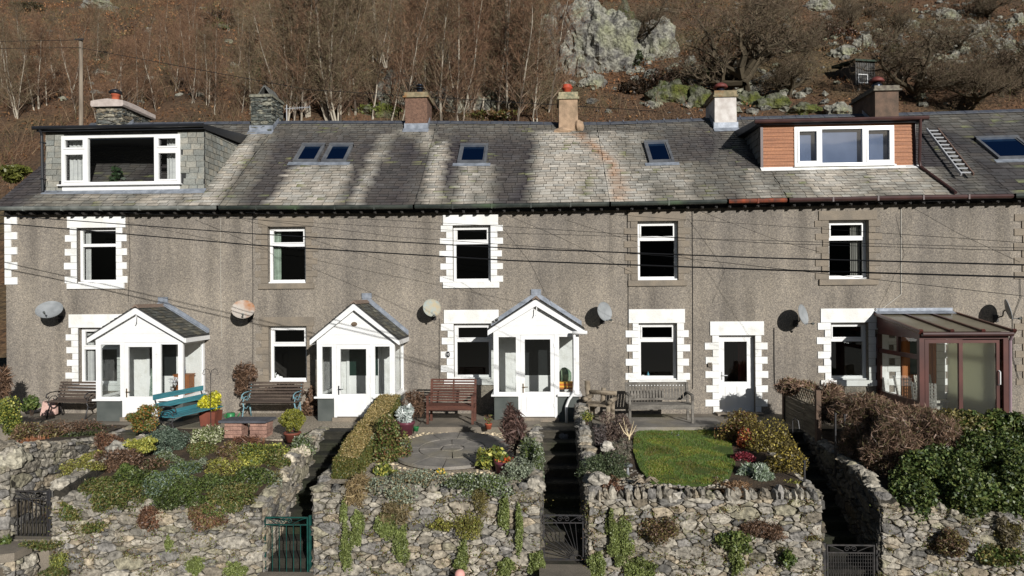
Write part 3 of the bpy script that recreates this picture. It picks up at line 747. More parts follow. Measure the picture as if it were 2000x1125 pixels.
mb = MB(True); mb.lathe([(.13, 0), (.2, .03), (.2, .08), (.14, .13), (.05, .17)], (pc.x, 3.6, zt + .5), 16); mb.build('cowl', m_black, ch, org(0))
# 2: slate stack with slate tent
SP2 = [L(112, 114, 106), L(90, 94, 88), L(128, 126, 112), L(74, 78, 74)]
ch, a, b, zt = chimney(1, 489, 531, 190, None, 3.2, .95, stone=True, flash=True, pal=SP2)
mb = MB(); mb.box(a - .03, b + .03, 3.17, 4.18, zt, zt + .07, L(120, 118, 104)); mb.box(a - .01, b + .01, 3.2, 4.15, zt + .071, zt + .1, L(100, 98, 88))
mb.build('chimney_cap', m_stone, ch, org(1))
mb = MB(); m_ = (a + b) / 2 + .08
for s_ in (-1, 1): mb.prism([(m_ + s_ * .2, 3.25, zt + .1), (m_ + s_ * .17, 3.25, zt + .1), (m_ - s_ * .02, 3.25, zt + .38), (m_ + s_ * .015, 3.25, zt + .4)], (0, .85, 0), L(100, 100, 96))
mb.build('slate_tent', m_stone, ch, org(1))
# 3: pebble stack + steel cowl
m_pebst = M('brown_roughcast', L(126, 98, 82), L(100, 78, 66), sc=14, rough=1, bump=1, bsc=60, fine=.4, fsc=40)
m_capst = M('cap_stone', L(150, 136, 108), L(112, 104, 82), sc=9, rough=.95, bump=.5, c3=L(132, 96, 60))
ch, a, b, zt = chimney(2, 791, 834, 191, m_pebst, 3.3, .9, capm=m_capst, cap=(.06, .17))
m_steel = M('steel_cowl', L(60, 66, 76), rough=.3, metal=.8)
mb = MB(True); mb.lathe([(.12, 0), (.12, .1), (.09, .13), (.09, .22)], ((a + b) / 2 + .05, 3.7, zt + .17), 14); mb.lathe([(.15, .21), (.15, .23), (.1, .26)], ((a + b) / 2 + .05, 3.7, zt + .17), 14); mb.lathe([(.13, .3), (.13, .315), (.06, .36)], ((a + b) / 2 + .05, 3.7, zt + .17), 14); mb.build('cowl', m_steel, ch, org(2))
# 4: buff render stack with red pot
m_buff = M('buff_render', L(172, 146, 120), L(146, 124, 102), sc=5, rough=.95, bump=.6, bsc=20, c3=L(112, 98, 78))
m_cap4 = M('lichen_cap', L(170, 158, 128), L(110, 112, 92), sc=12, rough=.95, bump=.5)
ch, a, b, zt = chimney(3, 1092, 1128, 194, m_buff, 3.25, .95, taper=.02, capm=m_cap4, cap=(.05, .22), flash=False)
mb = MB(); mb.blob((b + .05, 3.3, roofz(b, 3.3) + .12), (.14, .16, .2), 3, amp=.15); mb.blob((a + .1, 3.2, roofz(a, 3.2) + .04), (.3, .1, .1), 5, amp=.2); mb.build('mortar_fillet', m_buff, ch, org(3))
m_redpot = M('red_pot', L(190, 84, 56), L(160, 66, 46), sc=5, rough=.55)
mb = MB(True); mb.lathe([(.13, 0), (.125, .2), (.17, .22), (.17, .26), (.13, .28), (.15, .31), (.12, .35)], ((a + b) / 2 - .02, 3.65, zt + .21), 18); mb.build('chimney_pot', m_redpot, ch, org(3))
# 5: white flared stack
m_whst = M('white_stack_paint', L(208, 203, 197), L(180, 172, 165), sc=5, rough=.9, bump=.4, bsc=12)
ch, a, b, zt = chimney(4, 1396, 1438, 190, m_whst, 3.15, 1.15, taper=.015, capm=m_capst, cap=(.05, .2))
def red_cowl(c, ch, o, r=1.0):
    mb = MB(True); mb.lathe([(.15, 0), (.15, .12), (.11, .15), (.12, .2)], c, 16); mb.build('chimney_pot', m_steel, ch, o)
    mb = MB(True); mb.lathe([(.2, .2), (.22, .23), (.18, .30), (.08, .36)], c, 16); mb.build('cowl', M('cowl_red', L(120, 62, 54), L(96, 50, 46), sc=4, rough=.6), ch, o)
red_cowl((at(1407, 170, 3.6).x, 3.6, zt + .2), ch, org(4))
# 6: dark brown stack
m_dkst = M('dark_render', L(112, 92, 78), L(86, 74, 64), sc=4, rough=.95, bump=.7, bsc=40, fine=.2)
m_cap6 = M('mossy_cap', L(128, 122, 108), L(92, 84, 76), sc=10, rough=.95, bump=.5)
ch, a, b, zt = chimney(5, 1709, 1755, 178, m_dkst, 2.95, 1.5, capm=m_cap6, cap=(.07, .16))
red_cowl((at(1712, 160, 3.3).x, 3.3, zt + .16), ch, org(5))

# aerial on the second stack
p_ = at(560, 238, 3.9); t_ = thing('tv_aerial', 'yagi television aerial beside the slate chimney', 'aerial', p_)
mb = MB(); mb.tube([(0, 0, -.1), (0, 0, .55)], .016, 6); mb.build('mast', m_alu, t_)
mb = MB(); mb.tube([(-.05, 0, .42), (.82, -.15, .42)], .012, 5)
for k in range(9): mb.bar((.12 + k * .085, -.03 - k * .0146, .365), (.12 + k * .085, -.03 - k * .0146, .475), .007, .007)
mb.build('boom', m_alu, t_)

# ---------------------------------------------------------------- rooflights
def rooflight(hi, pts, label_hi=None):
    """pts: picture corners bl, br, tr, tl"""
    O = org(hi); c = [roof_hit(*p) for p in pts]; x0 = (c[0].x + c[3].x) / 2; x1 = (c[1].x + c[2].x) / 2; y0 = (c[0].y + c[1].y) / 2; y1 = (c[2].y + c[3].y) / 2
    P = lambda x, y, h: V((x, y, roofz(x, y))) + V((0, -.61, .79)) * h
    def slab(mb, xa, xb, ya, yb, h0, h1):
        vs = [P(x, y, h) for h in (h0, h1) for y in (ya, yb) for x in (xa, xb)]; mb.add(vs, [(0, 2, 3, 1), (4, 5, 7, 6), (0, 1, 5, 4), (2, 6, 7, 3), (0, 4, 6, 2), (1, 3, 7, 5)])
    mb = MB(); f = .075; slab(mb, x0, x0 + f, y0, y1, 0, .085); slab(mb, x1 - f, x1, y0, y1, 0, .085); slab(mb, x0, x1, y1 - f, y1 + .02, -.01, .11); slab(mb, x0 + f, x1 - f, y0, y0 + f, 0, .075)
    slab(mb, x0 + f, x0 + f + .035, y0 + f, y1 - f, 0, .06); slab(mb, x1 - f - .035, x1 - f, y0 + f, y1 - f, 0, .06)
    fr = mb.build('rooflight', m_greyframe, houses[hi], O)
    mb = MB(); mb.quad(P(x0 + f, y0 + f, .045), P(x1 - f, y0 + f, .045), P(x1 - f, y1 - f, .045), P(x0 + f, y1 - f, .045)); mb.build('pane', m_skyglass, fr, O)
    mb = MB(); slab(mb, x0 - .12, x1 + .12, y0 - .13, y0 - .002, .012, .03); mb.build('flashing_apron', m_lead, fr, O)
rooflight(1, [(572, 318), (622, 318), (634, 286), (592, 286)]); rooflight(1, [(629, 318), (680, 318), (688, 286), (644, 286)])
rooflight(2, [(894, 320), (950, 320), (954, 287), (899, 287)]); rooflight(3, [(1268, 319), (1317, 319), (1304, 281), (1256, 281)]); rooflight(5, [(1945, 312), (2030, 312), (1995, 272), (1902, 272)])

# ---------------------------------------------------------------- dormers
def dormer(hi, px0, px1, pyb, pyt, mat, slate, over, ftop, gm):
    O = org(hi); a = roof_hit(px0, pyb); b = roof_hit(px1, pyb); yd = (a.y + b.y) / 2; x0 = at(px0, pyb, yd).x; x1 = at(px1, pyb, yd).x
    zb = roofz((x0 + x1) / 2, yd) - .02; zt = at((px0 + px1) / 2, pyt, yd).z; xm = (x0 + x1) / 2
    # depth where the flat top meets the slope
    yb = yd + (zt - roofz(xm, yd)) / ((rz_(xm) - ez(xm)) / (YR - YE))
    return O, x0, x1, yd, yb, zb, zt
O, x0, x1, yd, yb, zb, zt = dormer(0, 90, 400, 373, 257, None, True, .1, 0, None)
D1 = (x0, x1, yd, yb, zb, zt)
wx0, wx1 = at(121, 300, yd).x, at(353, 300, yd).x; wz0, wz1 = at(240, 360, yd).z, at(240, 264, yd).z
colD = lambda u, v, rd: tuple(np.array(rd.choice([L(138, 138, 130), L(130, 131, 124), L(148, 144, 132), L(124, 126, 120)])))
mb = MB(); mb.box(x0 + .01, wx0, yd + .01, yd + .1, zb, zt, (.03, .03, .03)); mb.box(wx1, x1 - .01, yd + .01, yd + .1, zb, zt, (.03, .03, .03)); mb.box(wx0, wx1, yd + .01, yd + .1, zb, wz0, (.03, .03, .03)); mb.box(wx0, wx1, yd + .01, yd + .1, wz1, zt, (.03, .03, .03))
slates(mb, (x0, yd, zb), (1, 0, 0), (0, 0, 1), x1 - x0, zt - zb, .27, .16, colD, inside=lambda u, v: not (wx0 - x0 < u < wx1 - x0 and wz0 - zb - .05 < v < wz1 - zb + .0), seed=21)
dm = mb.build('dormer', m_slate, houses[0], O)
for xx, uu, flip in ((x1, (0, 1, 0), 1), (x0, (0, -1, 0), -1)):
    mb = MB(); mb.add([(xx, yd, zb), (xx, yb + .1, zt + .05), (xx, yd, zt)], [(0, 1, 2)], (.03, .03, .03))
    o_ = (xx, yd, zb) if flip > 0 else (xx, yb, zb)
    sl = lambda u: zb + (u) * (zt - zb) / (yb - yd)
    slates(mb, o_, uu, (0, 0, 1), yb - yd, zt - zb, .26, .16, colD, inside=lambda u, v: (zb + v + .06 > sl(u if flip > 0 else (yb - yd) - u)), seed=22)
    mb.build('dormer_cheek', m_slate, dm, O)
mb = MB(); rise = .10
mb.prism([(x0 - .14, yd - .16, zt), (x0 - .14, yd - .16, zt + .13), (x0 - .14, yb + .55, zt + .13 + rise + .22), (x0 - .14, yb + .55, zt + .02 + rise)], (x1 - x0 + .2, 0, 0)); mb.build('dormer_roof', m_black, dm, O)
mb = MB(); mb.tube([(x0 - .2, yd - .22, zt + .09), (x1 + .08, yd - .22, zt + .09)], .05, 8); mb.build('dormer_gutter', m_black, dm, O)
mb = MB(); xx = at(83, 300, yd - .1).x; mb.tube([(xx, yd - .2, zt + .06), (xx, yd - .12, zt - .1), (xx, yd - .1, zb + .02)], .036, 8)
for z in (zt - .3, zb + .35): mb.box(xx - .05, xx + .05, yd - .15, yd - .02, z, z + .03)
mb.build('downpipe', m_black, dm, O)
m1, m2 = at(170, 300, yd).x, at(305, 300, yd).x
mb = MB(); yy = yd - .03; frame(mb, wx0, wx1, wz0, wz1, yy, .07, .09); mb.box(m1 - .04, m1 + .04, yy - .003, yy + .09, wz0 + .07, wz1 - .07); mb.box(m2 - .04, m2 + .04, yy - .003, yy + .09, wz0 + .07, wz1 - .07)
zt2 = wz1 - .42
for a, b in ((wx0 + .07, m1 - .04), (m2 + .04, wx1 - .07)): mb.box(a, b, yy - .003, yy + .08, zt2 - .05, zt2 + .05); frame(mb, a + .002, b - .002, zt2 + .052, wz1 - .072, yy - .02, .045, .06); frame(mb, a + .002, b - .002, wz0 + .072, zt2 - .052, yy - .02, .045, .06)
mb.box(wx0 - .06, wx1 + .05, yy - .1, yy + .01, wz0 - .035, wz0 - .001); mb.box(wx0 + .02, wx1 - .02, yy + .0, yy + .04, zb + .02, wz0 - .04)
mb.build('window_frame', m_white, dm, O)
mb = MB(); mb.quad((wx0 + .04, yy + .05, wz0 + .04), (wx1 - .04, yy + .05, wz0 + .04), (wx1 - .04, yy + .05, wz1 - .04), (wx0 + .04, yy + .05, wz1 - .04)); mb.build('pane', m_glass, dm, O)
mb = MB(); mb.box(wx0 - .2, wx1 + .2, yd + .12, yb + 1.2, zb - .3, zb - .22); mb.box(wx0 - .3, wx1 + .2, yd + 2.4, yd + 2.5, zb - .3, zt); mb.build('room_interior', m_room, dm, O)
mb = MB(); mb.box(x0 - .1, x1 + .1, yd - .1, yd - .002, roofz(xm_ := (x0 + x1) / 2, yd - .1) + .02, zb + .07) if False else mb.quad((x0 - .05, yd - .16, roofz(x0, yd - .16) + .03), (x1 + .05, yd - .16, roofz(x1, yd - .16) + .03), (x1 + .05, yd - .012, zb + .06), (x0 - .05, yd - .012, zb + .06)); mb.build('lead_apron', m_lead, dm, O)
curtain(wx0 + .09, m1 - .05, wz0 + .06, wz1 - .06, yd + .2, m_curtain, 'white curtain at the left of the slate hung dormer window', 11)
curtain(m2 + .2, wx1 - .09, wz0 + .06, wz1 - .06, yd + .2, m_curtain, 'white curtain at the right of the slate hung dormer window', 12)
plant('house_plant', 'dark leafy pot plant behind the large dormer pane', (m1 + .55, yd + .35, wz0 + .32), (.22, .16, .3), 130, .09, [L(50, 70, 40)], 5, 'pot plant')

O, x0, x1, yd, yb, zb, zt = dormer(4, 1488, 1785, 327, 243, None, False, .1, 0, None)
D2 = (x0, x1, yd, yb, zb, zt)
wx0, wx1 = at(1551, 290, yd).x, at(1745, 290, yd).x; wz0, wz1 = at(1650, 323, yd).z, at(1650, 247, yd).z
mb = MB(); nb = 12; hh = (zt - zb) / nb
for k in range(nb):
    for a, b in ((x0, wx0 - .005), (wx1 + .005, x1)):
        z = zb + k * hh; mb.add([(a, yd - .018, z), (b, yd - .018, z), (b, yd - .002, z + hh), (a, yd - .002, z + hh), (a, yd - .0, z), (b, yd, z)], [(0, 1, 2, 3), (4, 5, 1, 0)])
mb.box(x0 + .01, wx0, yd + .001, yd + .06, zb, zt); mb.box(wx1, x1 - .01, yd + .001, yd + .06, zb, zt); mb.box(wx0, wx1, yd + .001, yd + .06, wz1, zt + .01)
dm = mb.build('dormer', m_cedar, houses[4], O)
for xx in (x0 - .005, x1 + .005): mb = MB(); mb.box(xx - .035, xx + .035, yd - .03, yd + .03, zb - .03, zt); mb.build('corner_board', m_brownp, dm, O)
for xx, uu, flip in ((x1, (0, 1, 0), 1), (x0, (0, -1, 0), -1)):
    mb = MB(); mb.add([(xx, yd, zb), (xx, yb + .1, zt + .05), (xx, yd, zt)], [(0, 1, 2)], (.03, .03, .03))
    o_ = (xx, yd, zb) if flip > 0 else (xx, yb, zb); sl = lambda u: zb + (u) * (zt - zb) / (yb - yd)
    slates(mb, o_, uu, (0, 0, 1), yb - yd, zt - zb, .26, .18, lambda u, v, rd: tuple(np.array(L(110, 108, 104)) * rd.uniform(.8, 1.1)), inside=lambda u, v: (zb + v + .06 > sl(u if flip > 0 else (yb - yd) - u)), seed=23)
    mb.build('dormer_cheek', m_slate, dm, O)
mb = MB(); mb.prism([(x0 - .18, yd - .12, zt), (x0 - .18, yd - .12, zt + .14), (x0 - .18, yb + .5, zt + .14 + .18), (x0 - .18, yb + .5, zt + .1)], (x1 - x0 + .38, 0, 0)); mb.build('dormer_roof', M('felt_roof', L(70, 74, 84), L(52, 56, 62), sc=5, rough=.5), dm, O)
mb = MB(); mb.tube([(x0 - .25, yd - .2, zt + .07), (x1 + .28, yd - .2, zt + .09)], .055, 8); mb.build('dormer_gutter', m_brownp, dm, O)
xx = at(1796, 280, yd - .15).x; q = roof_hit(1862, 380); mb = MB(); pts = [(xx, yd - .2, zt + .05), (xx, yd - .14, zb + .12), (xx + .02, yd - .16, roofz(xx, yd - .16) + .06)]
e1 = roof_hit(1858, 374); pts += [(e1.x, e1.y, e1.z + .06), (q.x + .02, YE - .05, ez(q.x) + .05)]
mb.tube(pts, .04, 8); mb.build('downpipe', m_brownp, dm, O)
m1, m2 = at(1601, 290, yd).x, at(1687, 290, yd).x
mb = MB(); yy = yd - .04; frame(mb, wx0, wx1, wz0, wz1, yy, .07, .08); mb.box(m1 - .045, m1 + .045, yy - .003, yy + .08, wz0 + .07, wz1 - .07); mb.box(m2 - .045, m2 + .045, yy - .003, yy + .08, wz0 + .07, wz1 - .07)
frame(mb, wx0 + .072, m1 - .047, wz0 + .072, wz1 - .072, yy - .02, .05, .06); frame(mb, m2 + .047, wx1 - .072, wz0 + .072, wz1 - .072, yy - .02, .05, .06); mb.box(wx0 - .02, wx1 + .02, yy - .07, yy + .0, wz0 - .03, wz0 - .001)
mb.build('window_frame', m_white, dm, O)
m_blueglass = glass('reflective_glass', (.85, .88, .92), .08, rough=.03, refl=.8)
mb = MB(); mb.quad((wx0 + .04, yy + .05, wz0 + .04), (wx1 - .04, yy + .05, wz0 + .04), (wx1 - .04, yy + .05, wz1 - .04), (wx0 + .04, yy + .05, wz1 - .04)); mb.build('pane', m_blueglass, dm, O)
mb = MB(); mb.box(wx0 - .1, wx1 + .1, yd + .12, yd + .15, zb - .3, zt - .02); mb.build('roller_blind', M('blind_grey', L(112, 124, 146), L(100, 112, 134), sc=2, rough=.9), dm, O)
mb = MB(); mb.quad((x0 - .05, yd - .14, roofz(x0, yd - .14) + .03), (x1 + .1, yd - .14, roofz(x1, yd - .14) + .03), (x1 + .1, yd - .022, zb + .05), (x0 - .05, yd - .022, zb + .05)); mb.build('lead_apron', m_wpaint, dm, O)

# ---------------------------------------------------------------- ladder on the roof
a0, a1 = roof_hit(1806, 262), roof_hit(1873, 352); b0, b1 = roof_hit(1828, 262), roof_hit(1897, 352)
root = thing('ladder', 'aluminium ladder lying on the dark slates beside the brown downpipe', 'ladder', a1)
up = V((0, -.61, .79)) * .16
for p, q in ((a0, a1), (b0, b1)):
    mb = MB(); mb.bar(p + up, q + up, .03, .07, up=up); mb.build('rail', m_alu if p is a0 else M('ladder_rail', L(110, 90, 80), rough=.5), root, a1)
n = 12; f0 = None
for k in range(n):
    t = (k + .5) / n; p = a0.lerp(a1, t) + up; q = b0.lerp(b1, t) + up; mb = MB(); mb.tube([p, q], .02, 6); mb.build('rung', m_alu, root, a1)
# ---------------------------------------------------------------- ground and hill
def H(x, y):
    """height of the hillside behind the terrace"""
    z = .9 + (y - 8.5) * .63
    k = min(1, max(0, (y - 9) / 12))
    z += k * (3.0 * noise.noise(V((x * .035, y * .04, 1))) + 1.1 * noise.noise(V((x * .13, y * .13, 4))) + .35 * noise.noise(V((x * .45, y * .45, 7))))
    if y > 150: z -= (y - 150) * .25
    return z
def Hdet(x, y): return H(x, y) + .16 * noise.noise(V((x * 1.3, y * 1.3, 2))) + .08 * noise.noise(V((x * 3.1, y * 3.1, 6)))
def hill_hit(px, py):
    d = ray(px, py); t = 28.0
    while t < 260:
        p = CAM + d * t
        if p.z < H(p.x, p.y): return p
        t += .15
    return CAM + d * 120
xs = list(np.arange(-64, 68, .8)); xs = [-420, -300, -200, -140, -100, -80] + xs + [80, 100, 140, 200, 300, 420]
ys = [8.2, 8.8] + list(np.arange(9.5, 100, .8)) + list(np.arange(101, 150, 4)) + [160, 180, 210, 260, 330]
vs = [(x, y, Hdet(x, y)) for y in ys for x in xs]; nx = len(xs)
fs = [(j * nx + i, j * nx + i + 1, (j + 1) * nx + i + 1, (j + 1) * nx + i) for j in range(len(ys) - 1) for i in range(nx - 1)]
m_hill = M('bracken_hillside', L(96, 70, 49), L(74, 59, 44), sc=.22, rough=1, c3=L(84, 76, 52), bump=1.0, bsc=3.5, dist=.25, fine=.5, fsc=5)
me = newmesh('hillside', vs, fs, m_hill, smooth=True); hill = add_obj('hillside', me); hill['kind'] = 'structure'
# valley floor, and the wooded side of the valley the windows look out on
def G(x, y):
    if y > -14: return -1.95
    z = -1.95 - min(6, (-14 - y) * .12)
    if y < -120: z += (-120 - y) * .29 * (1 + .25 * noise.noise(V((x * .004, y * .004, 3)))) + 10 * noise.noise(V((x * .01, y * .01, 9)))
    return z
gx = sorted(set([-1500, -1000, -700, -500, -400] + list(range(-300, 301, 25)) + [400, 500, 700, 1000, 1500])); gy = [-1400, -1100, -900, -700, -600, -520, -460, -400, -350, -300, -260, -220, -180, -150, -120, -90, -60, -40, -25, -14, -8, 10, 400]
vs = [(x, y, G(x, y) if y > -700 else G(x, -700) - (-700 - y) * .02) for y in gy for x in gx]; nx = len(gx)
fs = [(j * nx + i, j * nx + i + 1, (j + 1) * nx + i + 1, (j + 1) * nx + i) for j in range(len(gy) - 1) for i in range(nx - 1)]
m_ground = M('valley_ground', L(70, 66, 44), L(46, 46, 34), sc=.02, rough=1)
me = newmesh('ground', vs, fs, m_ground, smooth=True); g_ = add_obj('ground', me); g_['kind'] = 'structure'
m_road = M('asphalt', L(84, 82, 80), L(66, 64, 62), sc=2, rough=.95, bump=.5, bsc=60, fine=.2)
mb = MB(); mb.box(-60, 60, -13, -6.75, -2.2, -1.90); structure(mb, 'road', m_road)

# bracken and dead grass tufts over the visible slope
rg = np.random.default_rng(5); n = 34000
d_ = 20 + 68 * rg.random(n) ** .75; lat = rg.uniform(-.86, .86, n)
B_PAL = np.array([L(132, 93, 63), L(112, 78, 53), L(90, 65, 47), L(146, 110, 76), L(118, 96, 66), L(102, 90, 58), L(84, 76, 52)])
pos = np.zeros((n, 3)); cc = np.zeros((n, 3))
for i in range(n):
    y = 2 + d_[i]; x = lat[i] * (y + 18); pos[i] = (x, y, Hdet(x, y))
    g_ = noise.noise(V((x * .09, y * .11, 12))) + .35 * noise.noise(V((x * .5, y * .5, 2)))
    bare = (x > 12 and not (y < 34 and 0 < x < 16)); idx = rg.integers(0, 4) if g_ > (.18 if bare else -.12) else rg.integers(3, 7)
    cc[i] = B_PAL[idx] * rg.uniform(.6, 1.15) * (.8 if bare else (.5 if (-16 < x < 2 and y < 60) else (1.3 if x < -16 and y > 40 else .95)))
reps = 4; P = np.repeat(pos, reps, 0); C = np.repeat(cc, reps, 0) * rg.uniform(.8, 1.2, (n * reps, 1))
P += rg.normal(size=P.shape) * [.28, .28, .10]; dv = rg.normal(size=P.shape) * [1, 1, .5]; dv[:, 2] = np.abs(dv[:, 2]) + .3; dv /= np.linalg.norm(dv, axis=1)[:, None]
ev = np.cross(dv, rg.normal(size=P.shape)); ev /= np.linalg.norm(ev, axis=1)[:, None]
s = rg.uniform(.10, .34, (n * reps, 1)) * np.clip((P[:, 1:2] + 5) / 45, .45, 1.1); wq = s * rg.uniform(.14, .3, (n * reps, 1))
Q = np.stack([P, P + dv * s * .5 + ev * wq, P + dv * s, P + dv * s * .5 - ev * wq], 1)
o = add_obj('bracken', fastmesh('bracken', Q, m_twig, C)); tag(o, 'rust brown dead bracken and grass covering the hillside', 'bracken'); o['kind'] = 'stuff'

# ---------------------------------------------------------------- rocks
m_rock = M('lichen_rock', L(136, 134, 122), L(96, 94, 90), sc=1.3, rough=.95, c3=L(130, 131, 104), bump=1, bsc=3.5, dist=.25, fine=.5, fsc=4.5, detail=8, mixpos=(.42, .6))
m_rockm = M('mossy_rock', L(92, 92, 78), L(62, 68, 36), sc=1.6, rough=.95, c3=L(88, 92, 34), bump=1, bsc=5, dist=.15, fine=.5, fsc=7, mixpos=(.42, .6))
def rock(px, py, wpx, hpx, label, mat, seed, name='rock', dep=.6, nu=26, nv=16, off=0):
    c = hill_hit(px, py + hpx * .3); k = ppm(c.y); rx, rz0 = wpx / 2 / k, hpx / 2 / k; ry = rx * dep
    mb = MB(); cc_ = V((0, 0, 0)); mb.blob(cc_, (rx, ry, rz0 * 1.25), seed, nu, nv, amp=.28 if nu < 35 else .17, fr=1.7)
    for i, v in enumerate(mb.v):   # angular facets and fissures
        d = V(v); f = noise.noise(d * (2.2 / max(rx, .4)) + V((seed, 0, 0))); q = abs(noise.noise(V((d.x * 3.1 / max(rx, .4), d.y, d.z * 1.4 / max(rx, .4))) + V((0, seed, 0))))
        fis = abs(noise.noise(V((d.x * .9 + .25 * d.z, seed, d.z * .16)))); fi2 = noise.noise(d * 1.1 + V((5, seed, 2)))
        mb.v[i] = d * (1 + .16 * round(f * 4) / 4 - .12 * max(0, .15 - q) / .15 - (.13 * max(0, .12 - fis) / .12 + .05 * round(fi2 * 5) / 5 if nu > 35 else 0))
    c = V((c.x, c.y + ry * .25 + off, c.z + rz0 * .25)); return solo(mb, name, mat, label, 'rock', (0, 0, 0)) if False else _place(mb, name, mat, label, c)
def _place(mb, name, mat, label, c):
    o = mb.build(name, mat, None, (0, 0, 0)); o.location = c; return tag(o, label, 'rock')
rock(1162, 84, 178, 185, 'tall pale lichen covered crag above the red chimney pot', m_rock, 1, 'crag', nu=70, nv=44)
rock(1095, 60, 90, 120, 'shadowed left shoulder of the pale crag', m_rock, 2, 'crag', nu=40, nv=24, off=1)
rock(1285, 80, 80, 110, 'pale rock slab right of the old oak trunk', m_rock, 3, 'crag', nu=44, nv=26)
rock(1215, 50, 60, 90, 'greenish ledge between the crag and the oak', m_rockm, 4, 'crag', nu=30, nv=20)
for i, (x, y, a, b, l, m_) in enumerate([
        (1268, 112, 22, 18, 'rounded grey boulder at the foot of the oak', m_rock), (1275, 145, 34, 24, 'yellow lichened boulder below the oak', m_rock), (1240, 155, 20, 16, 'small pale stone in dark heather below the crag', m_rock),
        (1350, 120, 20, 22, 'pale stone on the slope left of the spreading oak', m_rock), (1360, 148, 60, 34, 'moss topped boulder behind the white chimney', m_rockm), (1310, 180, 90, 50, 'broad mossy rock left of the white chimney', m_rockm),
        (1370, 190, 50, 50, 'mossy rock close behind the white chimney', m_rockm), (1460, 195, 60, 34, 'lichened rock right of the white chimney', m_rockm), (1510, 200, 70, 34, 'yellow green rock above the brown dormer', m_rockm),
        (1570, 215, 70, 26, 'mossy green ledge above the left of the brown dormer', m_rockm), (1640, 215, 55, 30, 'pale boulder at the left of the dark brown chimney', m_rock), (1535, 178, 40, 20, 'grey rock half buried above the brown dormer', m_rock),
        (1650, 100, 44, 24, 'grey outcrop left of the hillside shed', m_rock), (1600, 12, 60, 26, 'pale outcrop at the top edge above the shed', m_rock), (1690, 85, 40, 30, 'pale outcrop just above the hillside shed', m_rock),
        (1780, 50, 36, 22, 'grey broken rock up the slope right of the shed', m_rock), (1850, 30, 44, 24, 'broken scree high on the right slope', m_rock), (1920, 60, 40, 30, 'grey scree band below the top right', m_rock),
        (1965, 90, 36, 24, 'pale tumbled rocks near the right edge', m_rock), (1990, 40, 40, 26, 'rough rock at the top right corner', m_rock), (1880, 90, 40, 24, 'small grey rock amid scrub on the right', m_rock),
        (190, 8, 60, 26, 'pale rock at the top edge on the left', m_rock), (215, 18, 30, 16, 'small pale rock under the top left outcrop', m_rock), (420, 45, 60, 30, 'dark heathery knoll rock on the left', m_rockm),
        (772, 175, 80, 80, 'lichened rock among birches left of the steel cowl', m_rock), (905, 190, 130, 80, 'broad pale rock behind the birches above the centre', m_rock), (965, 190, 60, 40, 'pale rock low behind the birches', m_rock), (640, 160, 70, 90, 'tall grey rock face behind the aerial', m_rock), (880, 100, 60, 60, 'pale rock glimpsed between birches above the brown stack', m_rock),
        (740, 215, 70, 34, 'mossy bank rock left of the brown stack', m_rockm), (620, 90, 50, 44, 'grey rock face among the birches', m_rock), (850, 190, 60, 30, 'grey rock just right of the brown stack', m_rock),
        (600, 150, 40, 36, 'weathered rock behind the aerial', m_rock), (1160, 160, 50, 30, 'stone rubble at the foot of the pale crag', m_rock)]):
    rock(x, y, a, b, l, m_, 20 + i)
rd = random.Random(4)
mb = MB()
for k in range(700):   # loose stones and scree: nobody would count them
    if k < 330: px, py = rd.gauss(1890, 80), rd.gauss(75, 34)
    elif k < 480: px, py = rd.gauss(1420, 90), rd.uniform(120, 225)
    elif k < 560: px, py = rd.gauss(1680, 60), rd.gauss(80, 20)
    else: px, py = rd.uniform(20, 1980), rd.uniform(5, 225)
    c = hill_hit(px, py); r = rd.uniform(.1, .42); mb.blob(c + V((0, 0, r * .2)), (r * 1.3, r, r * .8), k, 7, 5, amp=.4)
o = mb.build('scree', m_rock); tag(o, 'loose grey stones scattered over the hillside', 'scree'); o['kind'] = 'stuff'

# ---------------------------------------------------------------- bare trees
def seg_quads(S_, n=4):
    """S_: array rows p0(3) p1(3) r0 r1 -> quads of n sided sticks"""
    S_ = np.array(S_, float); p0, p1, r0, r1 = S_[:, :3], S_[:, 3:6], S_[:, 6:7], S_[:, 7:8]
    d = p1 - p0; d /= np.linalg.norm(d, axis=1)[:, None] + 1e-9
    a = np.cross(d, [.3, .9, .1]); a /= np.linalg.norm(a, axis=1)[:, None] + 1e-9; b = np.cross(d, a); Q = []
    for k in range(n):
        t0, t1 = 2 * pi * k / n, 2 * pi * (k + 1) / n
        u0, u1 = a * cos(t0) + b * sin(t0), a * cos(t1) + b * sin(t1)
        Q.append(np.stack([p0 + u0 * r0, p0 + u1 * r0, p1 + u1 * r1, p1 + u0 * r1], 1))
    return np.concatenate(Q)
def ribbons(S_, rg):
    S_ = np.array(S_, float); p0, p1, r0, r1 = S_[:, :3], S_[:, 3:6], S_[:, 6:7], S_[:, 7:8]
    d = p1 - p0; a = np.cross(d, rg.normal(size=d.shape)); a /= np.linalg.norm(a, axis=1)[:, None] + 1e-9
    return np.stack([p0 - a * r0, p0 + a * r0, p1 + a * r1, p1 - a * r1], 1)
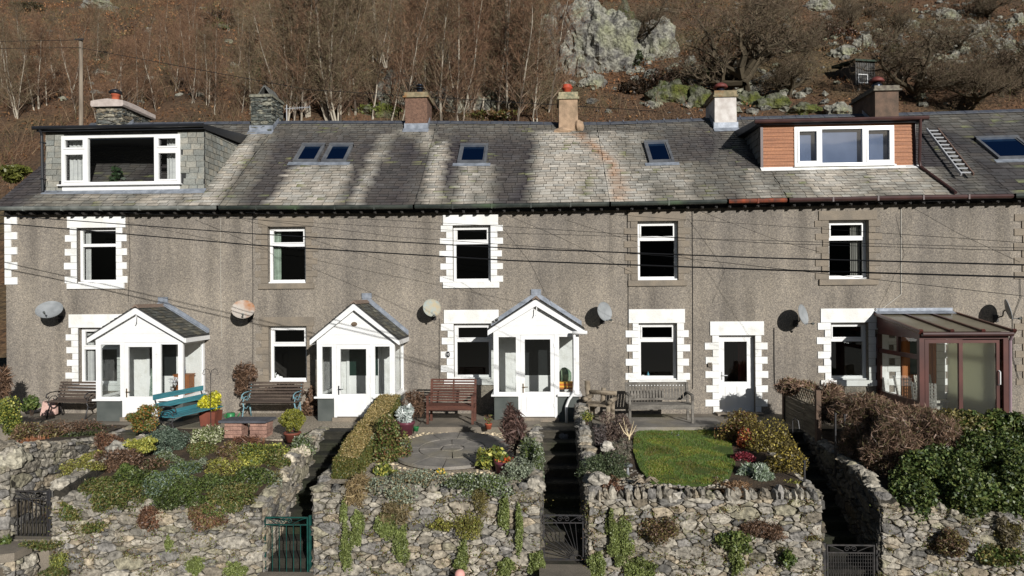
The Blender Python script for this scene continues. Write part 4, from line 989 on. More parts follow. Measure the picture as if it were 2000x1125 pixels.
def grow(seed, kind='birch', ht=9.0):
    rd = random.Random(seed); T, B, W_ = [], [], []
    def rv(k): return V((rd.gauss(0, k), rd.gauss(0, k), rd.gauss(0, k)))
    def limb(p, d, ln, r, lvl, out, n):
        st = ln / n; pts = []
        for i in range(n):
            d = (d + rv((.045 if lvl == 0 else .11) if kind == 'birch' else .26) + V((0, 0, .05 if lvl < 2 else .0))).normalized(); q = p + d * st; r1 = max(.006, r * (1 - .8 * (i + 1) / n))
            out.append((*p, *q, r * (1 - .8 * i / n), r1)); p = q; pts.append((p.copy(), d.copy(), r1))
        return pts
    def twigs(pts, ln, cnt, lvl):
        for p, d, r in pts:
            for _ in range(cnt):
                dd = (d + rv(.55) + V((0, 0, .12))).normalized(); l = ln * rd.uniform(.5, 1.2)
                a = limb(p, dd, l, (.0085 if lvl == 0 else .0055) * (1 if kind == 'birch' else .72), 3, W_, 3 if lvl == 0 else 2)
                if lvl == 0: twigs(a, ln * .55, 2, 1)
    if kind == 'birch':
        stems = rd.choice((1, 1, 2, 3))
        for s_ in range(stems):
            d = (V((0, 0, 1)) + rv(.10 + .08 * (stems > 1))); h = ht * rd.uniform(.8, 1.0); N_ = 14
            tr = limb(V((rd.gauss(0, .15) * (stems > 1), rd.gauss(0, .15) * (stems > 1), -.4)), d.normalized(), h, ht * .0085 * rd.uniform(.8, 1.1), 0, T, N_)
            for i, (p, d, r) in enumerate(tr):
                f = (i + 1) / N_
                if f < .1: continue
                for _ in range(3):
                    az = rd.uniform(0, 6.28); dd = V((cos(az), sin(az), rd.uniform(.7, 1.5))).normalized(); l = ht * rd.uniform(.14, .28) * (1.25 - f * .75)
                    br = limb(p, dd, l, max(.012, r * .45), 1, B, 5)
                    twigs(br, .75, 2, 0)
    else:
        d = V((rd.gauss(0, .15), 0, 1)); tr = limb(V((0, 0, -.5)), d, ht * .28, ht * .040, 0, T, 4)
        def br(p, d, ln, r, lvl):
            pts = limb(p, d, ln, r, 0, T if lvl == 0 else B, 6)
            for i, (q, dd, rr) in enumerate(pts):
                if lvl < 2 and i >= 1:
                    for _ in range(2 if lvl == 0 else 1):
                        az = rd.uniform(0, 6.28); nd = (dd * .6 + V((cos(az), sin(az) * .8, rd.uniform(-.1, .8)))).normalized(); br(q, nd, ln * rd.uniform(.4, .62), max(.016, rr * .72), lvl + 1)
            if lvl >= 1: twigs(pts[1:], .6, 1, 0)
        p = tr[-1][0]
        for k in range(6):
            az = k * 1.05 + rd.uniform(-.4, .4); br(p - V((0, 0, rd.uniform(0, ht * .08))), V((cos(az) * 1.1, sin(az) * .8, rd.uniform(.25, 1.0))).normalized(), ht * rd.uniform(.38, .55), ht * .03, 0)
    return T, B, W_
TREES = {}
for i in range(8): TREES['b', i] = grow(100 + i, 'birch', 9.0)
for i in range(3): TREES['o', i] = grow(200 + i, 'oak', 7.0)
PROTO = {}
rg = np.random.default_rng(9)
for k, (T, B, W_) in TREES.items():
    Q = seg_quads(T, 6); nT = len(Q)
    if k[0] == 'b': base = np.where(rg.random((nT, 1)) < .6, np.array([L(166, 158, 142)]), np.array([L(88, 78, 68)]))
    else: base = np.array([L(74, 66, 52)]) * np.ones((nT, 1))
    CT = base * rg.uniform(.75, 1.15, (nT, 1))
    QB = seg_quads(B, 3); CB = palette([L(132, 116, 98), L(96, 78, 66)] if k[0] == 'b' else [L(70, 62, 50), L(96, 86, 70)], len(QB), rg)
    QW = ribbons(W_, rg); CW = palette(([L(110, 84, 66), L(124, 96, 74), L(92, 69, 56), L(138, 110, 86)] if k[1] < 4 else [L(118, 102, 82), L(104, 88, 70), L(134, 118, 96), L(92, 78, 64), L(112, 106, 78)]) if k[0] == 'b' else [L(112, 98, 82), L(96, 80, 66), L(130, 114, 96), L(104, 96, 72)], len(QW), rg)
    PROTO[k] = (fastmesh('trunk', np.concatenate([Q, QB]), m_twig, np.concatenate([CT, CB])), fastmesh('crown', QW, m_twig, CW))
def tree(px, py, hpx, kind, idx, label, group=None, wid=1.0):
    c = hill_hit(px, py); s_ = hpx / ppm(c.y) / (9.0 if kind == 'b' else 7.0); a, b = PROTO[kind, idx]
    root = thing('birch_tree' if kind == 'b' else 'oak_tree', label, 'tree', c, random.uniform(0, 6.28), group)
    root.scale = (s_ * wid, s_ * wid, s_); add_obj('trunk', a, root); add_obj('crown', b, root); return root
REG = [(0, 160, 'bare birch on the bracken slope left of the wooden pole'), (160, 330, 'bare birch on the slope around the pink capped chimney'), (330, 500, 'bare birch between the pink capped and slate chimneys'),
       (500, 640, 'bare pale stemmed birch behind the slate chimney and aerial'), (640, 790, 'tall bare birch left of the steel cowled chimney'), (790, 930, 'tall bare birch just right of the steel cowled chimney'),
       (930, 1100, 'tall bare birch left of the pale crag')]
rd = random.Random(12); cnt = 0
rows = []
for x in range(-20, 520, 30): rows.append((x + rd.uniform(-12, 12), rd.uniform(175, 245), rd.uniform(135, 215)))
for x in range(60, 520, 44): rows.append((x + rd.uniform(-14, 14), rd.uniform(105, 165), rd.uniform(90, 140)))
for x in range(330, 720, 60): rows.append((x + rd.uniform(-14, 14), rd.uniform(50, 90), rd.uniform(70, 100)))
for x in range(510, 1090, 27): rows.append((x + rd.uniform(-9, 9), rd.uniform(205, 252), rd.uniform(235, 330)))
for x in range(540, 1080, 44): rows.append((x + rd.uniform(-16, 16), rd.uniform(120, 185), rd.uniform(150, 220)))
rows += [(655, 246, 300), (648, 240, 260), (1010, 250, 290), (580, 246, 290)]
for x, y, h in rows:
    lb = next((l for a, b, l in REG if a <= x < b), REG[-1][2] if x > 900 else REG[0][2])
    tree(x, y, h, 'b', (rd.randrange(4) if rd.random() < .8 else rd.randrange(4, 8)) if x < 520 or x > 960 else (rd.randrange(4, 8) if rd.random() < .75 else rd.randrange(4)), lb, 'birches: ' + lb)
# old oaks, each on its own
for x, y, h, i, l in [(1262, 108, 150, 0, 'mossy old oak growing beside the pale crag'), (1452, 192, 235, 1, 'spreading bare oak above the white chimney'), (1405, 175, 150, 2, 'small twisted oak left of the spreading oak'),
                      (1800, 205, 190, 0, 'low wide oak right of the dark brown chimney'), (1860, 110, 110, 2, 'scrubby bare tree in the right hand scree'), (1740, 90, 90, 1, 'scrubby bare tree above the shed'),
                      (1960, 190, 150, 1, 'bare oak near the right edge above the dark roof'), (1895, 215, 120, 2, 'low bare tree behind the right hand ridge'), (1560, 110, 120, 2, 'thin bare tree left of the shed'),
                      (1500, 60, 100, 0, 'distant bare oak on the upper slope'), (1650, 60, 80, 1, 'small bare tree high above the brown dormer'), (1930, 40, 90, 0, 'bare scrub tree in the top right scree'), (1540, 190, 120, 0, 'tangled low tree above the brown dormer')]:
    tree(x, y, h, 'o', i, l, wid=1.15)
# dark evergreen and heather scrub
for i, (x, y, a, b, l, pal) in enumerate([
        (60, 12, 80, 22, 'dark gorse patch at the top left', [L(60, 56, 38), L(78, 70, 44)]), (430, 40, 110, 44, 'dark heather patch on the left slope', [L(56, 48, 38), L(74, 62, 44)]), (500, 140, 30, 50, 'green holly behind the slate chimney', [L(70, 84, 40), L(50, 62, 34)]),
        (1085, 30, 40, 60, 'dark ivy at the left of the crag', [L(56, 70, 46), L(44, 56, 38)]), (1235, 115, 46, 50, 'dark green yew bush at the foot of the crag', [L(66, 76, 48), L(54, 60, 40)]), (1300, 160, 120, 50, 'brown heather below the oak', [L(86, 62, 46), L(70, 54, 40)]),
        (1240, 170, 70, 40, 'dark heather left of the mossy rocks', [L(74, 58, 44), L(60, 50, 38)]), (1690, 20, 110, 40, 'dark scrub on the upper slope', [L(78, 66, 46), L(62, 54, 40)]), (1620, 60, 120, 40, 'brown heather bank above the shed', [L(92, 62, 44), L(72, 54, 40)]),
        (1760, 110, 90, 50, 'olive scrub right of the shed', [L(84, 80, 50), L(66, 62, 42)]), (1840, 150, 110, 50, 'dense scrub above the right hand roof', [L(88, 76, 54), L(70, 62, 46)]), (1960, 130, 90, 60, 'grey brown scrub at the right edge', [L(100, 84, 66), L(80, 70, 56)]),
        (745, 215, 90, 34, 'mossy green bank left of the brown stack', [L(96, 104, 38), L(76, 84, 34)]), (30, 345, 60, 30, 'green turf bank left of the end house', [L(88, 92, 40), L(110, 112, 52)]), (950, 225, 120, 26, 'green undergrowth behind the central ridge', [L(90, 92, 44), L(110, 84, 56)])]):
    c = hill_hit(x, y + b * .3) if y < 300 else V((at(x, y, 12).x, 12, at(x, y, 12).z)); k = ppm(c.y)
    plant('hillside_shrub', l, (c.x, c.y, c.z + b / 2 / k * .5), (a / 2 / k, a / 3 / k, b / 2 / k), 1300, .22, pal, 40 + i, stem=False, asp=2.2)

def undergrowth():
    rg = np.random.default_rng(31); n = 30000; y = 22 + 55 * rg.random(n) ** .9; f = rg.uniform(-.86, .12, n); right = rg.random(n) < .22; f = np.where(right, rg.uniform(.1, .86, n), f); x = f * (y + 18)
    keep = np.array([noise.noise(V((a * .16, b * .16, 40))) > (-.02 if q < -.38 else .12) for a, b, q in zip(x, y, f)]); x, y = x[keep], y[keep]; n = len(x)
    P = np.array([(a, b, H(a, b) + .05) for a, b in zip(x, y)]); d = rg.normal(size=(n, 3)) * [.35, .35, .1] + [0, 0, 1]; l = rg.uniform(.5, 1.9, (n, 1)); e = np.cross(d, rg.normal(size=(n, 3))); e /= np.linalg.norm(e, axis=1)[:, None]
    w_ = rg.uniform(.010, .02, (n, 1)); Q = [np.stack([P - e * w_, P + e * w_, P + d * l + e * .003, P + d * l - e * .003], 1)]; C = [palette([L(92, 74, 60), L(112, 92, 74), L(78, 62, 50), L(130, 110, 86), L(92, 86, 58)], n, rg)]
    for k in range(2):
        B = P + d * l * rg.uniform(.3, .8, (n, 1)); d2 = d + rg.normal(size=(n, 3)) * .5; l2 = l * .45; Q.append(np.stack([B - e * .007, B + e * .007, B + d2 * l2 + e * .003, B + d2 * l2 - e * .003], 1)); C.append(C[0] * .9)
    o = add_obj('undergrowth', fastmesh('undergrowth', np.concatenate(Q), m_twig, np.concatenate(C))); tag(o, 'bare brown saplings and bramble stems between the trees', 'undergrowth'); o['kind'] = 'stuff'
# shed on the hill
c = hill_hit(1690, 166); k = ppm(c.y); root = thing('shed', 'dark weathered shed with small white window on the hillside', 'shed', c, radians(12)); s_ = 1 / k
wd, hh, dp = 42 * s_, 44 * s_, 62 * s_
mb = MB(); mb.box(-wd / 2, wd / 2, 0, dp, -.8, hh)
for j in range(9): mb.box(-wd / 2 + wd * j / 9, -wd / 2 + wd * j / 9 + .03, -.03, 0, -.8, hh)
mb.build('wall', M('shed_board', L(92, 90, 86), L(66, 66, 66), sc=2, rough=.9, stretch=(6, 6, .5)), root)
mb = MB(); mb.prism([(-wd / 2 - .15, -.2, hh), (-wd / 2 - .15, -.2, hh + .14), (-wd / 2 - .15, dp + .2, hh + .5), (-wd / 2 - .15, dp + .2, hh + .3)], (wd + .3, 0, 0)); mb.build('roof', M('shed_roof', L(60, 78, 62), L(50, 56, 50), sc=1, rough=.9), root)
mb = MB(); frame(mb, -wd / 2 + .2, -wd / 2 + .2 + .8, 0.1, .8, -.08, .08, .06); mb.build('window', m_white, root)

# telegraph pole and its wires
pb = at(158, 235, 14.0); pt_ = at(158, 76, 14.0); mb = MB(); mb.tube([(pb.x, 14, pb.z - 3.5), pt_], [.10, .085], 8)
pole = thing('telegraph_pole', 'weathered wooden telegraph pole behind the slate hung dormer', 'pole', (pb.x, 14, pb.z - 3.5)); mb.build('post', M('pole_wood', L(150, 138, 122), L(112, 102, 90), sc=2, rough=.9, stretch=(5, 5, .4)), pole, pole.location)
mb = MB(); mb.box(pt_.x - .22, pt_.x + .22, 13.86, 13.9, pt_.z - .1, pt_.z - .03); mb.build('crossbar', m_iron, pole, pole.location)
def wire(pts, label, r=.012, sag=0, mat=m_wire, name='overhead_wire'):
    P = [at(*p) for p in pts]; Q = []
    for a, b in zip(P, P[1:]):
        for k in range(12): t = k / 12; Q.append(a.lerp(b, t) - V((0, 0, sag * 4 * t * (1 - t))))
    Q.append(P[-1]); mb = MB(); mb.tube(Q, r, 5, cap=False); return solo(mb, name, mat, label, 'wire', P[0])
wire([(-120, 83, 13.8), (158, 78, 13.9)], 'upper wire from the telegraph pole to the left edge', .012)
wire([(-120, 96, 13.8), (158, 93, 13.9)], 'lower wire from the telegraph pole to the left edge', .012)
wire([(160, 94, 13.9), (600, 175, 13), (1280, 217, 12)], 'long thin wire sloping from the pole behind the chimneys', .014)
# the two thick cables in front of the houses, coming nearer to the right
undergrowth()
wire([(-80, 413, -2.6), (35, 423, -3.0), (500, 457, -4.6), (1000, 485, -6.2), (1500, 504, -7.8), (2060, 519, -9.5)], 'upper of the two thick black cables crossing in front of the houses', .010)
wire([(-80, 432, -2.5), (35, 439, -2.9), (500, 479, -4.4), (1000, 509, -6.0), (1500, 527, -7.6), (2060, 543, -9.3)], 'lower of the two thick black cables crossing in front of the houses', .012)
for i, (p, l) in enumerate([(((240, 415, -.5), (980, 455, -3), (2060, 486, -6)), 'thin wire running from the left eaves across to the right edge'),
                            (((380, 414, -.4), (780, 463, -3), (1300, 500, -6), (2060, 585, -8)), 'thin wire drooping under the thick cables'),
                            (((985, 418, -.4), (1090, 462, -1.4), (1235, 532, -3)), 'short thin wire slanting down from the centre eaves'),
                            (((1366, 412, -.4), (1520, 470, -1.6), (1600, 492, -3)), 'short thin wire slanting down right of the fourth house window'),
                            (((1782, 405, -.4), (1870, 455, -1.2), (1992, 512, -3)), 'thin wire slanting down at the far right wall'),
                            (((480, 415, -.4), (1000, 443, -3), (1500, 475, -6), (2060, 492, -8)), 'thin wire above the thick cables at the centre'),
                            (((1120, 414, -.4), (1500, 440, -2), (2060, 478, -6)), 'thin wire rising towards the eaves at the right')]):
    wire(p, l, .0045)
# ---------------------------------------------------------------- porches
def line_rise(a, b, x, z0, z1): return z0 + (z1 - z0) * (x - a) / (b - a)
def porch(pl, pr, papx, pye, pysill, pyb, doorx, panes, label, yf=-1.12, pipe=False, num=None, handle='l', lean=1):
    """pl, pr: picture x of the wall corners at the front; papx: (x,y) of the apex; pye: picture y of the eave ends"""
    pm = (pl + pr) / 2; xl, xr = at(pl, 700, yf).x, at(pr, 700, yf).x; yg = yf - .14
    zs = at(pm, pysill, yf).z; zt = at(pm, pye + 12, yf).z; za = at(*papx, yg).z; xa = (xl + xr) / 2; zb = max(.02, at(pm, pyb, yf).z)
    zb = .03
    root = thing('porch', label, 'porch', (xa, yf / 2, 0)); O = root.location
    d0, d1 = at(doorx[0], 700, yf).x, at(doorx[1], 700, yf).x
    P = .075
    mb = MB()
    # posts, sill rail, head rail
    for x in (xl, xr - P): mb.box(x, x + P, yf, yf + P, zs, zt)
    for x in (xl, xr - P): mb.box(x, x + P, -.09, -.002, zs, zt)
    for x in (d0 - .065, d1): mb.box(x, x + .065, yf + .002, yf + .07, .1, zt)
    mb.box(xl, xr, yf - .004, yf + P, zt - .0, zt + .1)
    for x in (xl - .004, xr - P): mb.box(x, x + P + .004, yf + P, -.002, zt, zt + .1)
    for a, b in ((xl + P, d0 - .065), (d1 + .065, xr - P)): frame(mb, a, b, zs, zt, yf + .005, .05, .06)
    for x in (xl + .01, xr - P + .01):
        mb.box(x, x + .055, yf + P, -.09, zs, zs + .06); mb.box(x, x + .055, yf + P, -.09, zt - .06, zt)
    fr = mb.build('frame', m_white, root, O)
    mb = MB()
    for a, b in ((xl - .06, d0 - .066), (d1 + .066, xr + .06)): mb.box(a, b, yf - .07, yf + .02, zs - .045, zs - .001)
    for a, b in ((xl - .06, xl + .03), (xr - .03, xr + .06)): mb.box(a, b, yf + .02, -.003, zs - .045, zs - .001)
    mb.build('sill', m_white, root, O)
    for a, b, e in ((xl + .01, d0 - .066, xl + .01), (d1 + .066, xr - .01, xr - .09)): mb = MB(); mb.box(a, b, yf + .01, yf + .09, -.1, zs - .046); mb.box(e, e + .08, yf + .09, -.003, -.1, zs - .046); mb.build('dado', m_dado, root, O)
    for a, b in ((xl + P + .03, d0 - .09), (d1 + .09, xr - P - .03)):
        mb = MB(); mb.quad((a, yf + .03, zs + .03), (b, yf + .03, zs + .03), (b, yf + .03, zt - .03), (a, yf + .03, zt - .03)); mb.build('pane', m_glass, root, O)
    for x in (xl + .035, xr - .035):
        mb = MB(); mb.quad((x, yf + P - .01, zs + .04), (x, -.08, zs + .04), (x, -.08, zt - .04), (x, yf + P - .01, zt - .04)); mb.build('pane', m_glass, root, O)
    # door
    mb = MB(); s = .1; zg = zs + .06; zd = .12
    mb.box(d0 + .004, d0 + s, yf + .0, yf + .055, zd, zt - .005); mb.box(d1 - s, d1 - .004, yf + .0, yf + .055, zd, zt - .005)
    mb.box(d0 + s, d1 - s, yf, yf + .055, zt - s - .01, zt - .005); mb.box(d0 + s, d1 - s, yf + .002, yf + .053, zd, zg)
    mb.box(d0 + s + .04, d1 - s - .04, yf - .008, yf + .004, zd + .12, zg - .12)
    dr = mb.build('door', m_white, root, O)
    mb = MB(); mb.quad((d0 + s - .02, yf + .02, zg - .02), (d1 - s + .02, yf + .02, zg - .02), (d1 - s + .02, yf + .02, zt - s), (d0 + s - .02, yf + .02, zt - s)); mb.build('pane', m_glass, dr, O)
    hx = d0 + .055; mb = MB(); mb.box(hx - .014, hx + .014, yf - .012, yf - .001, zg - .02, zg + .2); mb.bar((hx, yf - .045, zg + .12), (hx + .12, yf - .045, zg + .12), .018, .018); mb.bar((hx, yf - .045, zg + .12), (hx, yf - .01, zg + .12), .016, .016); mb.build('handle', m_brass if num != '11' else m_steel, dr, O)
    mb = MB()
    for zz in (.35, zg + .15, zt - .3): mb.box(d1 - .02, d1 + .03, yf - .016, yf - .005, zz, zz + .09)
    mb.build('hinge', m_white, dr, O)
    mb = MB(); mb.box(d0 - .1, d1 + .1, yf - .05, yf + .1, .0, .1); mb.build('threshold', m_stone_dress, root, O)
    mb = MB(); mb.box(xl + .1, xr - .1, yf + .11, -.01, .004, .06); mb.build('floor', M('porch_floor', L(150, 140, 128), L(120, 112, 100), sc=3), root, O)
    # gable
    ov = .13; xL, xR = xl - ov, xr + ov; ze = zt + .06; sl = (za - ze) / (xa - xL)
    mb = MB(); zz = lambda x: za - .02 - abs(x - xa) * sl
    rows = 6; z0 = zt + .1
    mb.prism([(xl, yf + .01, z0), (xr, yf + .01, z0), (xr, yf + .01, max(z0 + .01, zz(xr) - .03)), (xa, yf + .01, zz(xa) - .03), (xl, yf + .01, max(z0 + .01, zz(xl) - .03))], (0, .05, 0))
    for k in range(1, 6):
        zk = z0 + (za - z0) * k / 6.5; hw = (za - .1 - zk) / sl
        if hw > .05: mb.box(xa - hw, xa + hw, yf + .002, yf + .01, zk, zk + (za - z0) / 6.5 - .012)
    mb.build('gable_panel', m_white, root, O)
    mb = MB(); bw = .15
    for s_ in (-1, 1):
        e = xL if s_ < 0 else xR
        pr_ = [(e, yg, ze - .06), (e, yg, ze + bw * .55), (xa, yg, za + .0), (xa, yg, za - bw * 1.15)]
        mb.prism(pr_, (0, .03, 0))
    mb.build('bargeboard', m_white, root, O)
    for e in (xL, xR): mb = MB(); mb.box(e - .012, e + .012, yg + .031, -.004, ze - .06, ze + .05); mb.build('fascia', m_white, root, O)
    # soffit + slates
    mb = MB(); ln = -yg + .02
    for s_ in (-1, 1):
        e = xL if s_ < 0 else xR
        p0 = V((e, yg - .02, ze + .09)); top = V((xa, yg - .02, za + .025)); vv = top - p0; Ls = vv.length
        col = lambda u, v, rd: tuple(np.array(rd.choice([L(92, 92, 84), L(78, 78, 74), L(108, 104, 90), L(66, 68, 64)])) * (2.0 if rd.random() < .05 else 1))
        if s_ > 0: slates(mb, p0, (0, 1, 0), vv, ln, Ls, .2, .12, col, seed=31, lift=.014)
        else: slates(mb, p0 + V((0, ln, 0)), (0, -1, 0), vv, ln, Ls, .2, .12, col, seed=32, lift=.014)
        q0 = p0 - V((0, 0, .03)); q1 = top - V((0, 0, .03)); w_ = V((0, ln, 0)); up = V((0, 0, .026))
        mb.prism([q0, q1, q1 + up, q0 + up], w_, (.06, .06, .06))
    mb.prism([(xa - .1, yg - .02, za - .02), (xa - .01, yg - .02, za + .07), (xa + .01, yg - .02, za + .07), (xa + .1, yg - .02, za - .02)], (0, ln, 0), L(120, 104, 92))
    rf = mb.build('roof', m_slate, root, O)
    mb = MB()
    for s_ in (-1, 1):
        e = xL if s_ < 0 else xR
        mb.prism([(e, -.03, ze + .1), (e, -.03, ze + .22), (xa, -.03, za + .18), (xa, -.03, za + .04)], (0, .028, 0))
        mb.prism([(e, -.12, ze + .11), (e, -.12, ze + .125), (xa, -.12, za + .065), (xa, -.12, za + .05)], (0, .09, 0))
    mb.box(xa - .13, xa + .13, -.04, -.003, za + .1, za + .24); mb.build('flashing', m_lead, root, O)
    # hook ornament on the gable
    if num is None:
        mb = MB(); mb.tube([(xa + .02, yg - .005, za - .2), (xa + .02, yg - .02, za - .36), (xa + .0, yg - .05, za - .4)], .012, 5); mb.build('hook', m_white, root, O)
    # inner front door of the house, seen through the glass
    mb = MB(); mb.box(d0 - .05, d0 + .02, -.07, -.004, .1, 2.2); mb.box(d1 - .06, d1 + .01, -.07, -.004, .1, 2.2); mb.box(d0 + .02, d1 - .06, -.068, -.006, 2.1, 2.2)
    mb.box(d0 + .02, d1 - .06, -.05, -.01, .1, 1.0); mb.build('inner_door', m_white, root, O)
    mb = MB(); mb.box(d0 + .02, d1 - .06, -.04, -.01, 1.0, 2.1); mb.build('inner_glass', M('inner_dark_' + str(int(pl)), L(34, 52, 46) if num else (.02, .022, .022), rough=.2), root, O)
    mb = MB(); blocks(mb, d0 - .06, -1, .1, 2.2, .1, .22); blocks(mb, d1 + .02, 1, .1, 2.2, .12, .24); mb.build('inner_quoins', m_wpaint, root, O)
    mb = MB(); mb.box(xl + .02, xr - .02, -.012, -.003, .06, zt + .1); mb.build('inner_wall', m_wpaint, root, O)
    return root, xl, xr, zs, zt, xa, za, d0, d1, xR, ze
P1 = porch(187, 357, (268, 600), 657, 779, 824, (243, 305), None, 'white gabled porch with brass handle beside the dark wooden bench')
P2 = porch(619, 771, (693, 592), 661, 774, 838, (657, 723), None, 'white gabled porch with oval number plaque above its door', num='11')
P3 = porch(964, 1131, (1046, 584), 642, 770, 830, (1017, 1083), None, 'white gabled porch with white downpipe at the top of the garden steps')
p_ = at(692, 633, -1.12); plaque((p_.x, -1.123, p_.z), .075, .055, '11', m_dkst, m_capst, 'oval bronze plaque reading 11 on the porch gable', size=.085)
# downpipe of the third porch
root = P3[0]; O = root.location; xR, ze = P3[9], P3[10]; x = P3[2] - .12
mb = MB(True); mb.tube([(x + .0, -1.25, ze - .03), (x, -1.24, ze - .2), (x, -1.22, .95), (x - .02, -1.22, .72), (x - .14, -1.24, .55), (x - .2, -1.24, .4), (x - .2, -1.24, -.02)], .034, 8); mb.build('downpipe', m_white, root, O)
mb = MB(True); mb.tube([(xR - .3, -1.3, ze + .0), (xR + .06, -1.3, ze + .0)], .045, 8); mb.build('gutter', m_white, root, O)
# things inside the porches
c = V((P1[7] + .28, -.55, .06)); mb = MB(); mb.prism([(c.x - .02, c.y, .06), (c.x + .32, c.y, .06), (c.x + .05, c.y + .02, 1.25)], (0, .04, 0)); solo(mb, 'draught_board', M('patterned_cloth', L(80, 104, 90), L(150, 160, 150), sc=26, rough=.9), 'green patterned folded board leaning inside the left porch', 'board', c)
c = V((P1[8] + .3, -.35, .06)); root = thing('cabinet', 'small orange pine cabinet inside the left porch', 'cabinet', c); mb = MB(); mb.box(-.2, .2, -.14, .14, 0, 1.0); mb.box(-.22, .22, -.16, .16, 1.0, 1.03); mb.build('carcass', m_oakd, root); mb = MB(); mb.box(-.17, .17, -.155, -.142, .1, .9); mb.build('door', m_oakd, root)
c = V((P1[8] + .3, -.42, 1.09)); mb = MB(); mb.box(c.x - .05, c.x + .05, c.y - .04, c.y + .04, c.z + .002, c.z + .2); solo(mb, 'carton', M('blue_carton', L(60, 100, 160)), 'small blue carton on the pine cabinet', 'carton', c)
plant('orchid', 'pot of small white flowers behind the right pane of the left porch', (P1[8] + .32, -.88, .95), (.14, .06, .12), 120, .035, [L(235, 235, 235), L(210, 210, 215)], 3, 'pot plant')
c = V((P3[8] + .27, -.6, .06)); root = thing('armchair', 'small chair with green cushion and striped blanket inside the third porch', 'chair', c)
mb = MB(); mb.box(-.2, .2, -.2, .2, .68, .74); [mb.box(a, a + .03, b, b + .03, 0, .68) for a in (-.2, .17) for b in (-.2, .17)]; mb.build('seat', m_oakd, root)
mb = MB(True); mb.blob((0, .08, .98), (.17, .07, .22), 1, amp=.08); mb.build('cushion', M('green_cushion', L(150, 170, 140), L(90, 120, 100), sc=8), root)
sm = M('striped_blanket', L(200, 80, 50), L(240, 190, 70), sc=3, stretch=(.2, .2, 14), rough=.9, mixpos=(.45, .52)); mb = MB(); mb.prism([(-.18, -.22, .72), (.18, -.22, .72), (.18, -.2, .86), (-.18, -.2, .86)], (0, .2, 0)); mb.build('blanket', sm, root)

# ---------------------------------------------------------------- conservatory
yf = -2.02; xl, xr = at(1796, 700, yf).x, at(1970, 700, yf).x; zt = at(1880, 662, yf).z; zr0 = at(1810, 612, 0).z; zf = at(1880, 648, yf).z
root = thing('conservatory', 'mahogany framed glazed conservatory with sliding doors and sloping clear roof', 'conservatory', ((xl + xr) / 2, yf / 2, 0)); O = root.location
P = .11; mb = MB()
for x in (xl, xr - P): mb.box(x, x + P, yf, yf + P, 0, zt)
for x in (xl, xr - P): mb.box(x, x + P, -.1, -.003, 0, zt)
mb.box(xl, xr, yf - .003, yf + P, zt, zf - .03)
for x in (xl, xr - P):
    mb.box(x + .004, x + P - .004, yf + P, -.1, zt, zf - .03); mb.box(x + .004, x + P - .004, yf + P, -.1, .0, .62)
    mb.prism([(x + .01, yf + P, zf - .03), (x + .01, -.003, zf - .03), (x + .01, -.003, zr0 - .07)], (P - .02, 0, 0))
zm = zt - .42
mb.box(xl + .02, xl + .09, yf + P, -.1, zm - .05, zm + .05); mb.box(xl + .022, xl + .088, yf / 2 - .04, yf / 2 + .04, zm + .05, zt)
mb.box(xr - .09, xr - .02, yf + P, -.1, zm - .05, zm + .05)
mb.build('frame', m_mahog, root, O)
mx = at(1878, 700, yf).x
for a, b, yy, nm in ((xl + P + .02, mx + .04, yf + .02, 0), (mx - .02, xr - P - .02, yf + .075, 1)):
    mb = MB(); frame(mb, a, b, .05, zt - .01, yy, .085, .05); d_ = mb.build('sliding_door', m_mahog, root, O)
    mb = MB(); mb.quad((a + .07, yy + .025, .1), (b - .07, yy + .025, .1), (b - .07, yy + .025, zt - .08), (a + .07, yy + .025, zt - .08)); mb.build('pane', m_glass, d_, O)
    if nm:
        mb = MB(); mb.tube([(b - .045, yy - .01, 1.0), (b - .045, yy - .06, 1.02), (b - .045, yy - .06, 1.3), (b - .045, yy - .01, 1.32)], .016, 6); mb.build('handle', m_white, d_, O)
for x, nm in ((xl + .055, 0), (xr - .055, 1)):
    mb = MB(); mb.quad((x, yf + P - .02, .6), (x, -.09, .6), (x, -.09, zm - .03), (x, yf + P - .02, zm - .03)); mb.quad((x, yf + P - .02, zm + .03), (x, -.09, zm + .03), (x, -.09, zt), (x, yf + P - .02, zt)); mb.build('pane', m_glass, root, O)
m_poly = M('polycarbonate', L(176, 168, 146), L(158, 150, 130), sc=1.5, rough=.25, trans=.5, spec=.5)
nb = 4; xb0, xb1 = xl - .03, xr + .05
for k in range(nb):
    x = xb0 + (xb1 - xb0) * k / (nb - 1); mb = MB(); mb.bar((x, yf - .08, zf + .02), (x, -.01, zr0), .055, .06); mb.bar((x, yf - .12, zf - .005), (x, yf - .08, zf + .03), .08, .1); mb.build('glazing_bar', m_mahog, root, O)
mb = MB(); mb.quad((xb0, yf - .06, zf + .01), (xb1, yf - .06, zf + .01), (xb1, -.01, zr0 - .01), (xb0, -.01, zr0 - .01)); mb.build('roof_panel', m_poly, root, O)
mb = MB(); mb.tube([(xl + .0, yf - .12, zf - .045), (xr + .02, yf - .12, zf - .045)], .05, 8); mb.build('gutter', m_brownp, root, O)
mb = MB(); mb.tube([(xr + .03, yf - .08, zf - .06), (xr + .05, yf + .02, zf - .2), (xr + .05, yf + .04, .0)], .035, 8); mb.build('downpipe', M('mauve_pipe', L(140, 120, 126), rough=.4), root, O)
mb = MB(); mb.box(xb0 - .02, xb1 - .1, -.03, -.003, zr0 + .0, zr0 + .14); mb.quad((xb0 - .02, -.2, zr0 - .0), (xb1 - .1, -.2, zr0 - .0), (xb1 - .1, -.03, zr0 + .07), (xb0 - .02, -.03, zr0 + .07)); mb.build('flashing', m_lead, root, O)
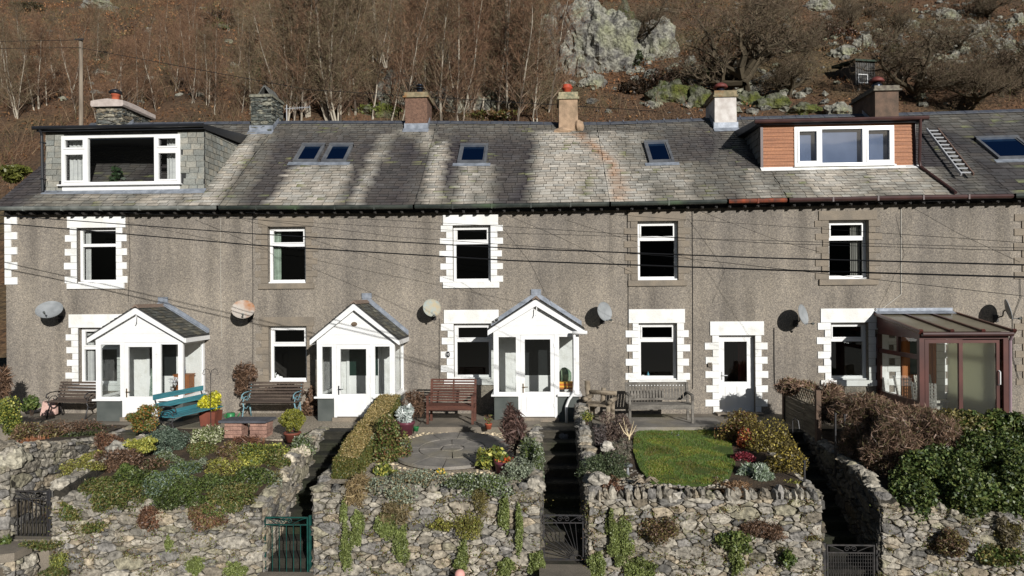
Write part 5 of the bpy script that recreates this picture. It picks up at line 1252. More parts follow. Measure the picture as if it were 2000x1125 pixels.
mb = MB(); mb.box(xl + .115, xr - .115, yf + .15, -.01, .004, .04); mb.build('floor', M('tile_floor', L(150, 146, 140), L(130, 126, 120), sc=2, rough=.4), root, O)
# inside: orange door, blinds, wicker chairs
mb = MB(); dx = xl + .62; mb.box(dx, dx + .09, -.07, -.005, .04, 2.1); mb.box(dx + .75, dx + .84, -.07, -.005, .04, 2.1); mb.box(dx + .09, dx + .75, -.07, -.005, 2.0, 2.1); mb.box(dx + .09, dx + .75, -.05, -.005, .04, 1.0); mb.box(dx + .09, dx + .2, -.05, -.005, 1.0, 2.0); mb.box(dx + .64, dx + .75, -.05, -.005, 1.0, 2.0); mb.build('inner_door', m_oakd, root, O)
mb = MB(); mb.box(dx + .2, dx + .64, -.03, -.008, 1.0, 2.0); mb.build('inner_pane', M('dusky_glass', L(80, 92, 92), rough=.2), root, O)
mb = MB(); mb.box(xl + .0, dx - .3, -.012, -.003, .04, zt); mb.build('inner_wall', m_wpaint, root, O)
mb = MB(); blocks(mb, dx - .02, -1, .04, 2.1, .14, .3); blocks(mb, dx + .87, 1, .04, 2.1, .22, .36); mb.build('inner_quoins', m_wpaint, root, O)
t_ = thing('vertical_blind', 'cream vertical blind along the right side of the conservatory', 'blind', (xr - .2, yf / 2, zt - .05)); mb = MB(); mb.box(-.03, .03, yf / 2 + .2, -yf / 2 - .08, 0, .05); mb.build('headrail', m_white, t_)
m_bl = M('blind_fabric', L(240, 240, 222), rough=.9, trans=.45); mb = MB()
for k in range(24):
    y = yf / 2 + .25 + k * .07; mb.quad((-.05, y + .03, -(zt - .2)), (.04, y - .03, -(zt - .2)), (.04, y - .03, 0), (-.05, y + .03, 0))
mb.build('slats', m_bl, t_)
m_wick = M('grey_wicker', L(196, 192, 182), L(140, 136, 128), sc=40, rough=.9)
def wicker(x, y, rz, label):
    r_ = thing('wicker_chair', label, 'chair', (x, y, .04), rz)
    mb = MB(); mb.box(-.24, .24, -.24, .22, .36, .42); mb.build('seat', m_wick, r_)
    mb = MB(); n = 8
    for k in range(n): mb.bar((-.22 + .44 * k / (n - 1), .22, .42), (-.24 + .48 * k / (n - 1), .32, .98), .045, .02)
    for k in range(7): mb.bar((-.23, .23 + .014 * k, .46 + .08 * k), (.23, .23 + .014 * k, .46 + .08 * k), .02, .03)
    mb.build('backrest', m_wick, r_)
    for a in (-.21, .21):
        for b in (-.2, .2): mb = MB(); mb.bar((a, b, 0), (a, b, .36), .035, .035); mb.build('leg', m_wick, r_)
wicker(xl + .45, -1.5, 2.4, 'pale wicker chair nearest the left glass of the conservatory'); wicker(xl + 1.1, -.55, .3, 'wicker chair by the orange inner door'); wicker(xl + .5, -.6, 1.2, 'wicker chair in the left back corner of the conservatory')

# ---------------------------------------------------------------- satellite dishes
def dish(px, py, rpx, mat, label, tilt=20, pan=25, Y=-.42):
    c = at(px, py, Y); R = rpx / ppm(Y); root = thing('satellite_dish', label, 'satellite dish', (c.x, 0, c.z))
    D = Matrix.Rotation(radians(pan), 3, 'Z') @ Matrix.Rotation(radians(90 - tilt), 3, 'X')
    mb = MB(True); prof = [(.02, .0)] + [(R * k / 7, .16 * R * (k / 7) ** 2) for k in range(1, 8)] + [(R * 1.01, .16 * R + .004), (R * .98, .16 * R - .012)] + [(R * k / 7, .16 * R * (k / 7) ** 2 - .014) for k in (6, 4, 2)]
    mb.lathe(prof, (0, Y, 0), 28, M_=Matrix.Scale(1.0, 3) @ D); mb.build('reflector', mat, root)
    f = D @ V((0, -R * .9, .02)); g = D @ V((0, -R * 1.05, R * 1.0)); o_ = V((0, Y, 0))
    mb = MB(); mb.tube([o_ + D @ V((0, 0, -.02)), o_ + f, o_ + g], .011, 6); mb.build('arm', m_greyframe, root)
    mb = MB(True); mb.tube([o_ + g + D @ V((0, .0, -.03)), o_ + g + D @ V((0, .01, -.09))], [.03, .022], 8); mb.build('receiver', m_dado, root)
    mb = MB(); mb.tube([o_ + D @ V((0, 0, -.03)), (0, Y + .12, -.05), (0, Y + .14, -.16), (0, -.03, -.22)], .017, 6); mb.box(-.06, .06, -.03, -.003, -.32, -.14); mb.build('bracket', m_iron, root)
dish(97, 607, 24, m_dish, 'dull grey satellite dish on the end wall left of the first porch', 46, 20)
dish(475, 606, 22, m_dishrust, 'rust stained satellite dish between the first and second houses', 36, 22)
dish(843, 602, 18, M('dish_lichen', L(150, 160, 156), L(168, 156, 130), sc=8), 'small greyish satellite dish left of the white quoined windows', 18, 24, -.38)
dish(1179, 609, 19, m_dish, 'pale satellite dish right of the middle porch roof', 14, 40, -.38)
dish(1566, 615, 20, m_dish, 'satellite dish right of the white front door', 14, 48, -.42)
dish(1966, 605, 20, m_dish, 'satellite dish at the far right above the conservatory', 14, 66, -.42)
# ---------------------------------------------------------------- garden terraces
YF = -5.7
fx = lambda px: at(px, 1000, YF).x
m_soil = M('garden_soil', L(84, 70, 54), L(60, 50, 40), sc=4, rough=1, bump=1, bsc=25, dist=.03, fine=.4)
m_conc = M('old_concrete', L(136, 126, 112), L(104, 98, 88), sc=1.5, rough=.95, bump=.5, bsc=50, fine=.2, c3=L(88, 86, 66))
m_gravel = M('pale_gravel', L(178, 166, 146), L(128, 118, 104), sc=26, rough=.95, bump=1, bsc=45, dist=.02, fine=.35, fsc=50, mixpos=(.42, .58))
m_pave = M('patio_stone', L(142, 136, 127), L(114, 110, 104), sc=2.5, rough=.9, bump=.4, bsc=30, fine=.2, c3=L(140, 132, 112))
PX = [(-70, 20), (103, 512), (612, 1055), (1148, 1605), (1720, 2160)]
PLT = [(fx(a), fx(b)) for a, b in PX]
def topz(i, x):   # front wall top
    a, b = PLT[i]; t = (x - a) / (b - a)
    return [.42, -.55 - .22 * t, -.40 + .06 * t, -.48 + .02 * t, -.6 - .3 * t][i] + .05 * noise.noise(V((x * 1.7, i, 0)))
SIDE = {(0, 'r'): [(0, .42), (2.4, .0), (3.9, .0)], (1, 'r'): [(0, -.66), (1.1, -.36), (2.4, -.04), (3.8, .02)], (1, 'l'): [(0, -.3), (1.5, -.1), (3.5, .12)],
        (2, 'r'): [(0, -.25), (1, -.15), (3.9, .0)], (2, 'l'): [(0, -.34), (3.9, .05)], (3, 'l'): [(0, -.36), (.8, -.14), (2.0, .08), (3.0, .30), (4.2, .52)], (3, 'r'): [(0, -.40), (1.6, -.3), (3.6, -.1)],
        (4, 'l'): [(0, -.45), (.8, -.2), (3.6, .0)]}
GL = ['stone garden wall at the left edge rising beside the first gate', 'dry stone garden wall under the heather covered bank', 'dry stone garden wall below the round stone patio', 'dry stone garden wall below the small lawn', 'dry stone garden wall under the ivy at the right']
BASEZ = -1.97
for i, (xa, xb) in enumerate(PLT):
    root = thing('garden_wall', GL[i], 'garden wall', ((xa + xb) / 2, YF, BASEZ)); O = root.location; W = xb - xa
    core = MB(); n = 10
    for k in range(n):
        a, b = xa + W * k / n, xa + W * (k + 1) / n
        core.prism([(a, YF + .01, BASEZ), (b, YF + .01, BASEZ), (b, YF + .01, topz(i, b) - .02), (a, YF + .01, topz(i, a) - .02)], (0, .3, 0))
    for s_ in 'lr':
        if (i, s_) not in SIDE: continue
        pr = SIDE[i, s_]; X = xa if s_ == 'l' else xb; sg = 1 if s_ == 'l' else -1
        for (u0, z0), (u1, z1) in zip(pr, pr[1:]):
            core.prism([(X + sg * .01, YF + u0 + .02, BASEZ), (X + sg * .01, YF + u1 + .02, BASEZ), (X + sg * .01, YF + u1 + .02, z1 - .03), (X + sg * .01, YF + u0 + .02, z0 - .03)], (sg * .28, 0, 0))
    core.build('wall_core', m_mortar, root, O)
    mb = MB(); rubble(mb, (xa, YF, 0), (1, 0, 0), (0, -1, 0), W, lambda u, i=i, xa=xa: topz(i, xa + u), lambda u: BASEZ, 60 + i, [.18, .195, .18, .18, .17][i], 2.1)
    mb.build('front_face', m_stone, root, O)
    mb = MB(); cop = MB()
    for s_ in 'lr':
        if (i, s_) not in SIDE: continue
        pr = SIDE[i, s_]; X = xa if s_ == 'l' else xb; sg = 1 if s_ == 'l' else -1; Ln = pr[-1][0]
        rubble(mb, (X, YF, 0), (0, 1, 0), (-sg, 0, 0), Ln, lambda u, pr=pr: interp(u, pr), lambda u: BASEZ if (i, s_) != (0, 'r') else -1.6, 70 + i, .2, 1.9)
        u = .1; rd = random.Random(i * 7 + ord(s_))
        while u < Ln:
            r = rd.uniform(.07, .13); z = interp(u, pr) - .04; c_ = np.array(rd.choice(STONE_PAL)) * rd.uniform(.7, 1.1)
            cop.blob((X + sg * .1 + rd.gauss(0, .02), YF + u, z + r * .1), (.15, r, r * rd.uniform(.5, .9)), rd.randrange(99), 10, 7, amp=.35, col=tuple(c_)); u += r * 1.5
    if mb.v: mb.c = [tuple(np.array(q) * (.42 if i >= 2 else .8)) for q in mb.c]; mb.build('side_face', m_stone, root, O)  # side stones darkened in colour to deepen the shade between the plots
    u = .05; rd = random.Random(i + 90)
    while u < W:
        r = rd.uniform(.06, .13) if i != 3 else rd.uniform(.05, .1); z = topz(i, xa + u); c_ = np.array(rd.choice(STONE_PAL)) * rd.uniform(.7, 1.05)
        h = r * rd.uniform(.5, .85) if i != 3 else rd.uniform(.08, .14)
        cop.blob((xa + u, YF + .1 + rd.gauss(0, .02), z + h * .35), (r, .15, h), rd.randrange(99), 10, 7, amp=.4, col=tuple(c_)); u += r * 1.7
    cop.build('coping_stones', m_stone, root, O)

def soilz(i, x, y):
    t = (y - YF) / 3.7
    b = {0: lambda: .30 - .25 * min(1, t * 1.3), 1: lambda: -.02 - .50 * max(0, 1 - (y - YF) / 2.7) ** 1.0, 2: lambda: -.30 + .20 * min(1, t * 1.2), 3: lambda: -.36 + .28 * min(1, t), 4: lambda: -.5 + .45 * min(1, t * 1.2)}[i]()
    return b + .03 * noise.noise(V((x * 2, y * 2, i)))
for i, (xa, xb) in enumerate(PLT):
    nx, ny = 24, 20; a, b = xa + .12, xb - .12
    vs = [(a + (b - a) * k / nx, YF + .15 + (-1.9 - YF - .15) * j / ny, 0) for j in range(ny + 1) for k in range(nx + 1)]; vs = [(x, y, soilz(i, x, y)) for x, y, _ in vs]
    fs = [(j * (nx + 1) + k, j * (nx + 1) + k + 1, (j + 1) * (nx + 1) + k + 1, (j + 1) * (nx + 1) + k) for j in range(ny) for k in range(nx)]
    o = add_obj('garden_soil', newmesh('soil', vs, fs, m_gravel if i == 2 else m_soil, smooth=True)); o['kind'] = 'structure'
# terrace along the house fronts
mb = MB(); mb.box(-22, 22, -1.92, 7.5, -.6, -.004); structure(mb, 'terrace', m_conc)
mb = MB(); mb.box(PLT[1][0] + .9, PLT[1][1] + .9, -1.9, -.02, -.003, .004); structure(mb, 'gravel', m_gravel)
mb = MB(); a, b = PLT[1][0] + 2.4, PLT[1][1] - .25
mb.add([(a, -1.92, .006), (b, -1.92, .006), (b - .1, -3.1, .008), (a + .3, -3.2, .008)], [(0, 3, 2, 1)]); mb.box(a + .3, b - .1, -3.1, -1.93, -.2, .005); structure(mb, 'gravel', m_gravel)
mb = MB(); mb.box(PLT[3][0] + .4, PLT[3][1] - .6, -1.93, -.7, -.1, .03); structure(mb, 'pavement', m_pave)
mb = MB(); mb.box(PLT[2][0] + 1.2, PLT[2][1] + .0, -1.98, -.6, -.1, .035); structure(mb, 'pavement', m_conc)
# paths with steps between the plots
m_step = M('step_stone', L(78, 73, 63), L(54, 51, 45), sc=3, c3=L(50, 52, 36), rough=.95, bump=.6, bsc=30, fine=.25)
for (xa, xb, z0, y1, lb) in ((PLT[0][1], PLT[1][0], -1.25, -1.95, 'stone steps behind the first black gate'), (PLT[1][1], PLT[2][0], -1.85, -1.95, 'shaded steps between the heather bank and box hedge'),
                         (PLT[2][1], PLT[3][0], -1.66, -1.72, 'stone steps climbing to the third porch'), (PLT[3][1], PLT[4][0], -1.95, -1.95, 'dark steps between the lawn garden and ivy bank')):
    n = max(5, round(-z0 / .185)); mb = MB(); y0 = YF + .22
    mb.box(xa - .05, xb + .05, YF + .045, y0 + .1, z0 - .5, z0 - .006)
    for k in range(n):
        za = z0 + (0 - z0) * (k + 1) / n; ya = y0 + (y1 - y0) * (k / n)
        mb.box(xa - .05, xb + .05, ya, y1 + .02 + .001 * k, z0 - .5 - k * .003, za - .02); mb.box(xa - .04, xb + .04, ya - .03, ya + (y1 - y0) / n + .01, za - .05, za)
    solo(mb, 'garden_steps', m_step_shade if ('shaded' in lb or 'dark' in lb) else m_step, lb, 'steps', ((xa + xb) / 2, y0, z0))
    mb = MB(); mb.box(xa - .02, xb + .02, YF - (.12 if z0 > -1.5 else .85), YF + .04, z0 - .8, z0); structure(mb, 'path', m_conc)
mb = MB(); mb.box(-30, 30, -6.75, YF + .2, -2.3, -1.93); structure(mb, 'pavement', m_conc)
for k, (z, y0, y1, xa, xb) in enumerate(((-1.26, -6.5, -5.86, fx(-40), fx(88)), (-1.5, -6.85, -6.2, fx(-60), fx(70)))):
    mb = MB(); n = 14; P_ = [(xa + (xb - xa) * (.5 + .5 * abs(cos(2 * pi * q / n)) ** .5 * (1 if cos(2 * pi * q / n) > 0 else -1)) + rd.gauss(0, .02), (y0 + y1) / 2 + (y1 - y0) / 2 * abs(sin(2 * pi * q / n)) ** .5 * (1 if sin(2 * pi * q / n) > 0 else -1), z - .02 * rd.random()) for q in range(n)]
    mb.prism([(x, y, z_ - .15) for x, y, z_ in P_], (0, 0, .15)); solo(mb, 'stone_step', m_stone_dress if k else m_conc, ['broad worn slab in front of the first gate', 'lower rough slab at the bottom left corner'][k], 'step', (fx(30), y0, z))
for z, y, xa, xb, lb in ((-1.41, -6.4, fx(-60), fx(88), 'stone footing under the broad slab by the first gate'), (-1.65, -6.8, fx(-70), fx(66), 'stone footing under the lower slab at the bottom left')):
    mb = MB(); mb.box(xa, xb - .04, y + .03, y + .5, -1.95, z - .01, L(70, 66, 58)); rubble(mb, (xa, y, 0), (1, 0, 0), (0, -1, 0), xb - xa, lambda u: z, lambda u: -1.97, 91, .16, 2.0); rubble(mb, (xb, y, 0), (0, 1, 0), (1, 0, 0), .5, lambda u: z, lambda u: -1.97, 92, .16, 2.0); solo(mb, 'stone_footing', m_stone, lb, 'footing', ((xa + xb) / 2, y, -1.95))
mb = MB(); mb.box(fx(1062), fx(1142), -6.3, YF - .86, -1.95, -1.80); solo(mb, 'stone_step', m_step, 'lowest step outside the sunburst gate', 'step', (fx(1100), -6, -1.95))

# round patio
c = V((-1.93, -3.5, -.115)); root = thing('round_patio', 'round patio of radiating grey stone slabs', 'patio', c)
def ring(r0, r1, n, off, j):
    for k in range(n):
        a0, a1 = 2 * pi * (k + off) / n + .012 / r1, 2 * pi * (k + 1 + off) / n - .012 / r1; mb = MB(); st = 5
        P_ = [(r1 * cos(a0 + (a1 - a0) * q / st), r1 * 1.12 * sin(a0 + (a1 - a0) * q / st)) for q in range(st + 1)] + [(r0 * cos(a1 - (a1 - a0) * q / st), r0 * 1.12 * sin(a1 - (a1 - a0) * q / st)) for q in range(st + 1)]
        z = random.uniform(-.004, .004); tl = .02
        mb.prism([(x, y, z + .02 + y * .035) for x, y in P_], (0, 0, -.06)); mb.build('slab', [m_pave, M('patio_stone_b', L(116, 112, 108), L(92, 90, 88), sc=3, rough=.9, bump=.4)][0], root)
ring(.02, .24, 1, 0, 0); ring(.26, .68, 8, .2, 1); ring(.70, 1.22, 12, 0, 2)

# ---------------------------------------------------------------- lawn
pts = [atz(x, y, -.2) for x, y in ((1238, 858), (1262, 849), (1330, 848), (1400, 850), (1428, 872), (1436, 905), (1424, 924), (1380, 934), (1320, 935), (1270, 931), (1250, 912), (1236, 885))]
def inpoly(x, y, P_):
    r = False
    for a, b in zip(P_, P_[1:] + P_[:1]):
        if (a.y > y) != (b.y > y) and x < (b.x - a.x) * (y - a.y) / (b.y - a.y) + a.x: r = not r
    return r
lz = lambda x, y: soilz(3, x, y) + .035
mb = MB(); cx = sum(p.x for p in pts) / len(pts); cy = sum(p.y for p in pts) / len(pts)
for a, b in zip(pts, pts[1:] + pts[:1]):
    for k in range(4):
        t0, t1 = k / 4, (k + 1) / 4; q = [(cx + (p.x - cx) * t, cy + (p.y - cy) * t) for p, t in ((a, t0), (a, t1), (b, t1), (b, t0))]
        mb.add([(x, y, lz(x, y)) for x, y in q], [(0, 1, 2, 3)])
    mb.quad((a.x, a.y, lz(a.x, a.y) - .2), (b.x, b.y, lz(b.x, b.y) - .2), (b.x, b.y, lz(b.x, b.y)), (a.x, a.y, lz(a.x, a.y)))
m_turf = M('turf', L(70, 90, 34), L(58, 72, 30), sc=3, rough=1, bump=1, bsc=60, fine=.3)
structure(mb, 'lawn', m_turf)
rg = np.random.default_rng(3); P = []
while len(P) < 42000:
    x, y = rg.uniform(min(p.x for p in pts), max(p.x for p in pts)), rg.uniform(min(p.y for p in pts), max(p.y for p in pts))
    if inpoly(x, y, pts): P.append((x, y, lz(x, y)))
P = np.array(P); n = len(P); d = rg.normal(size=(n, 3)) * [.35, .35, .1] + [0, 0, 1]; e = np.cross(d, rg.normal(size=(n, 3))); e /= np.linalg.norm(e, axis=1)[:, None]; s = rg.uniform(.010, .028, (n, 1))
patch = np.array([noise.noise(V((p[0] * 1.6, p[1] * 1.6, 0))) for p in P])[:, None]
C = palette([L(100, 132, 52), L(86, 116, 44), L(116, 138, 62), L(128, 126, 72)], n, rg) * (1 + .5 * patch); C = np.where(patch > .12, C * [1.25, 1.0, .8], C); C = np.where(patch < -.25, C * [1.3, .95, .9], C)
Q = np.stack([P - e * .004, P + e * .004, P + d * s + e * .001, P + d * s - e * .001], 1)
o = add_obj('grass', fastmesh('grass', Q, m_leaf, C)); o['kind'] = 'stuff'; o['label'] = 'short bright green lawn grass'; o['category'] = 'grass'
# gravel round the lawn and in the borders: loose pebbles
mb = MB(); rd = random.Random(8)
for k in range(900):
    px, py = rd.uniform(1205, 1420), rd.gauss(945, 12); p = atz(px, py, -.3)
    if inpoly(p.x, p.y, pts) or p.y < YF + .2: continue
    r = rd.uniform(.012, .035); mb.blob((p.x, p.y, soilz(3, p.x, p.y) + r * .3), (r * 1.2, r, r * .7), k, 5, 4, col=tuple(np.array(rd.choice(STONE_PAL)) * rd.uniform(.8, 1.3)))
for k in range(700):
    a = rd.uniform(0, 6.28); r0 = rd.uniform(1.26, 1.6); x, y = c.x + r0 * cos(a), c.y + r0 * 1.12 * sin(a)
    if y < YF + .3 or y > -2.0: continue
    r = rd.uniform(.012, .026); mb.blob((x, y, soilz(2, x, y) + r * .3), (r * 1.2, r, r * .7), k, 5, 4, col=tuple(np.array(L(206, 190, 160)) * rd.uniform(.7, 1.2)))
o = mb.build('pebbles', m_stone); tag(o, 'loose pale pebbles around the lawn and patio', 'pebbles'); o['kind'] = 'stuff'

# ---------------------------------------------------------------- furniture
def iron_end(mb, sx, m=None):
    x = sx
    mb.tube([(x, .30, 0), (x, .24, .2), (x, .18, .42), (x, .26, .62), (x, .34, .86)], [.02, .02, .022, .018, .016], 6)
    mb.tube([(x, -.24, 0), (x, -.20, .16), (x, -.14, .30), (x, -.2, .42)], [.022, .018, .018, .02], 6); mb.tube([(x, -.22, .41), (x, .2, .40)], .016, 6)
    mb.tube([(x, .27, .64), (x, .1, .66), (x, -.12, .66), (x, -.24, .62), (x, -.26, .55), (x, -.2, .52), (x, -.17, .56)], .016, 6); mb.tube([(x, -.2, .42), (x, -.15, .5), (x, -.05, .56), (x, .08, .54), (x, .12, .47), (x, .04, .44), (x, -.02, .49)], .011, 5)
    mb.tube([(x, -.14, .30), (x, 0, .24), (x, .14, .30), (x, .2, .38)], .012, 5); mb.tube([(x, .2, .42), (x, .18, .55), (x, .24, .6)], .011, 5)
def bench_iron(label, loc, rz, W, wood, iron, nb=6, ns=5, sw=.055):
    root = thing('garden_bench', label, 'bench', loc, rz)
    mb = MB()
    for k in range(nb):
        t = k / (nb - 1); y, z = .20 + .13 * t, .47 + .39 * t; mb.box(-W / 2 - .03, W / 2 + .03, y - .03, y - .008, z - sw / 2, z + sw / 2)
    mb.build('backrest', wood, root); mb = MB()
    for k in range(ns):
        y = -.22 + .36 * k / (ns - 1); mb.box(-W / 2 - .03, W / 2 + .03, y - sw / 2 + .0, y + sw / 2, .425 - .012 * k / ns, .448 - .012 * k / ns)
    mb.build('seat', wood, root)
    for s_ in (-1, 1): mb = MB(True); iron_end(mb, s_ * (W / 2 - .03)); mb.build('end_frame', iron, root)
    return root
m_oldw = M('weathered_dark_wood', L(96, 84, 74), L(66, 56, 50), sc=3, rough=.9, stretch=(.5, 5, 5), fine=.2, fsc=30)
m_turq = M('turquoise_paint', L(70, 132, 142), L(54, 106, 116), sc=5, rough=.5, stretch=(.5, 4, 4))
m_blueiron = M('pale_blue_iron', L(126, 164, 172), L(96, 130, 140), sc=12, rough=.6)
m_redw = M('red_brown_wood', L(98, 62, 49), L(74, 46, 37), sc=3, rough=.6, stretch=(.4, 5, 5), fine=.15, fsc=30)
m_teak = M('silvered_teak', L(122, 117, 109), L(88, 84, 78), sc=3, rough=.9, stretch=(1, 5, 2), fine=.2, fsc=30)
bench_iron('dark weathered bench left of the first porch with curled black iron arms', (atz(143, 815).x, -.62, .0), radians(-3), 1.12, m_oldw, m_iron, 6, 5)
bench_iron('turquoise painted bench with black iron ends facing right', (-8.28, -2.15, .0), radians(76), 1.5, m_turq, m_iron, 3, 3, .12)
bench_iron('dark slatted bench with pale blue scrolled iron ends', (at(529, 800, -.75).x, -.70, .0), 0, 1.38, m_oldw, m_blueiron, 6, 5)
def bench_wood(label, loc, rz, W, wood, vertical, nb, hb=.9, arms=True):
    root = thing('garden_bench', label, 'bench', loc, rz)
    for sx in (-1, 1):
        x = sx * (W / 2 - .03)
        mb = MB(); mb.bar((x, -.26, 0), (x, -.26, .64), .055, .055, up=(0, 1, 0)); mb.build('leg', wood, root)
        mb = MB(); mb.bar((x, .18, 0), (x, .2, .45), .055, .055, up=(0, 1, 0)); mb.bar((x, .2, .44), (x, .3, hb), .055, .05, up=(0, 1, 0)); mb.build('leg', wood, root)
        mb = MB(); mb.bar((x, -.30, .655), (x, .24, .665), .07, .03); mb.build('armrest', wood, root)
        mb = MB(); mb.bar((x, -.23, .38), (x, .18, .38), .03, .07); mb.build('side_rail', wood, root)
    mb = MB(); mb.bar((-W / 2 + .05, -.26, .37), (W / 2 - .05, -.26, .37), .035, .08); 
    for k in range(6): y = -.26 + .42 * k / 5; mb.box(-W / 2 + .0, W / 2, y - .032, y + .032, .415, .437)
    mb.build('seat', wood, root)
    mb = MB()
    f = lambda z: .2 + (z - .45) * .1 / (hb - .45)
    if vertical:
        mb.bar((-W / 2 + .05, f(hb) - .0, hb - .03), (W / 2 - .05, f(hb), hb - .03), .03, .07); mb.bar((-W / 2 + .05, f(.5), .5), (W / 2 - .05, f(.5), .5), .03, .05)
        for k in range(nb): x = -W / 2 + .09 + (W - .18) * k / (nb - 1); mb.bar((x, f(.52), .52), (x, f(hb - .06), hb - .06), .014, .042, up=(1, 0, 0)) if False else mb.add([(x - .027, f(.52) - .008, .52), (x + .027, f(.52) - .008, .52), (x + .027, f(hb) - .008, hb - .06), (x - .027, f(hb) - .008, hb - .06), (x - .027, f(.52) + .008, .52), (x + .027, f(.52) + .008, .52), (x + .027, f(hb) + .008, hb - .06), (x - .027, f(hb) + .008, hb - .06)], [(0, 1, 2, 3), (5, 4, 7, 6), (1, 5, 6, 2), (4, 0, 3, 7)])
    else:
        for k in range(nb):
            z = .49 + (hb - .50) * k / (nb - 1); mb.bar((-W / 2 + .03, f(z), z), (W / 2 - .03, f(z), z), .02, (hb - .5) / nb * .72)
        mb.bar((0, f(.46) + .02, .46), (0, f(hb) + .02, hb - .02), .04, .02, up=(0, 1, 0))
    mb.build('backrest', wood, root)
    return root
bench_wood('red brown wooden two seater bench on the patio edge', (at(882, 800, -1.45).x, -1.40, .04), radians(-2), 1.14, m_redw, False, 9, 1.0)
bench_wood('silver grey teak bench with upright slats on the paved strip', (at(1288, 790, -1.3).x, -1.22, .035), radians(2), 1.54, m_teak, True, 19, .9)
# rustic chair of logs and boards
c = V((at(1172, 780, -1.25).x, -1.2, .02)); root = thing('log_chair', 'rustic chair made of weathered logs between porch and grey bench', 'chair', c, radians(-20))
m_log = M('grey_log', L(150, 138, 120), L(112, 100, 84), sc=4, rough=.95, bump=.7, bsc=25, stretch=(1, 1, 3))
for a in (-.26, .26):
    for b in (-.2, .22): mb = MB(True); mb.tube([(a, b, -.02), (a * .95, b, .25), (a, b, .42)], [.07, .06, .055], 8); mb.build('leg', m_log, root)
mb = MB(); mb.box(-.3, .3, -.24, .24, .40, .45); mb.build('seat', m_log, root)
mb = MB(True); mb.tube([(-.3, -.3, .56), (-.28, .25, .58)], .06, 8); mb.build('armrest', m_log, root); mb = MB(True); mb.tube([(.3, -.3, .52), (.32, .25, .54)], .065, 8); mb.build('armrest', m_log, root)
mb = MB(True); mb.tube([(-.34, .22, .4), (-.42, .36, .92)], .07, 8); mb.tube([(0, .24, .42), (.0, .36, .76)], .06, 8); mb.box(-.3, .36, .2, .26, .62, .72); mb.build('backrest', m_log, root)
# brick and slate table
c = atz(478, 855); c = V((c.x, -2.85, .0)); root = thing('slate_table', 'dark slate slab table on two pink brick piers', 'table', c, radians(2))
mb = MB(); mb.prism([(-.56, -.24, .34), (.5, -.28, .34), (.56, .22, .34), (-.48, .26, .34)], (0, 0, .05)); mb.build('tabletop', M('slate_slab', L(84, 86, 92), L(66, 68, 74), sc=4, rough=.7, bump=.3), root)
m_brick = M('pink_brick', L(166, 130, 114), L(134, 104, 92), sc=5, rough=.95, bump=.6, fine=.25)
for x in (-.26, .3):
    mb = MB()
    for k in range(4):
        for j in (0, 1): mb.box(x - .19 + j * .19 + (k % 2) * .01, x - .005 + j * .19 + (k % 2) * .01, -.19, .19, k * .085, k * .085 + .076)
    mb.build('pier', m_brick, root)
# pots
def pot(label, c, r, h, mat, n=24, square=False, soil=True, rim=.02):
    root = thing('flower_pot', label, 'pot', c)
    mb = MB(not square)
    if square: mb.add([(-r * .85, -r * .85, 0), (r * .85, -r * .85, 0), (r * .85, r * .85, 0), (-r * .85, r * .85, 0), (-r, -r, h), (r, -r, h), (r, r, h), (-r, r, h)], [(0, 3, 2, 1), (4, 5, 6, 7), (0, 1, 5, 4), (1, 2, 6, 5), (2, 3, 7, 6), (3, 0, 4, 7)])
    else: mb.lathe([(r * .72, 0), (r * .95, h * .8), (r * 1.02, h * .82), (r * 1.02, h), (r * .9, h), (r * .88, h * .9)], (0, 0, 0), n)
    mb.build('body', mat, root); mb = MB(); mb.lathe([(r * .86, h * .9), (r * .4, h * .93), (.01, h * .94)], (0, 0, 0), 16); mb.build('soil', m_soil, root); return root
m_plum = M('plum_glaze', L(104, 56, 66), L(84, 44, 54), sc=4, rough=.35)
m_tubs = M('terracotta_tub', L(128, 72, 56), L(100, 56, 44), sc=4, rough=.7)
YEL = [L(214, 206, 60), L(188, 182, 50), L(150, 150, 44)]
c = atz(412, 830); pot('square brown terracotta tub by the left porch', c, .2, .34, m_tubs, square=True)
plant('euonymus', 'bright yellow rounded shrub in the square tub', (c.x, c.y, c.z + .56), (.30, .28, .29), 1500, .05, YEL, 1, stem=False, k=30, lump=.3)
c2 = V((c.x + .42, c.y + .15, .0)); root = thing('watering_can', 'green watering can beside the square tub', 'watering can', c2); mb = MB(True); mb.lathe([(.09, 0), (.1, .26), (.085, .27)], (0, 0, 0), 16); mb.build('body', M('green_plastic', L(44, 120, 70), rough=.4), root); mb = MB(True); mb.tube([(.09, 0, .06), (.2, -.03, .2), (.26, -.04, .28)], .014, 6); mb.build('spout', MATS['green_plastic'], root); mb = MB(True); mb.tube([(-.08, 0, .1), (-.16, 0, .2), (-.08, 0, .27)], .012, 6); mb.build('handle', MATS['green_plastic'], root)
c = atz(571, 862); pot('round terracotta pot under the clipped ball bush', c, .18, .2, m_tubs)
plant('box_ball', 'clipped olive green ball bush near the heather bank', (c.x, c.y, c.z + .46), (.31, .31, .30), 9000, .024, [L(150, 146, 60), L(128, 130, 54), L(104, 108, 48)], 2, stem=False, k=60, lump=.22, shell=.8)
c = atz(793, 849, -.03); pot('plum coloured pot holding silver foliage', c, .2, .3, m_plum)
plant('silver_ragwort', 'silvery white plant in the plum pot', (c.x, c.y, c.z + .42), (.22, .2, .24), 900, .07, [L(214, 218, 214), L(180, 190, 184)], 3, asp=3, stem=False)
c = atz(954, 838, .035); pot('tiny orange pot under the window by the middle porch', c, .085, .13, m_terra); plant('seedling', 'small sparse plant in the tiny orange pot', (c.x, c.y, c.z + .24), (.09, .08, .12), 60, .06, [L(120, 130, 70), L(110, 80, 60)], 4, asp=3, stem=False)
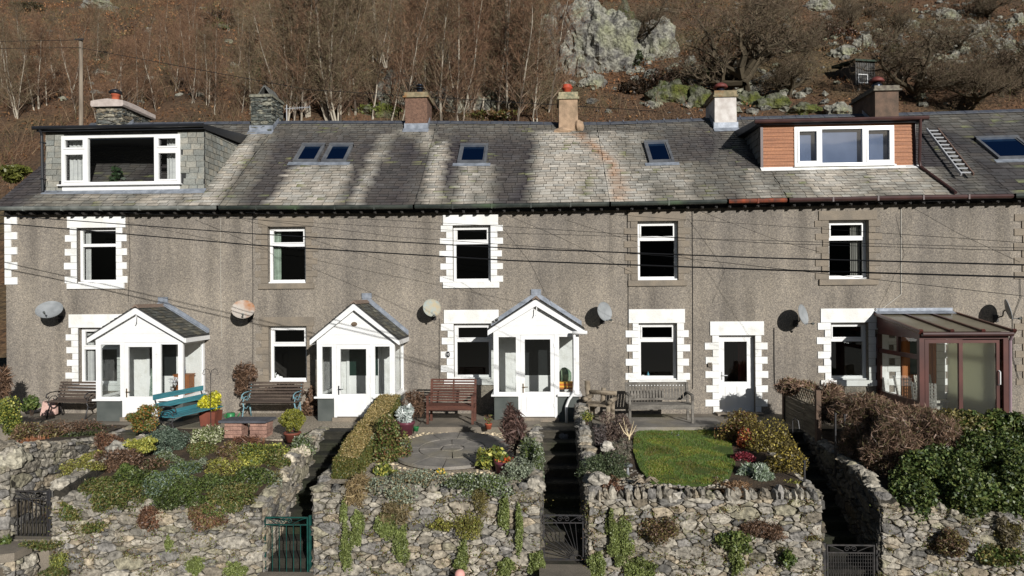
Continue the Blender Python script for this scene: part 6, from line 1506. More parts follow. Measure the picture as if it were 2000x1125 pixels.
c = atz(985, 926, -.27); pot('wide plum pot with red and orange flowers', c, .2, .26, m_plum); plant('primula', 'low red and orange flowers filling the wide plum pot', (c.x, c.y, c.z + .27), (.17, .16, .06), 420, .045, [L(210, 70, 50), L(220, 120, 60), L(96, 120, 50), L(110, 130, 60)], 5, stem=False)
c = atz(757, 900, -.22); pot('small sea green pot half hidden by the patio bush', c, .1, .15, M('sea_green_glaze', L(110, 168, 168), rough=.4))
c = atz(766, 842, 0); pot('small teal planter beside the plum pot', V((c.x + .55, c.y, 0)), .07, .1, MATS['green_plastic'])
# black tub and pink slab by the end wall
c = atz(47, 812); mb = MB(True); D = Matrix.Rotation(radians(70), 3, 'Y'); mb.lathe([(.14, -.15), (.16, .15), (.13, .15), (.12, -.1)], c + V((0, .3, .15)), 18, M_=D); solo(mb, 'tub', M('glossy_black', (.02, .02, .022), rough=.15, spec=.8), 'glossy black tub lying on its side by the end wall', 'tub', c)
c = atz(76, 818); mb = MB(); mb.prism([(-.2, 0, .02), (.22, 0, .05), (.18, .05, .34), (.06, .06, .42), (-.02, .06, .32), (-.16, .05, .38)], (0, .1, .02)); o = mb.build('sandstone_slab', M('pink_sandstone', L(206, 172, 160), L(180, 146, 134), sc=6, rough=.9, bump=.5), None); o.location = c + V((0, .3, 0)); tag(o, 'broken pink stone slab leaning by the black tub', 'stone')
# shepherd's crook
p0 = atz(412, 838); root = thing('bird_feeder_hook', 'black double crook pole standing behind the turquoise bench end', 'pole', p0)
mb = MB(); mb.tube([(0, 0, -.2), (0, 0, 1.3)], .008, 6)
for s_ in (-1, 1): mb.tube([(0, 0, 1.26), (s_ * .03, 0, 1.38), (s_ * .1, 0, 1.42), (s_ * .17, 0, 1.38), (s_ * .19, 0, 1.3), (s_ * .16, 0, 1.27), (s_ * .13, 0, 1.30)], .007, 5)
mb.build('hook', m_iron, root)
# mushroom ornament, driftwood, pale branch, white stones
c = atz(1226, 928, -.28); root = thing('stone_mushroom', 'small grey stone mushroom at the left of the lawn', 'ornament', c); mb = MB(True); mb.lathe([(.035, 0), (.025, .1), (.02, .18)], (0, 0, 0), 10); mb.build('stalk', m_dish, root); mb = MB(True); mb.lathe([(.01, .165), (.1, .17), (.095, .2), (.05, .225), (.01, .23)], (0, 0, 0), 16); mb.build('cap', m_greyframe, root)
c = atz(1258, 948, -.3); mb = MB(True); rd = random.Random(2)
for k in range(9): a = rd.uniform(0, 6.28); mb.tube([c + V((0, 0, .05)), c + V((cos(a) * .12, sin(a) * .08, rd.uniform(.06, .16))), c + V((cos(a) * .26, sin(a) * .15, rd.uniform(.02, .14)))], [.03, .02, .006], 6)
solo(mb, 'driftwood', m_log, 'twisted driftwood piece on the gravel in front of the lawn', 'driftwood', c)
c = atz(1228, 868, -.1); mb = MB(); mb.tube([c + V((0, 0, -.05)), c + V((.01, 0, .2))], [.022, .018], 6, col=L(214, 196, 160))
for dx_, dz_ in ((-.2, .3), (-.12, .42), (.1, .36), (.16, .26), (-.06, .28)): mb.tube([c + V((.01, 0, .16)), c + V((dx_ * .5, 0, .16 + dz_ * .35)), c + V((dx_, rd.uniform(-.1, .1), .16 + dz_))], [.014, .01, .004], 5, col=L(214, 196, 160))
o = mb.build('bare_branch', m_twig, None, c); o.location = c; tag(o, 'pale bleached bare branch standing left of the lawn', 'branch')
for k, (x, y, r, lb, col) in enumerate([(1186, 872, .11, 'upright white stone on the wall beside the juniper', L(176, 170, 158)), (1170, 935, .15, 'large whitish stone on the corner by the steps', L(160, 154, 142)), (1228, 962, .14, 'rounded grey stone on the wall edge left of the driftwood', L(150, 148, 142)), (1316, 975, .17, 'big rounded stone set in the edge below the lawn', L(166, 160, 148)),
                                       (1100, 852, .12, 'loose grey stone on the steps below the white downpipe', L(120, 116, 112)), (20, 892, .3, 'large pale boulder on top of the left wall', L(166, 160, 142)), (230, 880, .22, 'grey stone showing between heather and moss', L(140, 136, 126)), (560, 905, .2, 'pale stone at the right edge of the heather bank', L(190, 180, 160)),
                                       (545, 935, .16, 'weathered stone lower on the edge of the heather bank', L(170, 160, 140)), (590, 880, .18, 'stone at the top of the shaded steps', L(180, 170, 150)), (1395, 790, .0, '', None)]):
    if r <= 0: continue
    Y = {0: -4.1, 1: -5.5, 2: -5.5, 3: -5.6, 4: -2.1, 5: -5.5, 6: -3.9, 7: -4.1, 8: -4.7, 9: -3.6}[k]; c = at(x, y, Y); mb = MB(); mb.blob((0, 0, 0), (r * 1.1, r * .8, r * .85), k + 7, 16, 10, amp=.35, col=col); o = mb.build('stone', m_stone); o.location = c; tag(o, lb, 'stone')

# ---------------------------------------------------------------- gates
def spiral(c, r, turns=1.4, s_=1, n=22):
    return [(c[0] + s_ * r * (1 - .8 * k / n) * cos(turns * 2 * pi * k / n), c[1], c[2] + r * (1 - .8 * k / n) * sin(turns * 2 * pi * k / n)) for k in range(n + 1)]
def gate(label, pxa, pxb, pyt, pyb, mat, style, rz=0):
    a = at(pxa, pyb, YF + .06); b = at(pxb, pyb, YF + .06); W = b.x - a.x; Hh = at(pxa, pyt, YF + .06).z - a.z
    root = thing('garden_gate', label, 'gate', a, rz)
    for x in (.02, W - .02): mb = MB(); mb.box(x - .022, x + .022, -.022, .022, -.12, Hh + .02); mb.build('post', mat, root)
    mb = MB(); r = .011; x0, x1 = .07, W - .07
    mb.box(x0, x1, -.012, .012, Hh - .03, Hh - .008); mb.box(x0, x1, -.012, .012, Hh - .16, Hh - .142); mb.box(x0, x1, -.012, .012, .03, .05); mb.box(x0 - .01, x0 + .012, -.013, .013, .03, Hh - .008); mb.box(x1 - .012, x1 + .01, -.013, .013, .03, Hh - .008); mb.build('frame', mat, root)
    mb = MB(); m_ = (x0 + x1) / 2; zc = Hh - .086
    mb.tube(spiral((m_ - .06, 0, zc), .052), .007, 5); mb.tube(spiral((m_ + .06, 0, zc), .052, s_=-1), .007, 5)
    mb.tube([(x0, 0, Hh - .03), (x0 + .1, 0, Hh - .05), (m_ - .12, 0, Hh - .13)], .007, 5); mb.tube([(x1, 0, Hh - .03), (x1 - .1, 0, Hh - .05), (m_ + .12, 0, Hh - .13)], .007, 5)
    if style == 'sun': mb.tube(spiral((x0 + .06, 0, zc), .04), .006, 5); mb.tube(spiral((x1 - .06, 0, zc), .04, s_=-1), .006, 5)
    mb.build('scrollwork', mat, root)
    mb = MB()
    if style == 'sun':
        c_ = V((x1 - .09, 0, .05)); R_ = .07
        for k in range(10):
            an = radians(94 + k * 9.3); d = V((cos(an), 0, sin(an))); t = min((Hh - .16 - .05) / max(d.z, .01), (x0 - c_.x) / min(d.x, -.001))
            mb.tube([c_ + d * R_, c_ + d * t], .006, 5)
        mb.tube([c_ + V((R_ * cos(radians(t)), 0, R_ * sin(radians(t)))) for t in range(0, 181, 20)], .008, 5)
    elif style == 'grid':
        for k in range(19): x = x0 + (x1 - x0) * (k + .5) / 19; mb.box(x - .004, x + .004, -.004, .004, .05, Hh - .16)
        for k in range(14): z = .05 + (Hh - .22) * (k + .5) / 14; mb.box(x0, x1, .005, .011, z - .003, z + .003)
    else:
        n = 6 if style == 'bars' else 9
        for k in range(1, n): x = x0 + (x1 - x0) * k / n; mb.box(x - .006, x + .006, -.006, .006, .05, Hh - .16)
        if style == 'drape': mb.tube([(x0, 0, Hh - .03), ((x0 * 2 + x1) / 3, 0, Hh - .16), (m_ + .1, 0, Hh - .24), (x1, 0, Hh - .34)], .008, 5)
    mb.build('bars', mat, root)
m_ggreen = M('green_iron', L(24, 74, 66), L(18, 54, 50), sc=9, rough=.45)
gate('black iron gate at the left beside worn stone slabs', 20, 101, 957, 1062, m_iron, 'drape')
gate('green painted iron gate at the bottom of the shaded steps', 511, 609, 1008, 1122, m_ggreen, 'bars')
gate('black iron gate with sunburst bars below the third porch', 1055, 1147, 1004, 1097, m_iron, 'sun')
gate('black gate of fine wire grid at the dark right hand path', 1608, 1716, 1062, 1185, M('worn_iron', L(66, 62, 60), (.02, .02, .02), sc=10, rough=.5), 'grid')

# ---------------------------------------------------------------- fence between the fourth and fifth houses
m_fence = M('old_fence_board', L(128, 120, 104), L(92, 84, 72), sc=3, rough=.95, stretch=(1, .5, 5), fine=.2)
root = thing('fence_panel', 'weathered board fence panel with trellis top by the dark path', 'fence', (5.85, -1.95, -.17)); X = 5.85 - 5.85
mb = MB()
for k in range(6): z = .02 + k * .13; mb.box(-.01, .012, -.95, 1.0, z, z + .118)
mb.build('boards', m_fence, root); mb = MB()
for k in range(13):
    y = -.95 + k * .15; mb.bar((0, y, .82), (0, min(1.0, y + .3), 1.1), .01, .02, up=(1, 0, 0)); mb.bar((0, y + .3 if y + .3 < 1 else 1.0, .82), (0, y, 1.1), .01, .02, up=(1, 0, 0))
mb.bar((0, -.95, .82), (0, 1, .82), .03, .03); mb.bar((0, -.95, 1.12), (0, 1, 1.12), .03, .03); mb.build('trellis', m_fence, root)
for y in (-1.0, 1.0): mb = MB(); mb.box(-.05, .05, y - .05, y + .05, -.3, 1.2); mb.build('post', m_dkst, root)
for k, (x, Y, h, lb) in enumerate([(1632, -4.0, .95, 'dark metal post standing in the brown hedge left end'), (1650, -3.6, .8, 'shorter dark post beside the brown hedge'), (1770, -4.3, .9, 'dark post showing through the brown hedge'), (1571, -5.1, .35, 'short rusted stake at the corner above the dark gate')]):
    p = at(x, 900, Y); z0 = soilz(3 if k == 3 else 4, p.x, Y); mb = MB(); mb.tube([(0, 0, -.3), (0, 0, h)], .022, 6); mb.lathe([(.03, h), (.03, h + .03)], (0, 0, 0), 6); o = mb.build('metal_post', m_iron); o.location = (p.x, Y, z0); tag(o, lb, 'post')
# handrail hoop by the fence
p = at(1548, 850, -2.6); mb = MB(); mb.tube([(0, 0, 0), (0, 0, .62), (.02, -.1, .68), (.02, -.28, .66), (.02, -.34, .5)], .014, 6); o = mb.build('handrail', m_iron); o.location = (p.x, p.y, -.3); tag(o, 'thin black handrail at the top of the dark path', 'handrail')
# ---------------------------------------------------------------- planting
G1 = [L(88, 108, 44), L(70, 90, 36), L(112, 124, 56)]; GD = [L(66, 76, 34), L(80, 90, 40), L(54, 62, 30)]; GY = [L(158, 160, 60), L(128, 134, 50), L(186, 180, 70)]
BR = [L(124, 94, 70), L(98, 74, 56), L(146, 114, 88), L(84, 64, 48)]; BG = [L(100, 118, 98), L(82, 100, 84), L(122, 138, 116)]; OR = [L(172, 112, 44), L(150, 120, 48), L(128, 108, 44)]
SV = [L(168, 176, 150), L(140, 150, 124), L(120, 128, 100)]; RU = [L(120, 78, 54), L(96, 64, 48), L(140, 98, 68)]; TR = [L(124, 136, 66), L(106, 120, 56), L(142, 152, 84)]; OL = [L(120, 112, 60), L(98, 92, 50), L(140, 126, 66)]
DN = {'n': 0}
def bush(name, label, px, py, wpx, hpx, Y, pal, n=1800, size=.05, dep=.7, cat='shrub', group=None, **kw):
    c = at(px, py, Y); k = ppm(Y); DN['n'] += 1
    if Y <= -5.7: kw.setdefault('stem', False)
    a_ = kw.get('asp', 1.6); n = int(n * (1.0 + .32 * max(0, a_ - 1.6))); pal = [tuple(np.array(q) * .82 + np.mean(q) * .10) for q in pal]; size, n = (size * .78, int(n * 1.5)) if size < .06 else (size, n)
    return plant(name, label, (c.x, c.y, c.z), (wpx / 2 / k, max(.1, wpx / 2 / k * dep), hpx / 2 / k), n, size, pal, 300 + DN['n'], cat, group, **kw)
# plot 0 (left edge)
bush('conifer', 'yellow green dwarf conifer at the left edge', 18, 812, 70, 80, -2.6, GY + G1, 2600, .045)
bush('privet', 'green leafy sprig above the dwarf conifer', 62, 790, 40, 40, -2.2, G1, 500, .06)
bush('rose_bush', 'leafless reddish rose twigs at the left edge', 4, 750, 44, 60, -1.5, BR, 260, .16, asp=9)
bush('heather', 'olive and brown heather under the black tub', 70, 850, 110, 60, -3.0, OL + BR, 2600, .05, asp=2.6)
bush('dead_fern', 'rust coloured dead fern fronds near the left edge', 55, 872, 110, 34, -3.9, [L(176, 120, 74), L(150, 92, 58)], 600, .16, asp=7)
bush('groundcover', 'dark green trailing mat below the first bench', 155, 862, 100, 44, -3.2, GD, 2400, .04)
bush('heath', 'grey brown heath in front of the first bench', 130, 838, 130, 34, -2.4, BR + [L(130, 116, 96)], 1800, .05, asp=3)
bush('evergreen', 'sparse green shrub at the foot of the first porch', 195, 845, 60, 50, -2.3, GD + BR, 700, .05)
bush('weed', 'green weed at the foot of the left wall', 8, 1062, 30, 34, -6.0, G1, 300, .05)
# plot 1 bank
bush('berberis', 'orange green dome shaped bush in front of the first porch', 284, 815, 74, 56, -3.3, OR + G1, 3200, .04)
bush('juniper', 'blue grey juniper spreading under the turquoise bench', 322, 868, 84, 66, -3.7, BG, 3600, .045, asp=2.5)
bush('heather', 'dry brown heather clump on the left of the bank', 228, 905, 90, 70, -4.5, BR, 3200, .05, asp=3)
bush('saxifrage', 'low yellow topped cushion beside the brown heather', 276, 872, 72, 34, -4.2, GY, 1500, .04)
bush('heather', 'dark red brown heather between stones at the bank top', 215, 862, 70, 56, -3.7, RU + BR, 1500, .05, asp=3)
bush('conifer', 'bright green prostrate conifer along the bank front', 270, 945, 150, 58, -5.15, G1 + GD, 5200, .045, asp=2.4)
bush('dome_heath', 'rounded olive heath in the middle of the bank', 396, 884, 68, 46, -3.75, OL + G1, 3000, .035, asp=2.5)
bush('juniper', 'blue green juniper in the middle of the bank', 360, 925, 96, 62, -4.6, BG + G1, 3800, .045, asp=2.4)
bush('conifer', 'mid green spreading conifer at the bank centre', 420, 950, 110, 58, -5.1, G1 + GD, 3800, .045, asp=2.4)
bush('euonymus', 'yellow speckled low shrub near the ball bush', 508, 892, 112, 50, -4.1, GY + G1, 3200, .045)
bush('conifer', 'dark green conifer hanging over the bank corner', 490, 945, 110, 80, -4.95, GD + G1, 5200, .045, asp=2.4)
bush('variegated_shrub', 'white variegated little shrub behind the bank', 405, 850, 80, 36, -3.2, [L(196, 196, 160), L(140, 150, 90), L(100, 112, 60)], 1300, .04)
bush('grey_lavender', 'pale grey foliage clump low in the bank', 395, 912, 50, 34, -4.3, SV, 900, .05, asp=3)
bush('heath', 'tawny dry heath between the conifers', 455, 905, 70, 50, -4.3, BR + OL, 1800, .045, asp=3)
bush('dried_flowers', 'upright dead flower stems below the slate table', 480, 868, 60, 50, -3.5, RU, 240, .12, asp=10)
bush('rockery_plant', 'light green rockery plant at the stones by the ball bush', 592, 868, 60, 40, -3.6, G1 + SV, 1000, .04)
bush('heather', 'russet heather hanging on the wall left of centre', 296, 1012, 56, 56, -5.78, RU + BR, 1300, .045, asp=3)
bush('heather', 'large russet heather hanging over the first wall', 405, 1005, 90, 60, -5.75, RU + BR + OL, 2800, .045, asp=3)
bush('moss', 'yellow green moss over the left end of the bank wall', 158, 915, 100, 34, -4.9, GY + OL, 2200, .025)
bush('conifer', 'small green conifer on the left corner of the bank wall', 140, 995, 50, 50, -5.7, G1 + OL, 1300, .04)
bush('thyme', 'green and brown tuft on the wall below the conifers', 182, 1028, 56, 26, -5.8, OL + G1, 700, .035)
bush('moss', 'light green moss patch low on the wall near the first gate', 115, 1095, 40, 50, -5.85, GY + TR, 1200, .02)
for k, (x, y, w_, h, Y, lb, pal) in enumerate([
        (180, 955, 90, 60, -5.4, 'olive heath on the left part of the bank front', OL + G1), (330, 945, 110, 70, -5.3, 'mid green conifer between bright conifers at the bank front', G1 + BG), (345, 968, 130, 70, -5.6, 'olive fringe over the top of the first wall', G1 + GD), (450, 972, 110, 64, -5.6, 'green and tawny fringe over the first wall right half', G1 + OL),
        (245, 968, 130, 66, -5.6, 'bright green fringe over the first wall left half', G1 + OL), (300, 920, 80, 50, -4.5, 'dark green heath behind the bright conifer', GD + BR), (440, 915, 80, 50, -4.6, 'yellow green heath in the right centre of the bank', GY + OL), (545, 900, 60, 60, -4.3, 'brown green heath at the right edge of the bank', OL + G1),
        (330, 895, 60, 40, -4.1, 'silvery spikes under the blue juniper', SV + G1), (455, 880, 60, 40, -3.8, 'tawny heather below the slate table', BR + OL), (250, 925, 60, 44, -4.8, 'green spray among the brown heather', G1), (190, 900, 60, 44, -4.3, 'mossy hump left of the brown heather', OL + GY),
        (530, 950, 50, 70, -4.9, 'grassy fringe on the right slope of the bank', OL + SV), (390, 955, 70, 40, -5.0, 'dark gap filling heath in the bank centre', GD + OL), (480, 905, 70, 40, -4.4, 'yellow green low shrub next to the speckled shrub', GY)]):
    bush('heath', lb, x, y, w_, h, Y, pal, int(w_ * h * .6), .045, asp=2.6, dep=.9)
for x, y, w_, lb in ((60, 1066, 110, 'turf strip under the first black gate'), (105, 1120, 60, 'mossy turf at the foot of the wall corner'), (12, 1128, 60, 'turf at the very bottom left corner')):
    bush('turf_strip', lb, x, y, w_, 22, -5.95, OL + G1, 1200, .04, asp=3)
# plot 2
bush('dogwood', 'thin bare reddish twigs beside the plum pot', 808, 785, 50, 56, -1.5, BR, 200, .16, asp=11)
bush('pyracantha', 'tall green brown bush growing against the box hedge', 762, 872, 84, 112, -4.2, G1 + OL + [L(120, 80, 50)], 5200, .045)
bush('bergenia', 'leafy green clump at the foot of the patio bush', 750, 920, 60, 44, -5.0, G1 + GY, 700, .055)
bush('sea_thrift', 'silver green mat spilling over the wall left of the dark stone', 800, 950, 150, 64, -5.6, SV + [L(150, 130, 90)], 4200, .035)
bush('sea_thrift', 'silver green mat spilling over the wall in the centre', 935, 945, 150, 52, -5.55, SV + G1, 4200, .035)
bush('sea_thrift', 'pale lichen like mat near the wall corner by the steps', 1020, 920, 70, 60, -5.2, SV, 1800, .035)
bush('dry_grass', 'hanging straw coloured grass on the central wall', 700, 960, 60, 60, -5.7, [L(168, 146, 100), L(140, 118, 80)], 500, .12, asp=9)
bush('dry_grass', 'faded brown grass under the silver mats', 770, 1000, 60, 50, -5.75, [L(150, 130, 90), L(120, 108, 70)], 500, .1, asp=9)
bush('sedum', 'blue grey sedum at the hedge foot', 722, 950, 80, 30, -5.4, BG + SV, 900, .05)
bush('laurel', 'yellow green leafy shrub behind the wide plum pot', 962, 893, 66, 52, -4.8, GY + G1, 800, .07)
bush('hydrangea', 'bare purple brown stems standing left of the steps', 1004, 835, 54, 110, -4.2, [L(116, 88, 78), L(92, 70, 62)], 420, .16, asp=8)
bush('iris', 'spiky green leaves beside the garden steps', 1030, 885, 40, 60, -4.6, G1 + SV, 500, .16, asp=9)
bush('ivy', 'green fringe hanging along the steps wall', 1050, 905, 28, 130, -4.9, G1 + SV, 1800, .035)
bush('daffodils', 'few yellow flowers at the patio front edge', 862, 922, 24, 16, -5.0, [L(230, 190, 40), L(110, 140, 50)], 60, .05)
bush('moss', 'ochre green mossy cushion low on the central wall, left half', 860, 1027, 56, 34, -5.82, GY + OL, 1700, .025)
bush('moss', 'ochre green mossy cushion low on the central wall, right half', 915, 1028, 80, 46, -5.82, GY + OL, 2600, .025)
bush('hanging_heath', 'olive tuft above the mossy cushions', 935, 975, 44, 70, -5.75, OL, 1200, .035, asp=3)
TL = [(675, 1075, 30, 110, 'long narrow'), (697, 1035, 36, 90, 'thick upper'), (752, 1025, 60, 80, 'broad'), (785, 1060, 40, 90, 'tapering'), (905, 1080, 26, 70, 'slim grey green'), (985, 1000, 30, 90, 'olive'), (1015, 1040, 26, 120, 'long dense'), (1048, 1100, 44, 60, 'bushy'), (990, 1108, 54, 40, 'low wide'), (897, 1105, 30, 40, 'short'),
      (1195, 1030, 26, 80, 'narrow'), (1215, 1060, 60, 120, 'large forked'), (1165, 1105, 50, 60, 'low leafy'), (1440, 1100, 34, 62, 'dark rounded'), (380, 1105, 50, 44, 'light green'), (462, 1112, 60, 40, 'fresh green'), (330, 1062, 16, 40, 'small'), (1250, 1110, 70, 50, 'spreading'), (672, 1000, 20, 60, 'thin'), (1970, 1045, 60, 60, 'grey brown')]
WH = lambda x: 'under the heather bank' if x < 512 else 'below the patio' if x < 1055 else 'below the lawn' if x < 1605 else 'at the right edge'
for x, y, w_, h, q in TL:
    bush('trailing_plant', q + ' trailing plant on the wall ' + WH(x), x, y, w_, h, -5.8, TR if x != 1970 else OL, int(w_ * h * .55) + 200, .03, dep=.35, cat='plant', group='trailing plants on the garden walls', stem=False, k=26, lump=.3)
# plot 3
bush('juniper', 'dark green juniper cushion overhanging the steps', 1182, 915, 100, 60, -4.95, [L(84, 98, 62), L(66, 80, 52), L(104, 116, 80)], 4600, .035, asp=2)
bush('buddleia', 'grey brown dry shrub in front of the log chair', 1205, 832, 66, 62, -2.6, [L(150, 132, 116), L(120, 100, 90), L(104, 84, 76)], 2200, .05, asp=4)
bush('lavender', 'grey green lavender left of the lawn', 1210, 882, 60, 50, -3.9, [L(124, 120, 100), L(100, 100, 84), L(140, 124, 112)], 2600, .06, asp=5)
bush('lavender', 'purplish lavender clump in the wall corner', 1170, 860, 40, 60, -3.0, [L(110, 96, 92), L(90, 84, 80)], 1000, .06, asp=5)
bush('heath', 'rusty dry heath on the corner below the juniper', 1190, 955, 80, 44, -5.4, RU + BR, 1800, .04, asp=3)
bush('rockery_plant', 'small green plants on the wall top by the white downpipe', 1146, 812, 24, 30, -3.2, GY + G1, 500, .03)
bush('escallonia', 'large bronze green bush beside the white front door', 1434, 838, 116, 84, -2.5, [L(132, 112, 52), L(104, 92, 46), L(150, 134, 60), L(110, 70, 44)], 5200, .04)
bush('azalea', 'orange leaved shrub in front of the bronze bush', 1456, 858, 46, 52, -3.1, [L(200, 108, 56), L(176, 84, 46), L(150, 80, 44)], 1300, .045)
bush('heuchera', 'deep red dwarf shrub right of the lawn', 1452, 893, 44, 28, -4.0, [L(150, 44, 56), L(110, 36, 48)], 1100, .035)
bush('lavender_cotton', 'silver leaved spiky clump right of the lawn', 1477, 925, 68, 42, -4.9, [L(190, 200, 182), L(150, 166, 140), L(120, 140, 100)], 1300, .08, asp=5)
bush('cotoneaster', 'yellow dotted dark hedge bush above the dark path', 1498, 866, 116, 96, -3.2, [L(104, 92, 46), L(84, 76, 40), L(176, 160, 60), L(120, 104, 50)], 4200, .04)
bush('cotoneaster', 'yellow dotted hedge bush at the corner above the dark gate', 1530, 908, 100, 104, -4.4, [L(104, 92, 46), L(84, 76, 40), L(190, 168, 60), L(120, 104, 50)], 4800, .04)
bush('moss', 'yellow green moss at the foot of the corner hedge', 1552, 948, 60, 24, -5.1, GY, 1000, .03)
bush('dry_grass', 'straw tuft on the wall edge below the lawn', 1440, 955, 90, 28, -5.4, [L(160, 126, 88), L(136, 104, 72)], 900, .07, asp=6)
bush('heath', 'brown tuft at the front right of the lawn', 1400, 945, 50, 26, -5.2, OL + BR, 900, .04, asp=3)
bush('crocuses', 'row of tiny mauve flowers at the back of the lawn', 1310, 848, 60, 10, -2.2, [L(170, 160, 220), L(120, 130, 80)], 60, .035)
bush('heather', 'large brown heather tuft hanging on the wall under the lawn', 1288, 1035, 84, 60, -5.8, BR + OL, 2400, .04, asp=3)
bush('heather', 'reddish heather on the wall right of centre under the lawn', 1500, 1040, 60, 34, -5.8, BR, 1100, .04, asp=3)
bush('heather', 'purple brown heather beside the green tuft under the lawn', 1480, 1030, 80, 40, -5.75, BR, 1100, .04, asp=3)
bush('fern', 'green leafy tuft in the middle of the lawn wall', 1432, 1055, 90, 50, -5.8, G1 + TR, 1400, .05)
bush('fern', 'small green tuft at the right of the lawn wall', 1540, 1090, 34, 40, -5.85, G1, 400, .05)
bush('dry_climber', 'dead brown climber on the wall beside the pale blue iron bench', 480, 740, 56, 70, -.25, BR, 900, .09, asp=6, dep=.4)
bush('dry_climber', 'dark creeper under the brown edged window behind the bench', 560, 762, 100, 30, -.2, BR, 900, .06, asp=4, dep=.3)
bush('dry_climber', 'shaded brown shrub between bench and second porch', 608, 790, 36, 70, -.4, BR, 900, .06, dep=.6)
# plot 4 and the boundary
HB = [L(150, 118, 96), L(128, 100, 80), L(104, 80, 62), L(172, 140, 114), L(116, 108, 66)]
bush('dry_climber', 'dead vine heaped along the top of the fence panel', 1560, 762, 90, 40, -1.6, HB, 1500, .12, asp=8)
for x, y, w_, h, Y, lb in [(1620, 790, 90, 70, -2.0, 'brown leafless hedge plant directly right of the fence panel'), (1690, 812, 120, 80, -3.2, 'brown leafless hedge plant below the conservatory window'), (1770, 822, 130, 70, -3.8, 'brown leafless hedge plant in front of the conservatory corner'),
                           (1730, 880, 120, 110, -4.5, 'tangled bramble mass above the ivy'), (1820, 850, 110, 90, -4.4, 'bramble stems mixed with green above the ivy'), (1665, 870, 60, 90, -4.0, 'sparse brown bramble beside the dark path')]:
    bush('bramble_hedge', lb, x, y, w_, h, Y, HB, int(w_ * h * .75), .12, asp=12, group='brown hedge along the fifth garden', k=20, lump=.5, shell=.2)
IV = [L(88, 108, 46), L(68, 88, 38), L(116, 130, 64), L(54, 70, 34), L(100, 108, 46)]
for x, y, w_, h, Y, lb in [(1790, 970, 110, 100, -5.45, 'ivy hanging over the left part of the right hand wall'), (1880, 975, 120, 110, -5.45, 'ivy curtain in the middle of the right hand wall'), (1965, 960, 110, 130, -5.4, 'ivy at the right edge of the wall'),
                           (1840, 915, 150, 90, -5.1, 'ivy mound above the middle of the wall'), (1940, 895, 140, 110, -4.8, 'tall ivy mound near the right edge')]:
    bush('ivy', lb, x, y, w_, h, Y, IV, int(w_ * h * .75), .05, asp=1.25, group='ivy over the right hand wall', k=24, lump=.42, shell=.7)
for x, y, w_, h, Y, lb, pal in [(1900, 835, 130, 60, -4.2, 'yellow green shrub below the sliding doors', OL + G1), (1975, 830, 90, 70, -4.3, 'mid green shrub at the right edge by the conservatory', G1 + IV), (1920, 870, 90, 60, -4.6, 'light green shrub above the ivy', TR + G1), (1850, 820, 60, 34, -4.2, 'olive shrub at the end of the brown hedge', OL)]:
    bush('shrub', lb, x, y, w_, h, Y, pal, int(w_ * h * .5), .06)
bush('heather', 'dark heather clump on the right hand wall below the ivy', 1850, 1062, 80, 60, -5.85, OL + BR, 2200, .045, asp=3)
bush('fern', 'hanging fern clump on the right hand wall near the edge', 1950, 1085, 110, 50, -5.85, OL + G1, 1800, .045)
bush('dead_fern', 'grey brown dead stems hanging at the right edge of the wall', 1965, 1050, 40, 90, -5.8, [L(120, 110, 84), L(98, 88, 66)], 900, .06, asp=4)

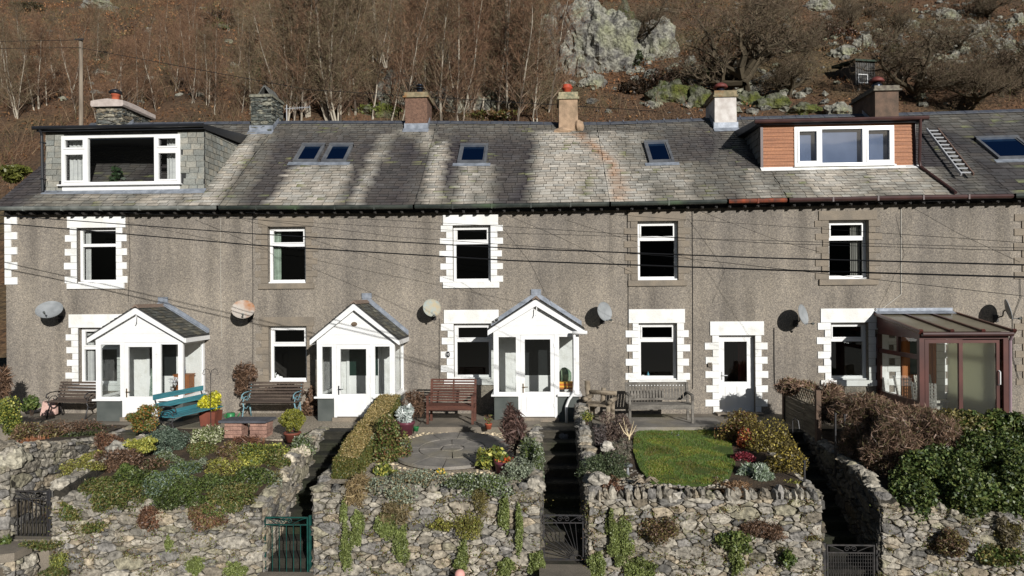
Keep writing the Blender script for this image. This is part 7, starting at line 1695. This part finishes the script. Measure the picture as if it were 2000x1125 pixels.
# the clipped box hedge beside the second porch
def hedge(name, label, x0, x1, y0, y1, zt0, zt1, zb0, zb1, n, size, seed=0):
    rg = np.random.default_rng(seed); yy = rg.uniform(0, 1, n); f = rg.random(n); u = rg.uniform(0, 1, n); wv = rg.random(n)
    X = np.empty(n); Z = np.empty(n); Y = y0 + (y1 - y0) * yy; zt = zt0 + (zt1 - zt0) * yy; zb = zb0 + (zb1 - zb0) * yy; w0 = x1 - x0
    topm = f < .38; lf = (f >= .38) & (f < .6); rt = (f >= .6) & (f < .88); ft = f >= .88
    X[topm] = x0 + w0 * u[topm]; Z[topm] = zt[topm]
    X[lf] = x0; X[rt] = x1; X[ft] = x0 + w0 * u[ft]; Y[ft] = y0 + .0
    m_ = ~topm; zt_ = np.where(ft, zt0, zt); zb_ = np.where(ft, zb0, zb); Z[m_] = (zb_ + (zt_ - zb_) * wv)[m_]
    bump = np.array([noise.noise(V((a * 3, b * 3, c * 3))) for a, b, c in zip(X, Y, Z)]) * .07
    P = np.stack([X + bump * (rt * 1.0 - lf * 1.0), Y - bump * ft, Z + bump * topm], 1) + rg.normal(size=(n, 3)) * .016
    Q = leaf_quads(P, size, 1.5, rg); C = palette([L(92, 98, 46), L(76, 84, 40), L(118, 108, 58)], n, rg)
    C[topm] = palette([L(164, 142, 92), L(142, 126, 78), L(176, 156, 108), L(114, 110, 60)], n, rg)[topm]
    root = thing(name, label, 'hedge', ((x0 + x1) / 2, y0, zb0)); add_obj('foliage', fastmesh('foliage', Q - np.array(root.location), m_leaf, C), root)
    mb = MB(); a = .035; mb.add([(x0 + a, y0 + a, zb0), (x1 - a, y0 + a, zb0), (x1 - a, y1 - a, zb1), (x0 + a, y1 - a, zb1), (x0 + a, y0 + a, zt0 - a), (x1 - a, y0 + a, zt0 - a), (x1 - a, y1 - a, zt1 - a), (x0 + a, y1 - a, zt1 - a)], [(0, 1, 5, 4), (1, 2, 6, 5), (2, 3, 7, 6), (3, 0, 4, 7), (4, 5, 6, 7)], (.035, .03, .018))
    mb.build('inner_branches', m_twig, root, root.location)
hedge('box_hedge', 'clipped box hedge with browned top running down beside the second porch', -3.92, -3.46, -5.25, -1.55, .10, .72, -.4, -.1, 52000, .021)
# wall-top lichen clumps and grass in the joints: nobody would count them
rg = np.random.default_rng(77); Pn = []
for k in range(420):
    px = rg.uniform(105, 2000); i = next((i for i, (a, b) in enumerate(PX) if a < px < b), None)
    if i is None: continue
    x = fx(px); z = rg.uniform(-1.9, topz(i, x)); m_ = rg.integers(10, 90); r = rg.uniform(.03, .13)
    Pn.append(np.array([x, YF - .05, z]) + rg.normal(size=(m_, 3)) * [r, .02, r * .6])
P = np.concatenate(Pn); Q = leaf_quads(P, .022, 2, rg); C = palette(TR + OL + OL + BR, len(P), rg) * .85
o = add_obj('wall_moss', fastmesh('wall_moss', Q, m_leaf, C)); tag(o, 'small tufts of moss and weeds in the wall joints', 'moss'); o['kind'] = 'stuff'
for x, y, r_, lb in ((898, 1122, 9, 'pink buoy like ball at the bottom edge of the photo'),):
    c = at(x, y, -6.0); mb = MB(True); mb.lathe([(.001, -.09)] + [(.09 * cos(radians(t)), .09 * sin(radians(t))) for t in range(-80, 81, 10)] + [(.001, .09)], c, 20); solo(mb, 'ball', M('pink_ball', L(214, 160, 150), rough=.6), 'small round pink ball on the bottom edge below the central wall', 'ball', c)
